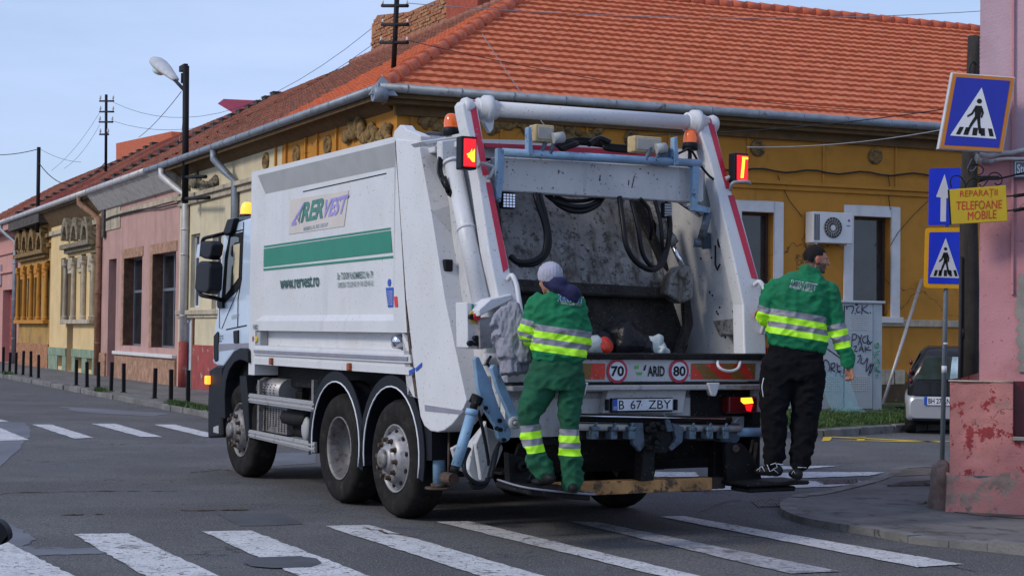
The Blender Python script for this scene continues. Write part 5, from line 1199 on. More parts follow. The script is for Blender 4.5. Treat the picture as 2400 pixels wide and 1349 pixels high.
# ---- wheels
def wheel(x,y,kind,sgn=1,r=.525,wd=.31,dual=False,label=None):
    A=Vector((sgn,0,0)); c=Vector((x,y,r+.0)); n=72
    ty=MB()
    prof=[(.300,.03),(.335,.012),(.40,.0),(.46,.004),(.495,.022),(.515,.055)]
    vs=[];K=[]
    P=prof+[(.525,.09),(.525,wd-.09),(.515,wd-.055),(.495,wd-.022),(.44,wd),(.34,wd-.01),(.30,wd-.03)]
    u=Vector((0,1,0));w_=Vector((0,0,1))
    for i,(rr,h) in enumerate(P):
        for k in range(n):
            q=rr
            if kind!='front' and i in (5,6,7,8) and k%2: q=rr-.016
            if i in (6,7) and k%2 and kind=='front': q=rr-.004
            an=2*math.pi*k/n; vs.append(c+A*h+(u*math.cos(an)+w_*math.sin(an))*q*(r/.525))
    ty.add(vs,[(i*n+k,i*n+(k+1)%n,(i+1)*n+(k+1)%n,(i+1)*n+k) for i in range(len(P)-1) for k in range(n)],0,True)
    for g in (.11,.155,.20): ty.lathe([(.5265,g-.006),(.5265,g+.006)],c,A,48)
    # rim
    rm=MB()
    if kind=='deep': rm.lathe([(.300,.035),(.302,.02),(.292,.018),(.285,.05),(.272,.16),(.262,.24),(.12,.25),(.12,.20),(.0,.19)],c,A,40)
    else: rm.lathe([(.300,.035),(.302,.02),(.292,.018),(.280,.05),(.268,.085),(.262,.06),(.215,.0),(.20,-.035),(.15,-.045),(.12,-.045),(.115,-.07),(.09,-.085),(.05,-.09),(.0,-.09)],c,A,40)
    wh=rm.build('wheel','rim_grey' if kind!='hub' else 'rim_steel',tr); ty.build('tyre','rubber',wh)
    hb=MB()
    for k in range(10):
        an=2*math.pi*k/10+.1; d=(u*math.cos(an)+w_*math.sin(an))
        if kind!='deep': q=c+d*.168; hb.cyl(q-A*.03,q-A*.085,.019,8); hb.cyl(q-A*.03,q-A*.05,.026,8)
    if kind!='deep': hb.split_build('wheel_nut','rust',wh); hb=MB(); hb.lathe([(.085,-.08),(.085,-.11),(.06,-.125),(0,-.13)],c,A,20); hb.build('hub_cap','rim_grey',wh)
    sl=MB()
    if kind!='deep':
        for k in range(10):
            an=2*math.pi*k/10+.4; d=(u*math.cos(an)+w_*math.sin(an)); q=c+d*.236; sl.tube([q+A*.02,q+A*.022],[.024,.024],10,sm=False)
            t=Vector((0,-d.z,d.y)); 
            sl.ell(c+d*.238+A*.026,(.012,.022,.022),8,6)
        sl.split_build('rim_hole','black_ink',wh)
    if dual:
        ty2=MB(); ty2.add([v+A*.335 for v in vs],[(i*n+k,i*n+(k+1)%n,(i+1)*n+(k+1)%n,(i+1)*n+k) for i in range(len(P)-1) for k in range(n)],0,True); ty2.build('inner_tyre','rubber',wh)
    return wh
yr,ym,yf=1.97,3.27,6.22
wheel(.02,yr,'hub'); wheel(.02,ym,'deep',dual=True); wheel(.04,yf,'hub_front' if 0 else 'front')
wheel(2.50,yr,'hub',-1); wheel(2.50,ym,'deep',-1,dual=True); wheel(2.48,yf,'front',-1)
m=MB()
for y in (yr,ym,yf): m.tube([(.3,y,.52),(2.2,y,.52)],.085,14)
m.ell((1.25,ym,.52),(.25,.28,.28),16,10); m.build('axle','black_metal',tr)
m=MB(); m.box(.80,.95,1.1,7.0,.78,1.05); m.box(1.55,1.70,1.1,7.0,.78,1.05)
for y in (1.3,2.6,4.0,5.2,6.6): m.box(.95,1.55,y,y+.08,.82,1.0)
m.box(.25,2.25,1.75,5.55,1.05,zb+.03); m.box(.4,2.1,3.9,5.4,.62,1.05); m.build('chassis','black_metal',tr)
# mudguards: arches over the two rear wheels and the front
def arch(yc,r,w_,a0,a1,x,lip=True,m_='black_plastic',rz=1.0,zc=.52):
    m=MB(); n=20; P=[]
    for i in range(n+1):
        a=R(a0+(a1-a0)*i/n); P.append((math.cos(a),math.sin(a)))
    for i in range(n):
        (c0,s0),(c1,s1)=P[i],P[i+1]
        for ra,rb,xa,xb in ((r,r+.012,x,x+w_),):
            m.add([(xx,yc+rr*c,zc+rr*s*rz) for xx in (xa,xb) for c,s,rr in ((c0,s0,ra),(c1,s1,ra),(c1,s1,rb),(c0,s0,rb))],[(0,1,2,3),(4,7,6,5),(0,4,5,1),(2,6,7,3)],0,False)
            m.add([(x+q,yc+rr*c,zc+rr*s*rz) for q in (-.0,.012) for c,s,rr in ((c0,s0,ra),(c1,s1,ra),(c1,s1,ra+.10),(c0,s0,ra+.10))],[(0,1,2,3),(4,7,6,5),(2,6,7,3)],0,False)
    o=m.build('mudguard',m_,tr)
    if lip:
        l=MB(); l.tube([(x-.002,yc+r*c,zc+r*s*rz) for c,s in P],.0075,6); l.build('guard_edge','white_ink',o)
    return o
arch(yr,.60,.45,-14,195,.0,zc=.56); arch(ym,.60,.45,-12,196,.0,zc=.56)
arch(yr,.60,.45,-14,195,2.05,zc=.56,lip=False); arch(ym,.60,.45,-12,196,2.05,zc=.56,lip=False)
m=MB(); m.prism([TX(985,960,.02),TX(1012,1000,.02),TX(1012,1078,.02),TX(985,1078,.02)],(.5,0,0)); m.build('mud_flap','black_plastic',tr)
# ---- side guard and equipment between the axles
yA,yBd=5.72,3.95
def sg_(pyt,pyb,pyt2,pyb2):
    a=TX(583,pyt);b=TX(583,pyb);c=TX(736,pyb2);d=TX(736,pyt2); m=MB(); m.prism([a,d,c,b],(.035,0,0))
    for f_ in (.3,.7): p=a.lerp(b,f_);q=d.lerp(c,f_); m.prism([p+Vector((-.008,0,.012)),q+Vector((-.008,0,.012)),q+Vector((-.008,0,-.012)),p+Vector((-.008,0,-.012))],(.01,0,0))
    return m.build('side_guard','galvanised',tr,bevel=.005)
sg_(921,943,940,965); sg_(1006,1024,1036,1060)
for px in (608,735): m=MB(); a=TX(px,890,.05); b=TX(px,1030,.05); m.box(.04,.08,a.y-.03,a.y+.03,b.z,a.z); m.build('guard_post','rim_grey',tr)
m=MB(); a=TX(618,900,.25);b=TX(682,930,.25); c=(a+b)/2; m.tube([(.25,a.y-.02,c.z+.0),(.25,b.y,c.z-.0)],.14,20); m.build('exhaust_cover','rim_steel',tr)
m=MB(); 
for i in range(7):
    for j in range(5):
        an=R(150+j*12); y=a.y-.06-(a.y-b.y)*i/8; m.ell((.25+.141*math.cos(an),y,c.z+.141*math.sin(an)),(.006,.016,.008),6,4)
m.build('exhaust_holes','black_ink',tr)
m=MB(); a=TX(613,945,.12);b=TX(670,1020,.12); m.box(.12,.45,b.y,a.y,b.z,a.z); m.build('battery_box','rim_grey',tr,bevel=.01)
m=MB()
for i in range(9):
    for j in range(11):
        if 2<i<6 and j>8: continue
        y=a.y-.04-(a.y-b.y-.08)*i/8; z=a.z-.04-(a.z-b.z-.08)*j/10; m.box(.114,.121,y-.012,y+.012,z-.007,z+.007)
m.build('box_holes','black_ink',tr)
m=MB(); a=TX(672,945,.2);b=TX(732,1030,.2); m.box(.2,.7,b.y,a.y,b.z,a.z); m.tube([(.16,a.y-.1,b.z+.2),(.16,b.y,b.z+.2)],.08,14); m.box(.3,.9,5.0,5.7,.65,1.0); m.build('fuel_tank','black_metal',tr,bevel=.02)
m=MB(); p=TX(719,1005,.14); m.ell(p,(.05,.09,.13),14,10); m.build('air_tank','panel_grey',tr)
m=MB(); m.prism([TX(575,880,.0),TX(580,940,.0),TX(583,1025,.0),TX(576,1025,.0),TX(566,945,.0),TX(561,880,.0)],(.45,0,0)); m.build('mud_flap','black_plastic',tr,bevel=.01)
# ---- cab
cabz=TX(560,516).z
side_out=[(590,511),(584,511),(558,519),(534,533),(524,556),(518,640),(512,722),(504,760),(499,800),(499,850),(508,856),(522,858),(549,822),(575,818),(590,820)]
CX=.03
P=polyX(side_out,CX); W_=2.44
m=MB(); m.prism(P,(W_,0,0)); 
cab=m.build('cab','cab_white',tr,bevel=.02,seg=2)
m=MB(); m.prism(polyX([(537,551),(568,543),(566,655),(560,676),(524,712),(519,700),(527,600)],CX-.006),(.01,0,0)); m.build('side_window','cab_interior',cab)
m=MB(); m.prism(polyX([(541,556),(560,552),(557,660),(546,668),(529,690),(534,610)],CX-.010),(.006,0,0)); m.build('window_glass','window_glass',cab)
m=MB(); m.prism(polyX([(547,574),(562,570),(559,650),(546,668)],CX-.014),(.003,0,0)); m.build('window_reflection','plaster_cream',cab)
m=MB(); m.prism(polyX([(514,696),(524,712),(560,672),(566,650),(560,672),(530,742),(519,770),(513,768)],CX-.008),(.02,0,0)); m.build('black_corner_panel','black_plastic',cab)
m=MB()
for a,b in (((571,520),(566,655)),((566,655),(558,700)),((558,700),(557,765)),((530,772),(578,762)),((541,545),(571,538))): 
    m.tube([TX(*a,CX-.003),TX(*b,CX-.003)],.007,5)
m.build('door_gap','black_ink',cab)
m=MB(); m.prism(polyX([(546,775),(557,773),(557,803),(547,804)],CX-.02),(.02,0,0)); m.build('door_handle','black_plastic',cab,bevel=.006)
m=MB(); m.prism(polyX([(500,806),(586,803),(586,815),(556,817),(500,824)],CX-.004),(.004,0,0)); m.build('grey_stripe','reflex_grey',cab)
m=MB(); o=TX(541,748,CX-.012); text_on(m,'RERVEST',o,TX(558,744,CX-.012)-o,TX(542,738,CX-.012)-o,0,.01,.2); m.build('door_lettering','text_grey',cab,fix=False)
m=MB()
for i,s_ in enumerate(('STRALIS'[:0] or '0259','432 195','RER')): o=TX(513,789+i*6,CX-.004); text_on(m,s_,o,TX(523-(i==2)*3,789+i*6,CX-.004)-o,TX(513,785+i*6,CX-.004)-o,0,.01)
m.build('door_lettering','black_ink',cab,fix=False)
m=MB(); m.prism(polyX([(500,786),(508,776),(512,778),(510,845),(503,848),(500,840)],CX-.012),(.02,0,0)); m.build('corner_vent','black_plastic',cab,bevel=.01)
# sun visor and roof spoiler
m=MB(); m.prism(polyX([(549,511),(540,545),(527,552),(521,548),(532,514)],CX-.06),(.07,0,0)); m.prism(polyX([(526,556),(532,514),(536,514),(532,556)],CX+.05),(2.3,0,0)); m.build('sun_visor','black_plastic',tr,bevel=.01)
m=MB(); m.prism(polyX([(590,505),(560,509),(540,520),(560,516),(590,512)],CX+.1),(2.2,0,0)); m.build('roof_spoiler','truck_blue_dark',tr)
p=TX(579,508,.25); beacon(tr,Vector(p)+Vector((0,0,-.03)),.075,.20,'beacon_lit')
# mirrors
MX=-.22
m=MB()
m.tube(cat([TX(528,546,.02),TX(505,552,MX*.7),TX(480,558,MX),TX(474,566,MX)],5),.022,8); m.tube(cat([TX(520,703,.02),TX(500,697,MX*.6),TX(474,692,MX),TX(468,686,MX)],5),.025,8)
m.prism(polyX([(508,700),(520,696),(521,722),(510,722)],0),(.06,0,0)); mf=m.split_build('mirror_arm','black_plastic',tr)
def blob(name,pts,x,th,parent,m_='black_plastic'):
    m=MB(); c=[TX(a,b,x) for a,b in pts]; m.prism(c,(th,0,0)); return m.build(name,m_,parent,bevel=.03,seg=3)
mu=blob('mirror',[(462,572),(470,564),(492,564),(498,572),(494,598),(488,608),(476,606),(460,598)],MX-.03,.14,tr)
ml=blob('mirror',[(459,618),(468,611),(488,612),(492,622),(489,680),(482,689),(460,684),(455,678)],MX-.05,.16,tr)
m=MB(); m.prism(polyX([(463,574),(470,569),(467,602),(460,598)],MX-.034),(.004,0,0)); m.build('mirror_glass','chrome',mu)
# front wheel arch, bumper, skirt
m=MB()
oa=[(519,905),(523,870),(533,845),(549,822),(571,817),(578,820),(580,880),(575,880),(566,840),(556,838),(543,848),(532,870),(525,900),(521,960),(521,905)]
outer=[(512,980),(514,920),(520,880),(530,848),(546,824),(562,815),(577,817)]; inner=[(527,980),(526,930),(529,893),(537,866),(549,848),(562,842),(577,845)]
for i in range(len(outer)-1): m.prism([TX(*outer[i],-.04),TX(*outer[i+1],-.04),TX(*inner[i+1],-.04),TX(*inner[i],-.04)],(.55,0,0))
m.prism([TX(577,817,-.04),TX(580,822,-.04),TX(581,850,-.04),TX(577,845,-.04)],(.55,0,0)); m.build('front_fender','black_plastic',tr,bevel=.006)
m=MB(); m.prism(polyX([(522,856),(506,856),(490,866),(487,940),(487,1026),(520,1022),(518,960),(520,900)],.0),(2.45,0,0)); bp=m.build('bumper','black_plastic',tr,bevel=.02)
m=MB(); m.box(.5,2.0,6.9,7.2,1.3,1.5); 
p=TX(487,890,-.02); m=MB(); m.box(-.05,.01,p.y-.04,p.y+.04,p.z-.05,p.z+.05); m.build('turn_lamp','beacon_lit',bp,bevel=.01)
m=MB(); m.prism(polyX([(500,1000),(512,996),(512,1015),(500,1012)],-.006),(.01,0,0)); m.build('step_recess','panel_grey',bp)
m=MB(); m.box(.1,2.4,5.9,6.8,.95,1.35); m.build('cab_floor','black_metal',tr)
# waste in the hopper
def bag(name,label,cat_,c,r,m_,seed,amp=.35,parent=None,squash=(1,1,1)):
    mb=MB(); mb.ell((0,0,0),(r*squash[0],r*squash[1],r*squash[2]),28,20)
    me=bpy.data.meshes.new('b'); 
    for i,v in enumerate(mb.v):
        p=Vector(v); d=1+amp*mn.noise(p*(2.2/r)*.6+Vector((seed,0,0)))+amp*.5*abs(mn.noise(p*(6/r)*.6+Vector((0,seed,0)))); mb.v[i]=tuple(p*d)
    w_=T.wor(c); f=Frame(w_[0],w_[1],T.a,w_[2]); o=mb.build(name,m_,frame=f); tag(o,label,cat_); return o
p=TY(1465,800,.35); bag('rubbish_bag','crumpled black plastic bag in the hopper behind the speed signs','bag',p,.17,'bag_black',3)
p=TY(1500,815,.3); bag('rubbish_bag','smaller black bag lying right of the big one in the hopper','bag',p,.11,'bag_black',8)
p=TY(1535,808,.25); bag('rubbish_bag','torn white plastic bag at the hopper edge','bag',p,.10,'bag_white',5,.45,squash=(1.1,.5,.75))
p=TY(1395,800,.4); bag('rubbish_bag','flat black bag sunk low in the hopper beside the left worker','bag',p,.15,'bag_black',13,squash=(1.4,1,.7))
p=TY(1552,822,.2); bag('rubbish_bag','crumpled white wrapper hanging over the lip','bag',p,.05,'bag_white',15,.7,squash=(1,.6,1.1))
p=TY(1393,812,.18); w_=T.wor(p); f=Frame(w_[0],w_[1],T.a,w_[2]); m=MB(); m.lathe([(0,.09),(.05,.085),(.075,.05),(.085,-.06),(0,-.06)],(0,0,0),(-.3,-.1,1),20); o=m.build('plastic_tub','bag_white',frame=f); tag(o,'white round tub lying in the hopper beside the left worker','tub')
p=TY(1413,812,.16); w_=T.wor(p); f=Frame(w_[0],w_[1],T.a,w_[2]); m=MB(); m.lathe([(0,-.06),(.065,-.05),(.075,.0),(.07,.05),(0,.055)],(0,0,0),(.2,-.9,.4),20); o=m.build('yoghurt_pot','orange_board',frame=f); tag(o,'orange and white pot beside the white tub in the hopper','pot')
m=MB(); m.lathe([(.02,-.075),(.045,-.07)],(0,0,0),(.2,-.9,.4),20); m.build('pot_rim','bag_white',o)
# ================================================================ right hand foreground building
g0=G(2225,1195,.06); PW=Frame(g0[0],g0[1],-R(20),.06)
pb=thing('building','pink plastered corner building with thick peeling base at right edge','building',PW)
zt_=PW.Y(2260,894)[2]; xu=PW.Y(2295,700,.12)[0]; z2=PW.Y(2330,365,.12)[2]
m=MB(); nx,nz=26,26
def bump_wall(x0,x1,z0,z1,y,nx,nz,amp,m_=0,f=None):
    vs=[]
    for j in range(nz+1):
        for i in range(nx+1):
            x=x0+(x1-x0)*i/nx; z=z0+(z1-z0)*j/nz; a=amp*mn.noise(Vector((x*3,z*3,5)))+amp*.5*mn.noise(Vector((x*11,z*11,2)))
            if f: a+=f(x,z)
            if j==nz and f: z+=.07*mn.noise(Vector((x*2.2,0,9)))+.03*mn.noise(Vector((x*9,0,4)))
            vs.append((x,y+a,z))
    m.add(vs,[(j*(nx+1)+i,j*(nx+1)+i+1,(j+1)*(nx+1)+i+1,(j+1)*(nx+1)+i) for j in range(nz) for i in range(nx)],m_,True)
tx=PW.Y(2374,950)[0]; tz=PW.Y(2374,1022)[2]
low=.33
bump_wall(0,tx,low,zt_,0,24,30,.018); bump_wall(tx,3.2,low,tz,0,30,8,.018); 
m.poly([(0,0,low),(0,4,low),(0,4,zt_),(0,0,zt_)]); m.poly([(tx,0.01,tz),(tx,.3,tz),(tx,.3,zt_),(tx,.01,zt_)]); m.poly([(tx,0.01,tz),(3.2,0.01,tz),(3.2,.3,tz),(tx,.3,tz)])
m.build('base_wall','pink_base',pb,fix=False)
m=MB(); bump_wall(-.03,3.2,-.08,low+.02,-.012,44,10,.02,0,lambda x,z:-.05*max(0,1-z*5)+(.012 if z>low else 0)); m.poly([(-.03,-.03,-.1),(-.03,4,-.1),(-.03,4,low),(-.03,-.03,low)]); m.build('base_footing','pink_base_low',pb,fix=False)
m=MB(); m.box(-.015,tx,-.015,.14,zt_,zt_+.012); m.build('base_cap','trim_stained',pb,bevel=.004)
m=MB(); m.box(tx,3.2,.10,.14,tz,zt_+.012); m.box(tx+.55,tx+.555,.095,.10,tz,zt_); m.box(tx,3.2,.095,.10,(tz+zt_)/2,(tz+zt_)/2+.005); m.build('tile_panel','maroon_tile',pb)
m=MB(); m.box(tx-.0,3.2,-.05,.11,tz-.035,tz); m.build('tile_sill','concrete',pb,bevel=.005)
m=MB(); bump_wall(xu,3.2,zt_,z2,.12,24,40,.010); m.poly([(xu,.12,zt_),(xu,.12,z2),(xu,4,z2),(xu,4,zt_)]); m.build('wall','pink_wall',pb,fix=False)
m=MB(); bump_wall(xu,3.2,z2,7.5,.115,24,50,.010); m.poly([(xu,.115,z2),(xu,.115,7.5),(xu,4,7.5),(xu,4,z2)]); m.build('upper_wall','pink_wall_upper',pb,fix=False)
xs=PW.Y(2372,700,.1)[0]; m=MB(); m.box(xs-.01,xs+.015,.085,.12,PW.Y(2372,690)[2],7.5); m.build('vertical_pipe','pink_wall',pb,bevel=.005)
m=MB(); P=[PW.Y(px,py,.06) for px,py in ((2296,362),(2320,366),(2345,360),(2372,358),(2400,352),(2480,346))]; m.tube(cat(P,4),.024,10); P=[PW.Y(px,py,.04) for px,py in ((2296,376),(2320,378),(2340,374),(2362,372),(2400,372),(2480,370))]; m.tube(cat(P,4),.016,8); m.split_build('conduit','gutter_light',pb)
m=MB(); P=[PW.Y(px,py,.0) for px,py in ((2282,362),(2290,358),(2285,372),(2295,380),(2310,372),(2322,382),(2335,374))]; m.tube(cat(P,5),.010,6); P=[PW.Y(px,py,-.02) for px,py in ((2278,372),(2268,395),(2280,400),(2288,390))]; m.tube(cat(P,5),.006,6); m.split_build('loose_wiring','wire_light',pb)
# big grey flake of missing plaster near the frame edge
m=MB(); xf=PW.Y(2392,700,.1)[0]; P=[]
for i in range(22):
    z=PW.Y(2392,640+i*11,.1)[2]; P.append((xf+random.uniform(-.03,.02)-.03*math.sin(i/21*3.1),.103,z))
m.prism(P+[(3.0,.103,P[-1][2]),(3.0,.103,P[0][2])],(0,-.008,0)); m.build('bare_plaster','concrete',pb)
m=MB(); a=PW.Y(2376,418,.10);b=PW.Y(2440,375,.10); m.box(a[0],b[0],.06,.10,a[2],b[2]); sp_=m.build('street_plate','plate_blue',frame=PW,bevel=.006); tag(sp_,'small blue and white street name plate on the pink wall','street plate')
m=MB(); text_on(m,'Str. Al',(a[0]+.03,.057,a[2]+.04),(.17,0,0),(0,0,.085),0,.02); m.box(a[0]+.012,b[0],.057,.06,b[2]-.02,b[2]-.014); m.box(a[0]+.012,b[0],.057,.06,a[2]+.014,a[2]+.02); m.box(a[0]+.012,a[0]+.018,.057,.06,a[2]+.02,b[2]-.02); m.build('plate_lettering','sign_white',sp_,fix=False)
# rough guard stone at the corner
g=G(2206,1188,.06); f=Frame(g[0],g[1],0,.06); m=MB(); n=18
pr=[(.125,-.05),(.13,.0),(.12,.1),(.105,.2),(.095,.3),(.08,.37),(.05,.41),(.0,.43)]
m.lathe(pr,(0,0,0),(0,0,1),22); m.v=[tuple(Vector(v)*(1+.16*mn.noise(Vector(v)*7))) for v in m.v]; o=m.build('guard_stone','stone_bollard',frame=f); tag(o,'rough weathered guard stone at the foot of the pink corner','guard stone')
# hanging yellow sign on brackets
yw=-.25
f=Frame(*[PW.wor(PW.Y(2292,480,yw))[i] for i in (0,1)],-R(8),0); zc=0
ys=thing('hanging_sign','yellow board with red hand lettering hung on iron brackets from pink wall','sign',f)
def FS(px,py,y=0.): return Vector(f.Y(px,py,y))
m=MB(); m.prism([FS(2224,444),FS(2358,434),FS(2362,518),FS(2228,526)],(0,.03,0)); bd_=m.build('board','board_yellow',ys,bevel=.004)
m=MB(); m.prism([FS(2222,444,-.002),FS(2225,444,-.002),FS(2230,527,-.002),FS(2227,527,-.002)],(0,.034,0)); m.build('board_edge','black_metal',ys)
m=MB()
for s_,x0,y0,x1,y1,h in (('REPARATII',2250,466,2339,462,20),('TELEFOANE',2242,492,2349,488,20),('MOBILE',2268,516,2336,511,20)):
    o=FS(x0,y0,-.004); text_on(m,s_.replace('TII','ȚII'),o,FS(x1,y1,-.004)-o,FS(x0-1,y0-h,-.004)-o,0,.0,.1)
m.build('sign_lettering','ink_red',bd_,fix=False)
m=MB()
for py,py2 in ((460,456),(494,489)): m.tube([FS(2358,py,.015),FS(2400,py2+1,.05)],.007,8); m.tube([FS(2376,py-1,.03),FS(2402,py2,.05)],.016,8)
m.tube([FS(2286,428,.015),FS(2330,415,.02),FS(2345,418,.03),FS(2400,405,.1)],.010,6)
m.box(FS(2290,420).x,FS(2342,420).x,-.005,.02,FS(2300,422).z,FS(2300,412).z); m.split_build('iron_bracket','black_metal',ys)
m=MB()
def scroll(pts,r=.006): m.tube(cat([FS(*p,.01) for p in pts],6),r,6)
scroll([(2230,440),(2227,425),(2233,414),(2245,412),(2255,418),(2262,432),(2260,440)]); scroll([(2273,410),(2270,395),(2278,386),(2292,386),(2304,395),(2302,406),(2292,410)]); scroll([(2296,432),(2302,438),(2314,424),(2320,408),(2336,405),(2347,414),(2347,428),(2338,434),(2331,428)]); scroll([(2262,440),(2270,425),(2283,418),(2290,424),(2288,434)])
m.split_build('iron_scroll','black_metal',ys)
# ---- sign pole with one way arrow and crosswalk sign
g=G(2209,1084,.07); f=Frame(g[0],g[1],0,.07)
pl=thing('sign_pole','grey steel pole carrying a one way arrow and small crosswalk sign','sign pole',f)
P=lambda px,py,y=0.: Vector(f.Y(px,py,y))
m=MB(); m.tube([P(2208,1085),P(2217,680),P(2222,420)],.030,14); m.build('pole','pole_grey',pl)
m=MB(); q=P(2213,865); m.tube([q+Vector((0,0,-.045)),q+Vector((0,0,.045))],.033,14); q=P(2215,905-100); m.tube([q+Vector((0,0,-.015)),q+Vector((0,0,.015))],.033,14); m.build('pole_sticker','sign_white',pl)
def rrect(pts,r=.04,n=5):
    out=[]; K=len(pts)
    for i in range(K):
        p=pts[i];a=(pts[i-1]-p).normalized();b=(pts[(i+1)%K]-p).normalized(); p0=p+a*r;p1=p+b*r
        for k in range(n+1): t=k/n; out.append(p0*(1-t)**2+p*2*t*(1-t)+p1*t*t)
    return out
m=MB(); q=[P(2178,394+1,-.05),P(2252,393,-.05),P(2249,526,-.05),P(2176,528,-.05)]; m.prism(rrect(q,.02),(0,.012,0)); a_=m.build('arrow_sign','sign_blue_bright',pl)
# white border and arrow
m=MB(); A=lambda px,py:P(px,py,-.054)
m.prism([A(*p) for p in ((2204,519),(2217,519),(2218,464),(2228,464),(2214,408),(2194,461),(2205,463))],(0,.003,0)); m.build('arrow','sign_white',a_)
def walker(parent,B,tri,man,m_w='sign_white'):
    pass
q=[P(2169,534,-.05),P(2265,533,-.05),P(2261,676,-.05),P(2165,674,-.05)]
m=MB(); m.prism(rrect(q,.05),(0,.012,0)); c_=m.build('crosswalk_sign','sign_yellow',pl)
def bil(c,u,v,y=0.): # c: tl,tr,br,bl ; u right, v down
    t=c[0].lerp(c[1],u);b=c[3].lerp(c[2],u); r=t.lerp(b,v); return Vector((r.x,r.y+y,r.z))
def crossface(parent,c,stand,inset):
    i_=inset; y=-.004
    m=MB(); qq=[bil(c,i_,i_*.75,y),bil(c,1-i_,i_*.75,y),bil(c,1-i_,1-i_*.75,y),bil(c,i_,1-i_*.75,y)]; m.prism(rrect(qq,.02) if stand else qq,(0,.003,0)); f1=m.build('blue_field','sign_blue_bright' if stand else 'sign_blue',parent)
    B=lambda u,v:bil(c,u,v,-.008)
    t0=(.5,.17); t1=(.86,.83); t2=(.14,.82)
    m=MB(); m.prism([B(*t0),B(*t1),B(*t2)],(0,.003,0)); tr_=m.build('white_triangle','sign_white',f1)
    m=MB(); C=lambda u,v:bil(c,u,v,-.011)
    def pl_(pts): m.prism([C(*p) for p in pts],(0,.002,0))
    for u in ((.235,.30),(.345,.42),(.475,.55),(.605,.67),(.735,.80)): 
        k=(sum(u)/2-.5); pl_([(u[0]-k*.12,.70),(u[1]-k*.12,.70),(u[1]+k*.05,.80),(u[0]+k*.05,.80)])
    # walking figure
    hc=C(.5,.35); m.tube([hc,hc+Vector((0,.002,0))],[abs(C(.54,.35).x-hc.x)]*2,16,sm=False)
    pl_([(.45,.41),(.55,.41),(.565,.47),(.555,.56),(.47,.56),(.455,.48)])
    pl_([(.45,.42),(.48,.44),(.43,.53),(.36,.57),(.345,.55),(.405,.51)]); pl_([(.54,.42),(.57,.44),(.60,.50),(.585,.57),(.56,.56),(.57,.51)])
    pl_([(.47,.55),(.53,.55),(.46,.66),(.41,.76),(.35,.78),(.35,.76),(.385,.74),(.42,.64)]); pl_([(.50,.55),(.555,.55),(.575,.65),(.62,.76),(.60,.78),(.575,.77),(.535,.66)])
    m.build('walking_figure','black_ink',tr_)
crossface(c_,q,True,.095)
# ---- large tilted crosswalk sign on the wooden pole
g=G(2272,1000,.0); wy=19.5
bx=Frame((2275-1200)/FPX*wy,wy,R(10),0)
P2=lambda px,py,y=0.: Vector(bx.Y(px,py,y))
wp=thing('utility_pole','dark weathered wooden pole behind the signs beside pink corner','utility pole',bx)
m=MB(); m.tube([P2(2268,1010),P2(2272,700),P2(2270,450),P2(2280,200),P2(2282,85)],[.13,.12,.105,.08,.07],10); m.build('pole','wood_pole',wp)
m=MB(); m.tube([P2(2252,600,-.06),P2(2250,820,-.06),P2(2246,990,-.06)],.02,6); m.tube([P2(2255,770,-.05),P2(2256,790,-.05)],.03,6); m.tube(cat([P2(2288,150,-.08),P2(2280,145,-.1),P2(2272,160,-.1),P2(2276,185,-.1),P2(2290,190,-.08)],5),.012,6); m.split_build('pole_cable','wire_dark',wp)
sx=Frame((2288-1200)/FPX*14.4,14.4,-R(10),0); P3=lambda px,py,y=0.: Vector(sx.Y(px,py,y))
cs=thing('crosswalk_sign','large tilted blue and orange crosswalk box sign high on the pole','sign',sx)
c=[P3(2232,170),P3(2380,181),P3(2351,357),P3(2200,349)]
m=MB(); m.prism(c,(0,.10,0)); m.build('sign_box','sign_side',cs,bevel=.006)
m=MB(); c2=[v+Vector((0,-.003,0)) for v in c]; m.prism([bil(c2,.015,.012),bil(c2,.985,.012),bil(c2,.985,.988),bil(c2,.015,.988)],(0,.003,0)); fr=m.build('orange_border','sign_orange',cs)
crossface(fr,c2,False,.075)
m=MB(); m.tube([P3(2290,352,.06),P3(2292,380,.08),P3(2310,382,.75)],.018,8); m.build('sign_bracket','galvanised',cs)
m=MB(); m.prism([P3(2229,170,.01),P3(2233,170,-.001),P3(2200,349,-.001),P3(2196,349,.01)],(0,.09,0)); m.build('sign_side','sign_side',cs)
# leaning pole against the house
a=Vector(RF.wor(RF.Y(2160,655,-.1))); b=Vector(RF.wor(RF.Y(2068,950,-1.2)))
f=Frame(b.x,b.y,0,b.z); m=MB(); m.tube([(0,0,0),tuple(a-b)],.035,10); o=m.build('leaning_pole','galvanised',frame=f); tag(o,'pale steel pole leaning against the ochre wall beside the cabinet','pole')
# ---- cabinet
cd=RF.loc(((2000-1200)/FPX*30.2,30.2,0)); cy=cd[1]
cb0=RF.Y(1845,955,cy);cb1=RF.Y(2067,952,cy); ctop=RF.Y(2000,704,cy)[2]; cz0=.26
CF_=Frame(*[RF.wor((cb0[0],cy,0))[i] for i in (0,1)],RF.a,cz0); cw_=cb1[0]-cb0[0]; chh=ctop-cz0
cab_=thing('street_cabinet','tall grey electrical cabinet covered in black and green graffiti','cabinet',CF_)
m=MB(); m.box(0,cw_,0,.5,-.1,chh-.05); m.build('housing','cabinet_grey',cab_,bevel=.01)
m=MB(); m.box(-.04,cw_+.04,-.05,.54,chh-.05,chh); m.build('cabinet_roof','cabinet_grey',cab_,bevel=.01)
def cp(px,py,y=-.02): v=RF.Y(px,py,cy+y); return Vector((v[0]-cb0[0],y,v[2]-cz0))
xm=cp(1979,800).x; xr=cp(2046,800).x
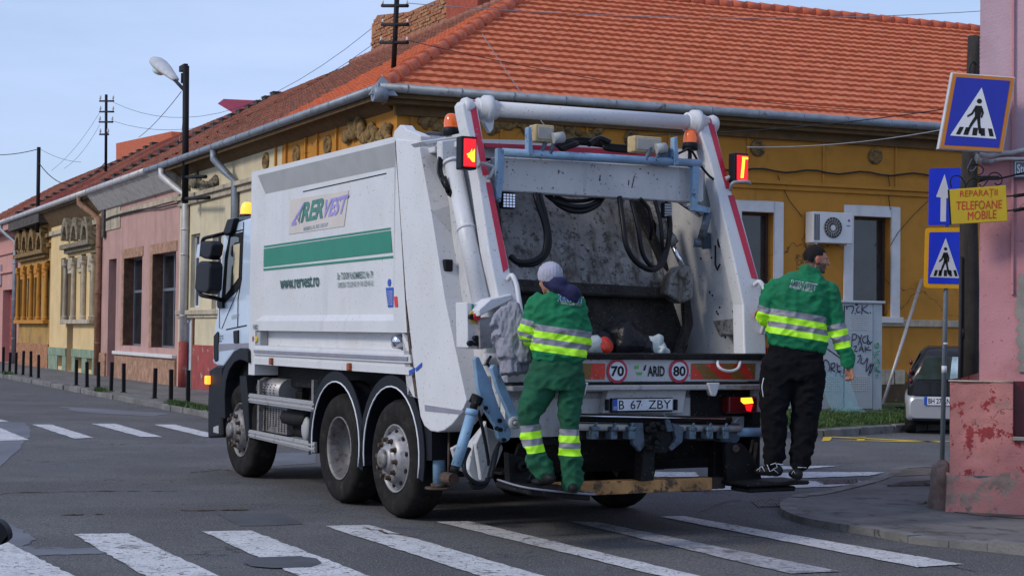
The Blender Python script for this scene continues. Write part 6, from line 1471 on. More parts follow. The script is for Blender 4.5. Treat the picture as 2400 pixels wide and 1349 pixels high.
for x0,x1 in ((.03,xm-.01),(xm+.01,xr)):
    m=MB(); m.box(x0,x1,-.015,0,.02,chh-.1); d_=m.build('door','cabinet_grey',cab_,bevel=.004)
    v=MB()
    for zc in (chh*.24,chh*.80):
        w_=min(.36,(x1-x0)*.75); cx=(x0+x1)/2
        if x0<.5: cx=cp(1947,850).x
        for i in range(9):
            for j in range(7): v.ell((cx-w_/2+w_*i/8,-.018,zc-.13+.26*j/6),(.010,.012,.012),6,4)
    v.build('vent_grille','gutter_light',d_)
m=MB(); m.box(xm-.006,xm+.006,-.017,0,.02,chh-.1); m.box(xr+.002,xr+.012,-.004,0,0,chh-.06); m.build('door_gap','black_ink',cab_)
m=MB()
def gr(mb,pts,r=.010): mb.tube(cat([cp(x,y,-.022) for x,y in pts],3),r,4)
for s_ in ([(1983,716),(1986,724)],[(1984,718),(1998,717),(2001,722),(1996,735)],[(2006,712),(2009,709),(2011,712),(2008,715),(2006,712)],[(2013,718),(2008,724),(2010,732),(2016,730)],[(2021,714),(2020,736)],[(2034,715),(2022,725),(2036,734)],[(2004,733),(2005,735)],[(2039,731),(2041,733)],
 [(1998,782),(1996,812)],[(1998,782),(2008,784),(2006,794),(1998,796)],[(2012,785),(2020,808)],[(2020,784),(2011,808)],[(2030,786),(2022,792),(2024,802),(2032,802)],[(2034,784),(2034,806),(2044,800)],[(2034,795),(2041,806)],
 [(2001,812),(2008,810),(2003,822),(2010,822)],[(2014,822),(2019,810),(2024,824)],[(2016,818),(2023,818)],[(2028,810),(2028,824)],[(2037,812),(2029,818),(2042,820)],[(2010,834),(2018,832),(2014,842),(2010,850)],[(2020,838),(2018,850),(2026,850),(2032,838)],[(2034,838),(2030,870),(2042,850),(2036,880)],
 [(1933,842),(1930,858),(1936,872),(1944,866),(1942,848),(1934,842)],[(1948,850),(1948,874)],[(1948,852),(1956,850),(1956,860),(1949,862),(1960,874)],[(1962,850),(1964,870),(1972,868)],[(1962,858),(1970,857)],[(1936,815),(1965,835),(1972,842)],[(1958,880),(1966,868),(1974,884),(1980,864)],[(2040,860),(2048,852),(2040,874)],[(1990,840),(1998,852),(1990,866),(2002,880)],[(1929,862),(1931,880)]): gr(m,s_)
m.build('graffiti','graffiti_black',cab_)
m=MB()
for s_ in ([(2056,802),(2052,808),(2056,816),(2060,808),(2056,802)],[(2062,822),(2051,824),(2051,838)],[(2051,830),(2059,829)],[(2052,852),(2057,840),(2062,852)],[(2053,858),(2053,870)],[(2061,856),(2054,863),(2063,872)],[(2053,878),(2058,876)],[(2054,884),(2057,882)]): gr(m,s_,.011)
m.build('graffiti','graffiti_green',cab_)
# glass pane leaning at the cabinet
a=cp(1952,975,-.5);b=cp(2008,968,-.35); f2=Frame(CF_.wor(tuple(a))[0],CF_.wor(tuple(a))[1],RF.a,.22)
m=MB(); w_=.62; m.prism([(0,0,0),(w_,.05,.06),(w_-.06,.38,.72),(.10,.36,.78),(-.12,.30,.62)],(0,-.008,.0)); m.prism([(.02,-.02,0),(.75,.0,.02),(.42,.2,.28),(.2,.1,.3)],(0,-.006,0)); o=m.build('glass_sheet','glass_pane',frame=f2); tag(o,'broken sheets of greenish glass leaning at the foot of the cabinet','glass')
# ---- air conditioner
q0=RF.Y(1905,568,-.32);q1=RF.Y(1999,497,-.32); AF=Frame(*[RF.wor((q0[0],-.32,0))[i] for i in (0,1)],RF.a,q0[2])
aw=q1[0]-q0[0]; ah=q1[2]-q0[2]-.02
ac=thing('air_conditioner','white outdoor air conditioner unit fixed to the ochre wall by the window','air conditioner',AF)
m=MB(); m.box(0,aw,0,.28,0,ah); m.build('casing','ac_white',ac,bevel=.015,seg=2)
m=MB(); cx=aw*.5; cz=ah*.5; m.tube([(cx,-.004,cz),(cx,.004,cz)],[.215,.215],32,sm=False); gl=m.build('fan_recess','ac_dark',ac)
m=MB(); 
for k in range(18): 
    an=2*math.pi*k/18; m.tube([(cx+.05*math.cos(an),-.01,cz+.05*math.sin(an)),(cx+.21*math.cos(an+.3),-.01,cz+.21*math.sin(an+.3))],.004,4)
for r_ in (.21,.16,.11): m.tube([(cx+r_*math.cos(2*math.pi*k/28),-.01,cz+r_*math.sin(2*math.pi*k/28)) for k in range(29)],.0035,4)
m.build('fan_grille','gutter_light',gl); m=MB(); m.tube([(cx,-.014,cz),(cx,-.006,cz)],.055,16); m.build('fan_hub','ac_white',gl)
m=MB(); 
for i in range(3): m.box(.035+i*.045,.065+i*.045,-.003,.002,.05,ah-.05)
m.split_build('side_louvre','ac_dark',ac)
m=MB(); c0=(aw*.90,-.003,ah*.75); m.ell(c0,(.028,.002,.028),14,8); m.build('round_emblem','blue_sticker',ac); m=MB(); m.ell((c0[0]+.006,-.005,c0[2]-.008),(.02,.002,.014),12,6); m.build('round_emblem','red_sticker',ac)
m=MB(); text_on(m,'GREE',(aw*.84,-.003,ah*.56),(.085,0,0),(0,0,.026),0,.02); m.build('maker_lettering','blue_sticker',ac,fix=False)
m=MB(); 
for x in (.1,aw-.1): m.box(x-.02,x+.02,.02,.33,-.03,0)
m.split_build('wall_bracket','ac_white',ac)
# ---- small parked car behind the pink corner
g=G(2206,1008); cdep=27.2; KF=Frame((2122-1200)/FPX*cdep,cdep,-R(14),0)
car=thing('parked_car','small silver and black two seat car parked behind the pink corner','car',KF)
K=lambda px,py,y=0.: Vector(KF.Y(px,py,y))
def loft(secs,m_,name,parent,bev=0,close=True,mats=None):
    mb=MB(); n=len(secs[0]); vs=[v for s in secs for v in s]
    mb.add(vs,[(i*n+k,i*n+(k+1)%n,(i+1)*n+(k+1)%n,(i+1)*n+k) for i in range(len(secs)-1) for k in range(n)],0,True)
    mb.add(secs[0],[tuple(range(n))]);mb.add(secs[-1],[tuple(range(n))]); return mb.build(name,m_,parent,bevel=bev)
CWd=1.52
def sec(x0,x1,y,z0,z1,rt,rb=.08,n=5):
    pts=[]
    for cx,cz,r,a0 in ((x1-rt,z1-rt,rt,0),(x0+rt,z1-rt,rt,90),(x0+rb,z0+rb,rb,180),(x1-rb,z0+rb,rb,270)):
        for k in range(n): a=R(a0+90*k/(n-1)); pts.append((cx+r*math.cos(a),y,cz+r*math.sin(a)))
    return pts
# body silver lower shell, black upper, glass
loft([sec(.10,CWd-.10,-.0,.28,.60,.10),sec(.02,CWd-.02,.10,.22,.70,.12),sec(0,CWd,.5,.22,.72,.10),sec(0,CWd,2.1,.22,.72,.10),sec(.05,CWd-.05,2.45,.26,.62,.12)],'car_silver','body',car)
def trap(y,z0,z1,zm,a0,a1,a2):
    pts=[]
    L_=[(a0,z0),(a1,zm),(a2-.02,z1-.10),(a2+.10,z1)]
    return [(CWd-x,y,z) for x,z in reversed(L_)][::-1]+[(x,y,z) for x,z in reversed(L_)]
loft([trap(.05,.66,.90,.80,.08,.08,.12),trap(.10,.66,1.34,.95,.05,.07,.30),trap(.26,.66,1.46,1.0,.04,.06,.30),trap(1.2,.66,1.50,1.0,.04,.06,.28),trap(1.7,.66,1.36,.95,.05,.07,.30),trap(2.2,.66,.90,.85,.1,.12,.2)],'car_black','cabin',car)
m=MB(); m.prism([(.74,.045,.93),(1.22,.045,.93),(1.16,.09,1.32),(.78,.09,1.32)],(0,-.012,0)); m.build('rear_window','car_glass_sky',car,bevel=.006)  # right half of the rear glass, sky reflection painted into its colour
m=MB(); m.prism([(.18,.045,.93),(.735,.045,.93),(.775,.09,1.32),(.34,.09,1.32)],(0,-.012,0)); m.build('rear_window','car_glass_dark',car,bevel=.006)  # left half of the same glass, dark reflection painted as colour
m=MB(); m.prism([(.055,.35,1.0),(.055,1.5,1.0),(.25,1.2,1.38),(.25,.45,1.38)],(-.012,0,0)); m.build('side_window','car_glass_dark',car)
m=MB(); m.prism([(.12,.03,.66),(1.40,.03,.66),(1.36,.05,.90),(.16,.05,.90)],(0,-.02,0)); m.build('tailgate','car_black',car,bevel=.01)
m=MB(); m.tube([(.62,.01,.92),(.95,.0,.96),(1.1,.01,.97)],.014,6); m.build('rear_wiper','black_plastic',car)
m=MB(); m.box(.32,.85,-.03,-.0,.50,.64); lp2=m.build('licence_plate','sign_white',car,bevel=.004); m=MB(); m.box(.32,.37,-.034,-.03,.50,.64); m.build('plate_band','blue_sticker',lp2); m=MB(); text_on(m,'BH 27 ANO',(.39,-.034,.525),(.43,0,0),(0,0,.09),0,.01); m.build('plate_lettering','black_ink',lp2,fix=False)
for zc,mm in ((1.22,'red_tape'),(1.06,'beacon_orange'),(.90,'lamp_red')):
    m=MB(); m.ell((1.27,.05,zc),(.06,.05,.06),14,10); m.build('tail_lamp',mm if mm!='lamp_red' else 'red_tape',car)
    m=MB(); m.ell((.10,.08,zc),(.03,.05,.05),14,10); m.build('tail_lamp','lamp_dark_red',car)
m=MB(); m.box(.12,1.4,.02,.15,.22,.36); m.build('rear_skirt','black_plastic',car,bevel=.02)
for x,s in ((.0,1),(CWd,-1)):
    for y in (.38,2.15):
        m=MB(); m.lathe([(.15,.03),(.2,.0),(.27,.01),(.29,.05),(.29,.17),(.26,.19)],(x+.0*s,y,.29),(s,0,0),28); w_=m.build('wheel','rubber',car); m=MB(); m.lathe([(.17,.03),(.15,.0),(.05,.02),(0,.0)],(x,y,.29),(s,0,0),20); m.build('rim','rim_steel',w_)
m=MB(); m.box(.2,1.3,.3,2.2,.16,.3); m.build('underbody','black_metal',car)
# ================================================================ poles, lamps, wires on the left
def wpt(px,py,F_=LF,y=-.4): return Vector(F_.wor(F_.Y(px,py,y)))
a=wpt(435,470);f=Frame(a.x,a.y,LF.a,0); Q=lambda px,py,y=0.: Vector(f.Y(px,py,y))
sl1=thing('street_lamp','wall mounted black mast with pale street lamp over the pink house','street lamp',f)
m=MB(); m.tube([Q(434,476),Q(436,155)],.085,8); m.box(Q(424,160).x,Q(436,160).x,-.05,.05,Q(430,166).z,Q(430,160).z+.08); m.build('mast','pole_black',sl1)
m=MB(); m.tube([Q(427,172),Q(427,195)],.035,6); m.tube([Q(428,466),Q(490,463)],.05,6); m.tube([Q(428,415),Q(482,414)],.05,6); m.split_build('mast_bracket','pole_black',sl1)
m=MB(); m.tube([Q(434,214),Q(410,188)],.045,8); m.build('lamp_arm','pole_black',sl1)
a_=Q(411,186);b_=Q(366,143); d_=(b_-a_)
m=MB(); 
for t,r_ in ((0,0),): pass
ax=d_.normalized(); m.tube([a_+d_*t for t in (-.02,.0,.15,.35,.6,.8,.95,1.06,1.12)],[.02,.10,.13,.17,.22,.24,.22,.15,.04],16,flat=.62); m.build('lamp_head','lamp_shell',sl1)
m=MB(); c=a_+d_*.82; dn=Vector((0,0,-1)); nrm=(dn-ax*dn.dot(ax)).normalized(); m.tube([c-ax*.35+nrm*.08,c-ax*.15+nrm*.15,c+ax*.05+nrm*.17,c+ax*.22+nrm*.10],[.10,.16,.17,.08],14,flat=.8); m.build('lamp_lens','lamp_lens',sl1)
def mast(name,label,base,top,arms,r=.06,cat_='power pole',y=-.4,F_=LF):
    a=wpt(*base,F_,y); f=Frame(a.x,a.y,F_.a,0); q=lambda px,py,yy=0.: Vector(f.Y(px,py,yy)); o=thing(name,label,cat_,f)
    m=MB(); m.tube([q(*base),q(*top)],r,8); m.build('mast','pole_black',o)
    for x0,x1,y_ in arms:
        m=MB(); m.tube([q(x0,y_),q(x1,y_)],r*.7,6); c=m.build('cross_arm','pole_black',o)
        for x in (x0+1,x1-1): 
            p=q(x,y_); s=(q(x,y_-10)-p).length/10; m=MB(); m.lathe([(.0,0),(.012,.0),(.012,s*5),(s*2.2,s*5),(s*2.8,s*7),(s*2,s*9),(s*2.4,s*10),(s*1.5,s*13),(0,s*13.5)],p,(0,0,1),10); m.build('insulator','porcelain',c)
    return o
mast('power_pole','black roof mast with four cross arms above the red roof',(248,402),(249,222),[(234,266,237),(234,266,262),(233,264,286),(234,254,315)],.05,y=1.0)
mast('power_pole','black wall mast at far left before the ochre house',(88,545),(91,345),[],.07)
p1=wpt(90,350); m=MB()
mast('power_pole','black roof mast with porcelain insulators on the tiled corner roof',(922,172),(931,-20),[(896,955,14),(896,956,58),(892,955,100)],.055,y=1.1)
a=Vector(wpt(28,490,LF,-14)); f=Frame(a.x,a.y,LF.a,0); Q=lambda px,py,y=0.: Vector(f.Y(px,py,y)); o=thing('street_lamp','distant thin grey lamp pole with small square lamp at left edge','street lamp',f)
m=MB(); m.tube(cat([Q(28,880),Q(28,560),Q(28,440),Q(26,420),Q(18,413),Q(0,410),Q(-20,408)],5),.07,8); m.build('pole','pole_grey',o); m=MB(); m.box(Q(3,0).x,Q(12,0).x,-.1,.1,Q(8,434).z,Q(8,426).z); m.build('lamp_head','lamp_shell',o); m=MB(); m.tube([Q(22,462),Q(22,490)],.16,8); m.build('pole_box','gutter_grey',o)
def W2(n,a,ya,b,yb_,r,m_,lab,sag): wire(n,[wpt(*a,LF,ya),wpt(*b,LF,yb_)],r*.55,m_,lab,W,sag)
W2('overhead_wire',(266,240),1.,(870,68),3.,.012,'wire_dark','upper overhead wire from the red roof mast up to the brick firewall',1.2)
W2('overhead_wire',(266,284),1.,(880,100),3.,.012,'wire_dark','lower overhead wire from the red roof mast to the tiled roof mast',1.0)
W2('overhead_wire',(0,363),-1,(91,349),-.4,.03,'wire_dark','thick overhead wire leaving the left edge to the wall mast',.05)
W2('overhead_wire',(91,382),-.4,(247,380),1.,.03,'wire_dark','sagging wire between the wall mast and the red roof mast',.8)
W2('overhead_wire',(233,265),1,(120,400),-.4,.01,'wire_dark','thin slanting wire down left from the top of the red roof mast',.2)
W2('overhead_wire',(234,292),1,(150,395),-.4,.01,'wire_dark','thin slanting wire down left from the middle of the red roof mast',.2)
W2('overhead_wire',(425,215),-.4,(325,322),3.,.018,'wire_dark','wire running down from the street lamp arm to the orange roof',.1)
W2('overhead_wire',(432,222),-.4,(420,318),2.,.012,'wire_light','loose wire drooping beside the street lamp mast',.6)
W2('overhead_wire',(95,350),-.4,(190,380),1.,.012,'wire_dark','faint wire right of the left wall mast',.1)
def W3(a,ya,b,yb_,r,m_,lab,sag,F1=RF,F2=RF): wire('overhead_wire',[wpt(*a,F1,ya),wpt(*b,F2,yb_)],r,m_,lab,W,sag)
W3((955,8),-1.5,(2700,-10),-3,.007,'wire_light','pale overhead wire crossing above the orange roof to the upper right',.35,RF,RF)
W3((955,95),-1.5,(2290,268),-3,.007,'wire_dark','upper of two thin wires crossing the orange roof to the utility pole',.3)
W3((1750,345),-1.5,(2230,300),-4,.010,'wire_light','thin pale wire before the eave leading to the utility pole',.1)
W3((1480,318),-1,(2220,255),-4,.010,'wire_dark','thin wire slanting over the orange roof behind the crosswalk sign',.1)
W3((1130,80),.5,(1300,325),-1,.008,'wire_light','single thin wire slanting down over the orange roof to the truck',.05)
wire('facade_cable',[RF.Y(*p,-.04) for p in ((2082,412),(2086,440),(2083,465),(2087,492))],.008,'wire_dark','thin cable hanging straight down above the right window of the ochre facade',RF)
wire('facade_cable',[RF.Y(*p,-.04) for p in ((1822,410),(1835,440),(1850,470),(1880,508))],.008,'wire_dark','thin cable slanting down to the air conditioner on the ochre facade',RF)
wire('facade_cable',[RF.Y(*p,-.05) for p in ((2176,470),(2140,505),(2105,545),(2087,575))],.007,'wire_dark','thin wire slanting from the arrow sign to the right window',RF)
# bare tree far behind the roofs
a=wpt(112,470,LF,30); f=Frame(a.x,a.y,0,0); tb=thing('bare_tree','leafless tree top far behind the roofs at left','tree',f); hh=a.z
m=MB(); m.tube([(0,0,0),(0,0,hh*.6),(.1,0,hh*.85)],[.3,.22,.15],8); m.build('trunk','wood_pole',tb)
m=MB(); rnd=random.Random(4)
def br(p,d,l,r,k):
    q=p+d*l; m.tube([p,p.lerp(q,.5)+Vector((rnd.gauss(0,.05)*l,rnd.gauss(0,.05)*l,0)),q],[r,r*.8,r*.6],4)
    if k:
        for _ in range(3 if k>1 else 2): br(q if rnd.random()<.7 else p.lerp(q,.7),(d+Vector((rnd.gauss(0,.45),rnd.gauss(0,.45),rnd.gauss(.1,.25)))).normalized(),l*rnd.uniform(.6,.85),r*.6,k-1)
for _ in range(6): br(Vector((.1*0,0,hh*.6)).lerp(Vector((.1,0,hh*.85)),rnd.random()),Vector((rnd.gauss(0,.5),rnd.gauss(0,.5),1)).normalized(),1.5,.09,4)
m.build('branches','wood_pole',tb,fix=False)
# dark mirror of a vehicle poking in at the lower left
f=Frame(-1.02,3.2,0,0); Q=lambda px,py,y=0.: Vector(f.Y(px,py,y))
mi=thing('scooter_mirror','dark rounded mirror poking in at the lower left edge','mirror',f)
m=MB(); m.prism(rrect([Q(-90,1208),Q(-2,1218),Q(20,1245),Q(17,1270),Q(-8,1279),Q(-90,1285)],.014),(0,.03,0)); m.build('mirror_housing','black_plastic',mi,bevel=.006,seg=2)
m=MB(); m.tube(cat([Q(-60,1270,.015),Q(-90,1330,.02),Q(-110,1500,.05),Q(-140,1700,.1)],5),.007,8); m.build('mirror_stem','black_plastic',mi)
m=MB(); m.tube([Q(-140,1700,.1),(Q(-140,1700,.1).x-.05,.1,0)],.02,8); m.build('stand','black_plastic',mi)
# ================================================================ people
from mathutils.bvhtree import BVHTree
def rings(mb,rows,n=28):
    """rows: (center, half width, half depth[, tilt])"""
    vs=[]
    for r in rows:
        c,a,b=r[0],r[1],r[2]; tl=r[3] if len(r)>3 else 0.; sw=r[4] if len(r)>4 else 0.
        for k in range(n):
            an=2*math.pi*k/n; ca,sa=math.cos(an),math.sin(an)
            ex=.85; x=a*math.copysign(abs(ca)**ex,ca); y=b*math.copysign(abs(sa)**ex,sa)
            vs.append((c.x+x*math.cos(sw)-y*math.sin(sw),c.y+x*math.sin(sw)+y*math.cos(sw),c.z+tl*x))
    K=len(rows)
    mb.add(vs,[(i*n+k,i*n+(k+1)%n,(i+1)*n+(k+1)%n,(i+1)*n+k) for i in range(K-1) for k in range(n)],0,True)
    mb.add(vs[:n],[tuple(range(n))]); mb.add(vs[-n:],[tuple(range(n))])
def limb(mb,pts,rad,n=16,sub=3):
    C=cat(pts,sub); K=len(pts)-1; rr=[]
    for i in range(len(C)):
        t=i/(len(C)-1)*K; j=min(K-1,int(t)); rr.append(rad[j]+(rad[j+1]-rad[j])*(t-j))
    mb.tube(C,rr,n)
    mb.ell(C[0],(rr[0]*.97,)*3,12,8); mb.ell(C[-1],(rr[-1]*.97,)*3,12,8)
def fingers(mb,wrist,dirv,side,palm_n,s=1.,curl=.5):
    """palm, four fingers of different lengths and a thumb; dirv along the hand, side across it, palm_n towards the palm"""
    d=dirv.normalized(); s_=side.normalized(); p=palm_n.normalized()
    pts=[]
    L=.09*s
    for k in (-1.0,-.35,.35,1.0): 
        limb(mb,[wrist+s_*(.012*k),wrist+d*L*.5+s_*(.024*k),wrist+d*L+s_*(.030*k)],[.016,.015,.013],8,2)
    for i,(k,ln) in enumerate(zip((-1.,-.35,.32,.95),(.062,.074,.070,.055))):
        b=wrist+d*L+s_*(.030*k); ln*=s; c1=curl+.1*i
        d1=(d*math.cos(c1*.6)+p*math.sin(c1*.6)); d2=(d*math.cos(c1*1.5)+p*math.sin(c1*1.5)); d3=(d*math.cos(c1*2.3)+p*math.sin(c1*2.3))
        limb(mb,[b,b+d1*ln*.45,b+d1*ln*.45+d2*ln*.32,b+d1*ln*.45+d2*ln*.32+d3*ln*.25],[.0098,.0092,.0085,.0075],8,2)
    t0=wrist+d*.025*s-s_*.022; td=(d*.7-s_*.55+p*.35).normalized(); td2=(d*.9-s_*.1+p*.35).normalized()
    limb(mb,[t0,t0+td*.035*s,t0+td*.035*s+td2*.032*s],[.013,.011,.0085],8,2)
def head(mb,c,fd,lat,s=1.):
    """c centre of the skull, fd facing direction, lat towards the person's right; returns a function to map local face coordinates"""
    up=Vector((0,0,1)); fd=fd.normalized(); up=(up-fd*up.dot(fd)*.0).normalized(); lat=lat.normalized(); up2=lat.cross(fd); 
    if up2.z<0: up2=-up2
    Rm=Matrix((lat,fd,up2)).transposed()
    def E(x,y,z,rx,ry,rz,n=14): mb.ell(c+Rm@(Vector((x,y,z))*s),(rx*s,ry*s,rz*s),n,10,0,Rm)
    E(0,-.008,.018,.076,.096,.092,20); E(0,.028,-.025,.062,.066,.078,18); E(0,.045,-.075,.042,.045,.038); E(0,.02,-.06,.055,.055,.045)
    E(.03,.062,-.025,.026,.022,.03);E(-.03,.062,-.025,.026,.022,.03)      # cheeks
    E(0,.082,.022,.05,.018,.014)                                           # brow
    E(0,.100,-.010,.011,.020,.028); E(0,.114,-.026,.015,.016,.012)          # nose
    E(0,.087,-.058,.022,.012,.007); E(0,.084,-.068,.020,.012,.007); E(0,.078,-.098,.022,.016,.014)  # lips, chin
    for q in (-1,1): E(q*.076,-.005,-.012,.010,.020,.032,10); E(q*.082,-.014,-.004,.007,.012,.024,8); E(q*.074,.005,-.035,.008,.010,.010,8)
    return lambda x,y,z: c+Rm@(Vector((x,y,z))*s), Rm
def eyes(fn,Rm,parent,s=1.):
    for q in (-1,1):
        m=MB(); m.ell(fn(q*.030,.074,.004),(.011*s,.007*s,.006*s),10,8,0,Rm); o=m.build('eye','sign_white',parent); m=MB(); m.ell(fn(q*.030,.080,.003),(.006*s,.003*s,.005*s),8,6,0,Rm); m.build('iris','black_ink',o)
def conform(parent,me,mats_,items,fn,off=.004,name='back_lettering'):
    bv=BVHTree.FromPolygons([v.co for v in me.vertices],[tuple(p.vertices) for p in me.polygons]); m=MB()
    for s_,x0,y0,x1,y1,h,mi,b,sh in items:
        o=fn(x0,y0); text_on(m,s_,o,fn(x1,y1)-o,fn(x0,y0-h)-o,mi,b,sh)
    out=[]
    for v,(dummy) in zip(m.v,range(len(m.v))):
        h=bv.ray_cast(Vector((v[0],-3,v[2])),Vector((0,1,0))); out.append((v[0],(h[0].y if h[0] else 0)-off,v[2]))
    m.v=out; return m.build(name,mats_,parent,fix=False)
# ------------------------------------------------ left worker
dL=12.02; fL=Frame((1300-1200)/FPX*dL,dL,0,0); zfoot=T.wor((0,0,zl_))[2]
def A(px,py,y=0.): return Vector(fL.Y(px,py,y))
pxm=FPX/dL; u_=lambda n:n/pxm
w1=thing('person','person in grey beanie and green hi-vis workwear standing on the left rear step, back turned','person',fL)
b=MB()
hc=A(1288,652,.03); fd=Vector((-.55,.78,-.25)); lat=Vector((.82,.55,0))
fn,Rm=head(b,hc,fd,lat,.98)
limb(b,[hc+Vector((.02,.0,-.05)),A(1312,705,0)],[.055,.062]); rings(b,[(A(1305,715),.15,.07),(A(1306,770),.15,.08),(A(1306,850),.14,.08),(A(1306,880),.14,.08)])
limb(b,[A(1256,712),A(1236,778,.02),A(1262,800,.30)],[.04,.035,.025]); limb(b,[A(1352,716),A(1366,800,.03),A(1350,812,.32)],[.04,.035,.025])
fingers(b,A(1262,800,.30),Vector((.2,1,-.1)),Vector((0,0,1)),Vector((1,0,0)),1.,.9); fingers(b,A(1350,812,.32),Vector((-.2,1,-.1)),Vector((0,0,1)),Vector((-1,0,0)),1.,.9)
limb(b,[A(1280,880),A(1240,985),A(1268,1105)],[.07,.05,.04]); limb(b,[A(1334,880),A(1334,990),A(1340,1135)],[.07,.05,.04])
bm_=remesh(b,.008,3); mesh_obj('body',bm_,['skin'],w1)
eyes(fn,Rm,w1,.98)
# beanie
b=MB(); c=hc+Vector((.004,-.006,.030)); b.ell(c,(.092,.106,.098),24,16,0,Rm); b.ell(c-Vector((0,0,.03)),(.088,.103,.085),20,12,0,Rm); b.tube([c+Vector((0,0,-.02)),c+Vector((.0,0,-.045))],[.092,.090],20); b.v=[tuple(v) for v in b.v]
me=remesh(b,.008,3,fold=lambda p:.0015*math.sin(p.x*260)); 
# cut away below the brow line
bm=bmesh.new(); bm.from_mesh(me); bmesh.ops.bisect_plane(bm,geom=bm.verts[:]+bm.edges[:]+bm.faces[:],plane_co=fn(0,0,-.022),plane_no=(Rm@Vector((0,.42,-1))).normalized(),clear_outer=True); bm.to_mesh(me); bm.free()
be=mesh_obj('beanie',me,['beanie_grey'],w1)
m=MB(); m.tube([fn(.078,.02,.0),fn(.074,.075,.004)],.003,6); m.tube([fn(-.078,.0,.0),fn(-.074,.075,.004)],.004,6); m.tube([fn(-.05,.098,.004),fn(-.012,.10,.004)],.012,8,flat=.3); m.tube([fn(.05,.098,.004),fn(.012,.10,.004)],.012,8,flat=.3); m.build('glasses','black_plastic',w1)
# jacket
b=MB()
rings(b,[(A(1322,688,.0),u_(30),.075,-.05),(A(1308,697,.0),u_(52),.10,-.05),(A(1304,712,.0),u_(62),.12,-.05),(A(1306,735),u_(63),.13,-.03),(A(1310,770),u_(63),.135),(A(1310,800),u_(63),.14),(A(1309,825),u_(65),.145,-.06),(A(1308,838),u_(62),.135,-.08),(A(1307,846),u_(58),.125,-.09)])
limb(b,[A(1262,712,0),A(1244,745,.0),A(1238,778,.0),A(1250,792,.15),A(1260,800,.30)],[.082,.070,.068,.062,.05])
limb(b,[A(1350,714,0),A(1362,750,.0),A(1369,795,.02),A(1362,808,.17),A(1352,812,.30)],[.078,.062,.056,.054,.05])
def foldL(p): return creases(p,6.5,.026,1.5)+.003*mn.noise(p*18)
me=remesh(b,.0105,4,fold=foldL)
def bandsel(p,za,s,x0,widths,yaw=0):
    t=za-s*(p.x-x0)-p.z
    if t<0: return 0
    for i,w_ in enumerate(widths):
        if t<w_: return 1 if i%2==0 else 2
        t-=w_
    return 0
zLb=A(1255,759).z; xL0=A(1255,759).x; Wb=[u_(15),u_(15.5),u_(14),u_(17)]
cut_planes(me,band_cuts(zLb,.13,xL0,Wb)+band_cuts(A(1240,750).z,.30,A(1240,750).x,[u_(14),u_(18),u_(10),u_(9)]))
xarm=A(1252,0+760).x
def pickL(c):
    if c.x<A(1252,760).x-.005 and c.z>A(1240,796).z: return bandsel(c,A(1240,750).z,.30,A(1240,750).x,[u_(14),u_(18),u_(10),u_(9)])
    if c.y>.17: return 0
    return bandsel(c,zLb,.13,xL0,Wb)
jk=mesh_obj('jacket',me,['jacket_green','reflex_grey','hivis_yellow'],w1,pickL)
conform(jk,me,['blue_sticker','white_ink'],[('RERVEST',1306,706,1368,712,17,1,.035,.25),('MEMBRU AL RER GROUP',1314,713,1362,718,5,1,.0,0)],lambda x,y:A(x,y),.004)
conform(jk,me,['blue_sticker','white_ink'],[('RERVEST',1307,705,1367,711,15,0,.0,.25)],lambda x,y:A(x,y),.006)
# hood
b=MB(); b.ell(A(1318,679,-.0),(.14,.12,.062),20,12,0,Matrix.Rotation(.42,3,'Y')); b.ell(A(1336,688,-.06),(.085,.07,.07),16,10); b.ell(A(1298,664,.01),(.085,.095,.06),16,10,0,Matrix.Rotation(.3,3,'Y')); b.ell(A(1345,699,-.08),(.045,.04,.045),12,8); b.ell(A(1310,668,-.06),(.07,.05,.07),12,8,0,Matrix.Rotation(.5,3,'Y'))
me=remesh(b,.009,3,fold=lambda p:.008*mn.noise(p*16)+.004*math.sin(p.x*60+p.z*50)); mesh_obj('hood',me,['navy_hood'],w1)
# trousers
b=MB()
rings(b,[(A(1307,835),u_(58),.115),(A(1306,862),u_(61),.13),(A(1301,890),u_(64),.135),(A(1298,912),u_(66),.13)])
limb(b,[A(1272,890,.0),A(1258,925,.0),A(1240,968,-.02),A(1242,1000,-.01),A(1250,1040,.0),A(1262,1078,.0),A(1277,1108,-.01)],[.125,.116,.084,.074,.076,.080,.080],20)
limb(b,[A(1340,890,.0),A(1338,925,.0),A(1333,968,-.01),A(1334,1000,.0),A(1336,1045,.0),A(1339,1090,.0),A(1341,1134,-.01)],[.100,.092,.078,.074,.076,.078,.078],20)
def foldT(p): return creases(p,6.,.034 if p.z<A(1300,1060).z else .024,1.2)+.003*mn.noise(p*18)
me=remesh(b,.0105,4,fold=foldT)
cut_planes(me,band_cuts(A(1240,994).z,-.12,A(1240,994).x,[u_(16),u_(17),u_(16),u_(18)])+band_cuts(A(1334,1004).z,.02,A(1334,1004).x,[u_(15),u_(16),u_(14),u_(17)]))
def pickT(c):
    if c.x<A(1292,1000).x: return bandsel(c,A(1240,994).z,-.12,A(1240,994).x,[u_(16),u_(17),u_(16),u_(18)])
    return bandsel(c,A(1334,1004).z,.02,A(1334,1004).x,[u_(15),u_(16),u_(14),u_(17)])
mesh_obj('trousers',me,['trouser_green','reflex_grey','hivis_yellow'],w1,pickT)
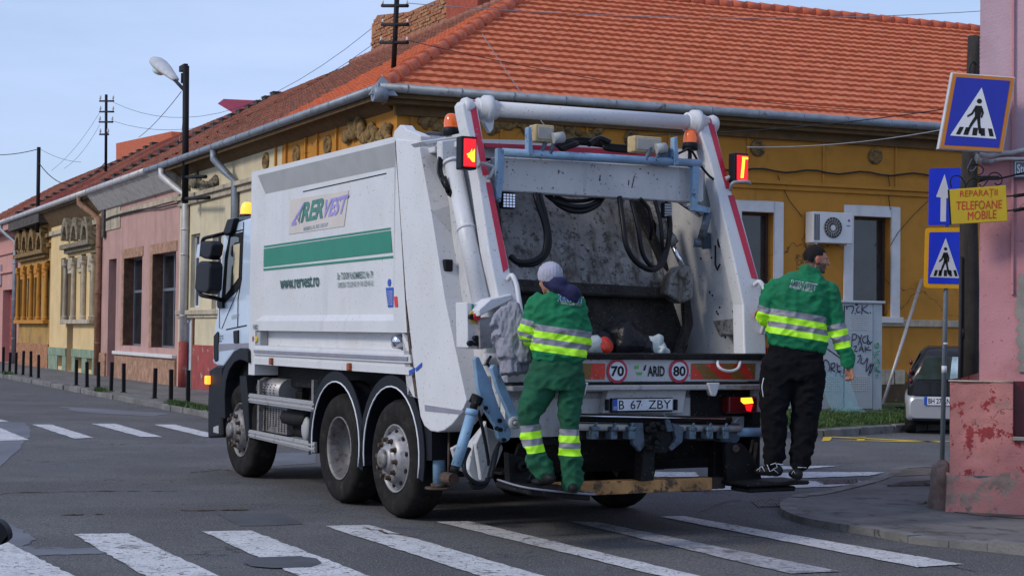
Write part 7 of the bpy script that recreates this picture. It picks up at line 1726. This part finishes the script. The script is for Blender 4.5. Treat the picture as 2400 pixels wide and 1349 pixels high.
def shoe(parent,heel,toe,h,wd,m_='shoe_black',sole='shoe_sole'):
    d=(toe-heel); b=MB(); up=Vector((0,0,1)); n=Vector((-d.y,d.x,0)).normalized()
    rotz=math.atan2(d.y,d.x); Rz=Matrix.Rotation(rotz,3,'Z')
    b.ell(heel+d*.22+up*(h*.42),(d.length*.27,wd*.46,h*.45),16,10,0,Rz); b.ell(heel+d*.68+up*(h*.28),(d.length*.34,wd*.52,h*.30),16,10,0,Rz); b.ell(heel+d*.45+up*(h*.38),(d.length*.33,wd*.44,h*.40),16,10,0,Rz); limb(b,[heel+d*.25+up*h*.4,heel+d*.25+up*h*.8],[wd*.34,wd*.34])
    me=remesh(b,.008,3); zc=min(v.co.z for v in me.vertices)
    o=mesh_obj('shoe',me,[m_,sole],parent,lambda c:1 if c.z<zc+h*.16 else 0); return o
shoe(w1,A(1296,1128,-.10)+Vector((0,0,-.01)),A(1250,1140,.12),.10,.10); shoe(w1,A(1345,1156,-.10),A(1330,1150,.16),.10,.10)
# ------------------------------------------------ right worker
dR=13.25; fR=Frame((1860-1200)/FPX*dR,dR,0,0); pxr=FPX/dR; v_=lambda n:n/pxr
def B(px,py,y=0.): return Vector(fR.Y(px,py,y))
w2=thing('person','bearded person in green hi-vis jacket and black trousers on the right rear step','person',fR)
b=MB(); hc=B(1912,607,.0); fd=Vector((.985,.12,-.12)); lat=Vector((.12,-.985,0))
fn,Rm=head(b,hc,fd,lat,1.0)
limb(b,[hc+Vector((-.02,.0,-.05)),B(1886,655,0)],[.058,.068]); rings(b,[(B(1878,672),.18,.08),(B(1870,740),.17,.09),(B(1866,810),.16,.09),(B(1864,850),.16,.09)])
limb(b,[B(1812,682),B(1794,742,.02),B(1788,738,.30)],[.045,.038,.028]); limb(b,[B(1940,690),B(1967,780,.0),B(1992,862,-.03)],[.045,.038,.028])
fingers(b,B(1990,858,-.03),Vector((.25,.1,-1)),Vector((.35,-.9,0)),Vector((-.9,-.35,-.1)),1.,1.0)
fingers(b,B(1788,738,.30),Vector((-.1,1,.1)),Vector((0,.1,1)),Vector((-1,0,0)),1.,1.2)
limb(b,[B(1828,850),B(1812,960),B(1812,1078)],[.08,.055,.045]); limb(b,[B(1890,850),B(1886,970,.03),B(1873,1080,.0)],[.08,.055,.045])
me=remesh(b,.0055,2)
Ri=Rm.transposed()
def pickB(c):
    q=Ri@(c-hc)
    if (c-hc).length>.2: return 0
    if q.y>-.005 and q.z<-.030 and q.z>-.125 and not (q.y>.085 and q.z>-.040): return 1
    if q.y<-.02 and -.075<q.z<.02 and abs(q.x)<.079: return 1
    return 2 if (abs(q.x)>.07 and abs(q.z+.01)<.04 and q.y<.03) else 0
mesh_obj('body',me,['skin','beard_stubble','skin_red'],w2,pickB); eyes(fn,Rm,w2)
b=MB(); b.ell(fn(0,-.010,.024),(.0795,.099,.093),24,16,0,Rm); b.ell(fn(0,-.048,-.005),(.066,.052,.068),18,12,0,Rm)
me=remesh(b,.007,2,fold=lambda p:.002*mn.noise(p*90)); bm=bmesh.new(); bm.from_mesh(me)
dl=[f for f in bm.faces if (lambda q:(q.y>.035 and q.z<.062) or (q.z<.012 and q.y>-.035) or (q.y>-.02 and q.z<.028) or q.z<-.030-.3*(q.y+.06))(Ri@(f.calc_center_median()-hc))]
bmesh.ops.delete(bm,geom=dl,context='FACES'); bm.to_mesh(me); bm.free(); mesh_obj('hair',me,['hair_black'],w2)
# jacket
b=MB()
rings(b,[(B(1893,638,.0),v_(26),.075),(B(1886,650,.0),v_(50),.09,-.1),(B(1880,664,.0),v_(72),.12,-.08),(B(1874,690),v_(74),.135,-.05),(B(1869,730),v_(68),.14,-.08),(B(1867,765),v_(70),.145,-.12),(B(1868,790),v_(74),.155,-.15),(B(1868,806),v_(70),.14,-.16),(B(1866,818),v_(66),.13,-.17)])
limb(b,[B(1815,678,0),B(1797,712,.0),B(1793,742,.02),B(1790,744,.18),B(1788,740,.28)],[.085,.070,.062,.056,.045])
limb(b,[B(1940,686,0),B(1952,725,.0),B(1963,775,-.01),B(1977,815,-.02),B(1989,848,-.03)],[.092,.078,.074,.066,.056])
# collar
b.tube([B(1894,646),B(1898,630,.01)],[.092,.084],20)
def foldR(p): return creases(p,6.,.025,1.3)+.003*mn.noise(p*18)
me=remesh(b,.0105,4,fold=foldR)
zRb=B(1803,722).z; xR0=B(1803,722).x
cut_planes(me,band_cuts(B(1936,763).z,-.22,B(1936,760).x,[v_(15)]*4)+band_cuts(B(1783,716).z,.35,B(1783,716).x,[v_(15),v_(40)])+band_cuts(zRb,.15,xR0,[v_(15),v_(15),v_(13),v_(15)]))
def pickR(c):
    if c.x>B(1935-(c.z-B(1935,760).z)*40,760).x: return bandsel(c,B(1936,763).z,-.22,B(1936,760).x,[v_(15),v_(15),v_(15),v_(15)])
    if c.x<B(1799,740).x or c.y>.16: return bandsel(c,B(1783,716).z,.35,B(1783,716).x,[v_(15),v_(40)]) if c.y<.2 else 0
    return bandsel(c,zRb,.15,xR0,[v_(15),v_(15),v_(13),v_(15)])
jk=mesh_obj('jacket',me,['jacket_green','reflex_grey','hivis_yellow'],w2,pickR)
conform(jk,me,['text_lilac','white_ink'],[('RERVEST',1846,672,1909,682,16,1,.035,.25),('MEMBRU AL RER GROUP',1844,675,1896,686,5,1,.0,0)],lambda x,y:B(x,y),.004)
conform(jk,me,['text_green','white_ink'],[('RERVEST',1847,671,1908,681,14,0,.0,.25)],lambda x,y:B(x,y),.006)
# trousers
b=MB()
rings(b,[(B(1864,806),v_(60),.12),(B(1864,835),v_(66),.135),(B(1860,868),v_(72),.14),(B(1857,890),v_(74),.14)])
limb(b,[B(1825,860,.0),B(1817,920,.0),B(1813,970,.0),B(1817,1020,.01),B(1815,1060,.0),B(1814,1076,.0)],[.150,.125,.108,.098,.082,.078],20)
limb(b,[B(1892,860,.0),B(1891,920,.02),B(1886,975,.04),B(1883,1020,.03),B(1878,1060,.0),B(1874,1082,.0)],[.150,.132,.118,.105,.090,.078],20)
me=remesh(b,.011,4,fold=lambda p:creases(p,5.5,.034 if p.z<B(0,1010).z else .024,1.3))
mesh_obj('trousers',me,['trouser_black'],w2)
m=MB(); m.tube(cat([B(1790,885,-.145),B(1786,905,-.14),B(1789,930,-.12)],4),.004,5); m.build('piping','white_ink',w2)
o=shoe(w2,B(1832,1116,-.04),B(1768,1112,.10),.115,.10)
m=MB()
for pts in ([(1773,1102),(1782,1094),(1780,1104)],[(1786,1092),(1792,1104)],[(1798,1088),(1804,1104),(1812,1100)],[(1806,1088),(1818,1084),(1822,1094),(1812,1098),(1824,1108)],[(1822,1086),(1836,1088)]):
    m.tube([B(x,y,-.075) for x,y in pts],.003,5)
m.build('shoe_piping','white_ink',o)
o=shoe(w2,B(1872,1126,-.10),B(1858,1116,.16),.115,.10)
m=MB(); m.tube([B(1870,1094,-.13),B(1890,1095,-.10)],.003,5); m.tube([B(1855,1110,-.09),B(1860,1102,-.1),B(1864,1110,-.1)],.003,5); m.build('shoe_piping','white_ink',o)
# red cloth behind him
p=T.Y(1789,845,.05); w_=T.wor(p); f=Frame(w_[0],w_[1],0,0); m=MB(); q=lambda x,y,yy=0.:Vector(f.Y(x,y,yy)); m.prism([q(1784,818),q(1800,812),q(1802,850),q(1797,882),q(1780,884),q(1780,850)],(0,.03,0)); o=m.build('red_rag','red_cloth',frame=f,bevel=.01); tag(o,'red rag hanging at the right rear corner beside the right worker','rag')
# ------------------------------------------------ grey shirt hung at the left handle
dS=12.25; fS=Frame((1195-1200)/FPX*dS,dS,0,0); C_=lambda px,py,y=0.:Vector(fS.Y(px,py,y))
b=MB()
for pts,r0,r1 in (([(1205,712),(1188,740),(1175,790),(1172,800)],.03,.075),([(1207,712),(1200,750),(1195,800),(1190,840)],.03,.09),([(1208,712),(1215,750),(1222,800),(1224,850)],.03,.075),([(1205,714),(1200,780),(1198,840),(1200,876)],.03,.085),([(1203,720),(1178,732),(1164,750),(1160,765)],.035,.04),([(1182,790),(1180,830),(1182,850)],.06,.04),([(1224,800),(1228,850),(1226,872)],.05,.03)):
    cc=cat([C_(x,y,-.02*i) for i,(x,y) in enumerate(pts)],4); b.tube(cc,[r0+(r1-r0)*min(1,i/8) for i in range(len(cc))],12)
me=remesh(b,.009,3,fold=lambda p:creases(Vector((p.x*1.8,p.y,p.z*.6)),9,.020)+.004*mn.noise(p*25))
o=mesh_obj('hung_shirt',me,['shirt_grey'],None,frame=fS); tag(o,'crumpled grey shirt hung on the handle beside the left worker','shirt')
